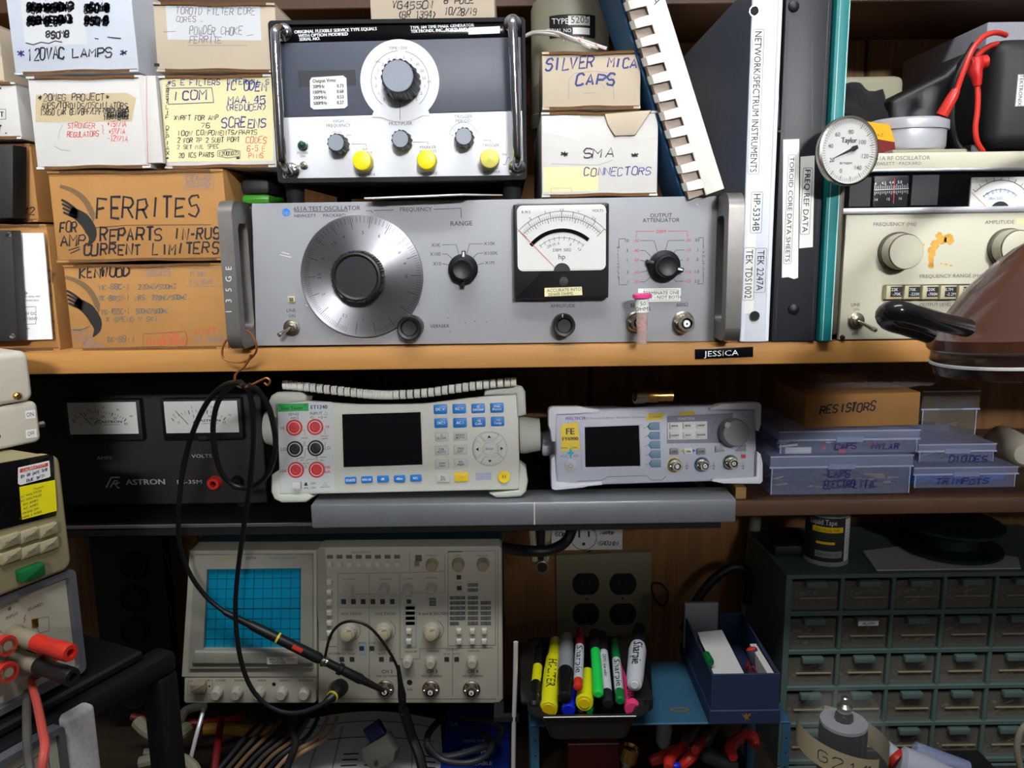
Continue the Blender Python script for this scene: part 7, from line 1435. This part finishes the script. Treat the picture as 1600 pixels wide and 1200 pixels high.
for r_ in range(5):
    for c_ in range(6):
        za, zb_ = rowz[r_ + 1] + .0034, rowz[r_] - (.0062 if r_ == 0 else .0036); xa, xb = colx[c_] + (.0075 if c_ == 0 else .0034), colx[c_ + 1] - .0034
        d = MB('smokedplastic', F); d.prism(rrect(xa, xb, za, zb_ - .004, .003, 3), .004, .0052, .0003, 1)
        d.box(xa, xa + .001, .0054, .12, za, zb_ - .004); d.box(xb - .001, xb, .0054, .12, za, zb_ - .004); d.box(xa + .0012, xb - .0012, .0054, .12, za, za + .001); D = d.build('drawer', t)
        mb = MB('cabgreen', F); xm = (xa + xb) / 2; mb.box(xm - .012, xm + .012, -.004, .0038, zb_ - .0085, zb_ - .0012, .0012, 2); mb.build('pull_tab', D)
        mb = MB('ledgetan', F); mb.box(xa + .009, xb - .003, .0015, .0038, za + .014, za + .0158, .0004, 1); mb.build('front_ledge', D)
        mb = MB('partsbrown', F); mm = ['partsbrown', 'caninside', 'nickel', 'cabletan', 'oldbeige']
        for i in range(24):
            mb.use(mm[rr.randrange(5)]); x = rr.uniform(xa + .006, xb - .006); yv = rr.uniform(.009, .03); z = za + .003 + rr.random() * .016; s_ = rr.uniform(.0014, .0038)
            if i % 2: mb.ball((x, yv, z), s_, (1, 1, .7), 8, 5)
            else: mb.tube([(max(x - s_ * 2, xa + .003), yv, z), (min(x + s_ * 2, xb - .003), yv + s_, z + s_ * .6)], s_ * .4, 6)
        mb.build('contents', D, kind='stuff')
        if r_ == 1 and c_ == 1: mb = MB('label', F); q = F.q(1358, 974, -.004); mb.R(1341, 970.5, 1373, 978, -.0046, -.0041); mb.use('print').T('ALLEN', 1357, 974.2, 4.6, y=-.0049); mb.build('label_strip', D, 'small white label strip')
ZC = F.O.z + ztop
FC = F
# on the cabinet
p = PZ(1303, 887, ZC); r = 34 / 1250 * .95; t = thing('tape_can', 'grey can of liquid tape with yellow band label on the drawer cabinet', 'can', at=(p.x, p.y + r, ZC + .0005))
Hc = .058
mb = MB('cangrey'); mb.lathe((0, 0, 0), (0, 0, 1), [(r * .97, 0), (r * .98, .002), (r * .93, .003), (r * .93, Hc), (r * .8, Hc + .003), (r * .8, Hc + .004)], 40); mb.build('can', t)
def wrap(mb, a0, a1, z0, z1, rr_):
    n = 14; v = []
    for i in range(n + 1): an = rad(a0 + (a1 - a0) * i / n); v += [(rr_ * math.sin(an), -rr_ * math.cos(an), z0), (rr_ * math.sin(an), -rr_ * math.cos(an), z1)]
    mb.add(v, [(2 * i, 2 * i + 2, 2 * i + 3, 2 * i + 1) for i in range(n)])
def wraptext(mb, s_, a0, z, h, rr_, sx=1):
    v_, f_ = glyphs(s_); k_ = h / CAPH; o_ = []
    for v in v_: an = rad(a0) + v.x * k_ * sx / rr_; o_.append((rr_ * math.sin(an), -rr_ * math.cos(an), z + v.y * k_))
    mb.add(o_, f_)
mb = MB('print'); wrap(mb, -95, 30, .005, Hc - .001, r * .945); mb.use('white'); wrap(mb, 30, 80, .005, Hc - .003, r * .946); wraptext(mb, 'Liquid Tape', -68, Hc - .009, .0062, r * .96, .72); mb.use('keyyellow'); wrap(mb, -60, 22, Hc - .018, Hc - .0115, r * .955); mb.use('print'); wraptext(mb, 'ELECTRICAL TAPE', -50, Hc - .0165, .0028, r * .965, .8); mb.use('keyyellow'); wrap(mb, -48, 0, .026, .029, r * .955); mb.use('pengrey'); wrap(mb, -50, 22, .010, .018, r * .955); mb.use('print'); wraptext(mb, 'BLACK 4 FL OZ', -44, .0125, .003, r * .965, .8)
for i in range(9): wraptext(mb, 'directions for use', 34, Hc - .012 - i * .004, .0014, r * .965, .9)
mb.build('label', t, 'black and white wrap label')
mb = MB('darkblueprint'); mb.lathe((0, 0, Hc + .0045), (0, 0, 1), [(r * .74, 0), (r * .76, .001), (r * .76, .014), (r * .7, .016), (.001, .016)], 32); mb.build('lid', t, 'dark blue lid')
mb = MB('whitecard'); pp = [PZ(*q, ZC + .0006) for q in ((1370, 892), (1595, 889), (1590, 872), (1440, 850), (1348, 862))]
mb.add(pp + [v + V((0, 0, .0012)) for v in pp], [(4, 3, 2, 1, 0), (5, 6, 7, 8, 9)] + [(i, (i + 1) % 5, 5 + (i + 1) % 5, 5 + i) for i in range(5)])
solo(mb, 'loose_paper', 'loose white paper sheet on the drawer cabinet under the teal reel', 'paper', origin=base_of(pp))
p = PZ(1525, 886, ZC + .002); t = thing('cable_reel', 'dark teal plastic reel on the drawer cabinet', 'reel', at=(p.x, p.y + .055, ZC + .0025))
for z in (0, .028): mb = MB('tealreel'); mb.lathe((0, 0, z), (0, 0, 1), [(.052, 0), (.056, .002), (.056, .005), (.052, .007), (.02, .007)], 48); mb.build('flange', t)
mb = MB('tealreel'); mb.lathe((0, 0, .0072), (0, 0, 1), [(.03, 0), (.03, .0206)], 36); mb.build('hub', t)
mb = MB('blacksoft'); p = PZ(1245, 868, ZC); mb.box(p.x - .028, p.x + .018, p.y - .005, p.y + .05, ZC + .0005, ZC + .014, .003, 2)
solo(mb, 'black_pouch', 'flat dark pouch beside the can of liquid tape', 'pouch', origin=(p.x, p.y, ZC + .0005))
# ---------------------------------------------------------------- big glass vacuum tube and things in front of the cabinet
p = P(1318, 1130, .075); zt_ = P(1318, 1082, .08).z
t = thing('vacuum_tube', 'big glass vacuum tube with dark anode and paper band in front of the drawers', 'vacuum tube', at=(p.x, p.y, ZB + .0005))
Ht = zt_ - ZB; R_ = .0435
mb = MB('tubeglass'); mb.lathe((0, 0, 0), (0, 0, 1), [(R_ * .6, .02), (R_ * .9, .03), (R_, .05), (R_, Ht - .045), (R_ * .93, Ht - .025), (R_ * .75, Ht - .01), (R_ * .4, Ht - .002), (R_ * .16, Ht)], 48); mb.build('envelope', t, 'clear glass envelope')
mb = MB('anode'); mb.lathe((0, 0, 0), (0, 0, 1), [(.022, .04), (.022, Ht - .04), (.0215, Ht - .031), (.009, Ht - .029), (.008, Ht - .02), (.003, Ht - .018)], 40, .04, 16); mb.build('anode', t, 'dark finned anode')
mb = MB('tinmetal'); mb.lathe((0, 0, 0), (0, 0, 1), [(.0205, Ht - .0318), (.0222, Ht - .0312), (.0222, Ht - .028), (.010, Ht - .0268)], 36); mb.build('anode_cap', t)
mb = MB('castalu'); mb.lathe((0, 0, 0), (0, 0, 1), [(.03, 0), (.03, .018), (.026, .022)], 32); mb.build('base', t)
mb = MB('nickel'); mb.lathe((0, 0, 0), (0, 0, 1), [(.007, Ht - .0175), (.0075, Ht - .012), (.004, Ht - .009), (.004, Ht - .003), (.003, Ht - .002)], 20); mb.build('top_cap', t)
mb = MB('oldpaper'); n = 40; v = []
for i in range(n + 1): an = rad(-118 + 300 * i / n); zz = Ht - .064 - .009 * math.sin(an); v += [(R_ * 1.012 * math.sin(an), -R_ * 1.012 * math.cos(an), zz), (R_ * 1.012 * math.sin(an), -R_ * 1.012 * math.cos(an), zz + .025)]
keep = [i for i in range(n) if not (22 < -118 + 300 * i / n + 3.75 < 78)]
mb.add(v, [(2 * i, 2 * i + 2, 2 * i + 3, 2 * i + 1) for i in keep]); mb.use('ink')
for ch, a0 in (('G', -52), ('2', -34), ('1', -16), ('1', 0), ('1', 5)):
    for pl in FONT[ch].split():
        pts = [(rad(a0 + int(pl[c]) * 3.0), Ht - .058 - .009 * math.sin(rad(a0)) + int(pl[c + 1]) * .0019) for c in range(0, len(pl) - 1, 2)]; mb.tube([(R_ * 1.016 * math.sin(a_), -R_ * 1.016 * math.cos(a_), z_) for a_, z_ in pts], .0004, 4)
mb.build('paper_band', t, 'cream paper band with handwriting')
t = thing('caulk_tube', 'white squeeze tube with red collar lying beside the glass vacuum tube', 'tube', at=P(1425, 1200, .08))
a_, b_ = P(1378, 1164, .10), P(1404, 1190, .085); c_ = P(1500, 1226, .07); 
def lo(mb): mb.v = [t.matrix_world.inverted() @ v for v in mb.v]; return mb
d = (b_ - a_); L_ = d.length
mb = MB('caulkwhite'); mb.lathe(a_, d, [(.006, 0), (.0085, .003), (.0098, L_ * .66)], 20); lo(mb).build('nozzle', t)
mb = MB('leadred'); mb.lathe(a_ + d * .66, d, [(.0102, 0), (.0108, .001), (.0112, L_ * .3), (.0108, L_ * .31)], 20); lo(mb).build('collar', t, 'red collar')
d2 = (c_ - b_); mb = MB('caulkwhite'); mb.lathe(b_ - d2 * .01, d2, [(.011, 0), (.0165, .004), (.0165, d2.length * .4), (.012, d2.length)], 24); lo(mb).build('body', t)
q = P(1440, 1190, .1); mb = MB('blacksoft'); mb.box(q.x - .05, q.x + .09, .068, .15, ZB + .0005, q.z - .021, .003, 2); solo(mb, 'dark_carton', 'low dark carton under the white squeeze tube in front of the drawers', 'box', origin=(q.x, .1, ZB + .0005))
t = thing('clear_tube', 'clear plastic tube lying behind the squeeze tube with red collar', 'tube', at=P(1470, 1190, .12))
a_, b_ = P(1425, 1172, .125), P(1510, 1206, .11); mb = MB('clearpanel'); mb.lathe(a_, b_ - a_, [(.004, 0), (.01, .002), (.0115, .05), (.0115, (b_ - a_).length)], 20); lo(mb).build('tube', t)
mb = MB('cabcream'); w_ = smooth([P(1606, 1130, .1), P(1595, 1142, .1), P(1590, 1160, .1), P(1590, 1180, .1), P(1598, 1215, .1)], 6); mb.tube(w_, .0032, 10)
solo(mb, 'cream_cable', 'cream cable bowing past the lower drawers', 'cable', origin=base_of(w_))
# ---------------------------------------------------------------- papers and cables under the oscilloscope
t = thing('open_manual', 'white printed manual page curving up from the bench under the oscilloscope', 'manual', at=PZ(570, 1180, ZB + .001))
mb = MB('paper'); n = 20; m_ = 12; vs = []
c00, c10, c01, c11 = PZ(440, 1226, ZB + .002), PZ(694, 1222, ZB + .002), PZ(478, 1128, ZB + .02), PZ(688, 1128, ZB + .012)
for j in range(m_ + 1):
    for i in range(n + 1):
        u, v = i / n, j / m_; q = (c00 * (1 - u) + c10 * u) * (1 - v) + (c01 * (1 - u) + c11 * u) * v
        q = q + V((0, 0, .012 * math.sin(math.pi * u) * (.4 + .6 * v) + .003)); vs.append(q)
fs = [(j * (n + 1) + i, j * (n + 1) + i + 1, (j + 1) * (n + 1) + i + 1, (j + 1) * (n + 1) + i) for j in range(m_) for i in range(n)]
mb.add(vs, fs); mb.add([q - V((0, 0, .0025)) for q in vs], [f[::-1] for f in fs])
g = lambda u, v: vs[min(m_, int(round(v * m_))) * (n + 1) + min(n, int(round(u * n)))] + V((0, -.0004, .0007))
mb.use('print')
for ln in ([(.0, .8), (.25, .85), (.5, .85), (.75, .85), (1, .85)], [(0, .6), (.25, .6), (.5, .6), (.75, .6), (1, .6)], [(.15, 0), (.15, .5), (.15, .85)], [(.3, 0), (.3, .5), (.3, .8)], [(.8, 0), (.8, .85)]): 
    pts = []
    for (u0, v0), (u1, v1) in zip(ln, ln[1:]): pts += [g(u0 + (u1 - u0) * s_ / 6, v0 + (v1 - v0) * s_ / 6) for s_ in range(6)]
    mb.tube(pts, .0004, 4)
for u in (.36, .42, .48, .86, .9):
    for v in (.08, .16, .24, .32): mb.tube([g(u, v), g(u + .05, v)], .0007, 4)
mb.v = [t.matrix_world.inverted() @ v for v in mb.v]; mb.build('page', t)
F = None
a_ = PZ(690, 1230, ZB); b_ = PZ(800, 1112, ZB)
zz0, zz1 = ZB + .003, ZB + .02
t = thing('blue_manual', 'blue covered manual with white printed title lying under the oscilloscope beside the chrome rod', 'manual', at=(PZ(745, 1200, ZB).x, a_.y, ZB + .001))
xa, xb = PZ(692, 1190, ZB).x, PZ(796, 1190, ZB).x; ya, yb = PZ(745, 1235, ZB).y, PZ(745, 1118, ZB).y
mb = MB('paper'); mb.box(xa + .001, xb - .001, ya + .001, yb - .001, ZB + .002, ZB + .012); mb.v = [t.matrix_world.inverted() @ v for v in mb.v]; mb.build('pages', t)
mb = MB('manualblue'); mb.box(xa, xb, ya, yb, ZB + .0122, ZB + .0128, .0002, 1); mb.box(xa, xb, ya, yb, ZB + .0012, ZB + .0018, .0002, 1); mb.use('white')
for s_, py, h in (('USING THE', 1160, .0038), ('2247A', 1178, .0075), ('PORTABLE', 1196, .005), ('OSCILLOSCOPE', 1212, .005)):
    v_, f_ = glyphs(s_); k_ = h / CAPH; q = PZ(722, py, ZB + .013); mb.add([(q.x + v.x * k_, q.y + v.y * k_ * 1.4, ZB + .0131) for v in v_], f_)
v_, f_ = glyphs('LA'); q = PZ(704, 1134, ZB + .013); mb.add([(q.x + v.x * .008, q.y + v.y * .01, ZB + .0131) for v in v_], f_)
mb.v = [t.matrix_world.inverted() @ v for v in mb.v]; mb.build('cover', t)
def cable(name, label, pts, r, m, n=7, group=None, cat='cable'):
    w_ = smooth(pts, n)
    for q in w_: q.z = max(q.z, ZB + r + .0006)
    mb = MB(m); mb.tube(w_, r, 10); return solo(mb, name, label, cat, origin=base_of(w_), group=group)
t = thing('cable_connector', 'grey plug connector with dark blue insert on cables before the white manual page', 'connector', at=P(600, 1185, .15))
def lo(mb): mb.v = [t.matrix_world.inverted() @ v for v in mb.v]; return mb
X_ = M.Translation(P(595, 1174, .15)) @ M.Rotation(rad(-35), 4, 'Y') @ M.Rotation(rad(-20), 4, 'X')
mb = MB('connectorgrey'); mb.X = X_; mb.prism([(-.016, -.014), (.010, -.016), (.018, -.008), (.018, .012), (-.014, .014), (-.019, .004)], -.008, .008, .0015); lo(mb).build('shell', t)
mb = MB('navy'); mb.X = X_; mb.box(-.004, .016, -.005, .005, .0135, .03, .001, 1); lo(mb).build('insert', t)
mb = MB('black'); mb.X = X_; mb.lathe((-.014, 0, -.014), (-.5, -.3, -1), [(.010, 0), (.011, .006), (.009, .014), (.006, .02)], 18); mb.use('brass').lathe((-.006, -.008, -.006), (0, -1, 0), [(.002, 0), (.002, .003)], 10); lo(mb).build('boot', t)
KB = 'loose cables heaped on the bench under the oscilloscope'
cable('cable', 'black cable hanging from behind the ground clip to the blue manual', [P(630, 1106, .13), P(637, 1130, .13), P(645, 1155, .13), P(655, 1180, .12), P(662, 1210, .11)], .0055, 'black', group=KB)
cable('cable', 'dark grey cable looping across the blue manual', [P(684, 1128, .2), P(668, 1150, .17), P(672, 1175, .16), P(700, 1182, .15), P(740, 1172, .16), P(775, 1158, .18), P(783, 1140, .2), P(760, 1126, .22), P(720, 1120, .24)], .0038, 'graphite', group=KB)
cable('cable', 'dark grey cable curling below the first loop on the blue manual', [P(665, 1160, .15), P(690, 1186, .145), P(730, 1192, .14), P(760, 1180, .15), P(768, 1160, .17), P(748, 1140, .2)], .0036, 'graphite', group=KB)
cable('cable', 'black cable drooping beside the white manual page from the oscilloscope', [P(470, 1104, .15), P(455, 1130, .16), P(462, 1160, .15), P(452, 1190, .13), P(440, 1220, .12)], .004, 'blackmatte', group=KB)
cable('cable', 'red cable running level under the oscilloscope corner', [P(205, 1120, .22), P(250, 1128, .22), P(310, 1130, .22), P(350, 1127, .24), P(380, 1122, .26)], .0045, 'cablered', group=KB)
cable('cable', 'thick cream cable rising from the black frame beside the red cable', [P(215, 1128, .16), P(232, 1144, .15), P(255, 1154, .14), P(275, 1150, .15), P(292, 1138, .17)], .0075, 'cabcream', group=KB)
cable('cable', 'thick cream cable arching near the bottom beside the chrome rod', [P(220, 1192, .10), P(250, 1186, .1), P(280, 1186, .1), P(302, 1200, .09), P(310, 1226, .08)], .0065, 'cabcream', group=KB)
cable('cable', 'grey cable curving up behind the red cable', [P(225, 1178, .13), P(260, 1170, .14), P(280, 1130, .19), P(292, 1110, .22), P(320, 1104, .24)], .0055, 'cablegrey', group=KB)
cable('cable', 'yellow cable lying level behind the tan leads', [P(320, 1140, .2), P(350, 1138, .2), P(390, 1142, .2), P(425, 1138, .21)], .0065, 'cableyellow', group=KB)
cable('cable', 'dark red cable dropping from the red cable beside the chrome rod', [P(346, 1124, .2), P(342, 1150, .17), P(338, 1180, .14), P(334, 1215, .12)], .004, 'cablered', group=KB)
for i in range(9):
    x0 = 345 + i * 13; cable('cable_strand', ('dim', 'thin', 'brownish', 'slack', 'straight', 'low', 'upper', 'outer', 'bright tan')[i] + ' strand in the fan of tan leads near the white manual page', [P(x0 - 20, 1222, .10 + i * .002), P(x0 + 14, 1182, .13 + i * .003), P(x0 + 38 + i * 3, 1152, .16 + i * .002), P(x0 + 62 + i * 2, 1128 - i, .2)], .0024, 'cabletan' if i > 6 else ('graphite', 'caninside', 'logobrown')[i % 3], group='fan of tan leads on the bench')
cable('cable', 'thin black cord crossing the dark gap in front of the power strip', [P(185, 1060, .2), P(215, 1040, .22), P(250, 1032, .24), P(282, 1030, .25)], .0028, 'black', group=KB)
cable('cable', 'white tipped black cord falling below the power strip', [P(205, 1050, .18), P(235, 1075, .17), P(255, 1100, .17), P(262, 1130, .17)], .0034, 'black', group=KB)
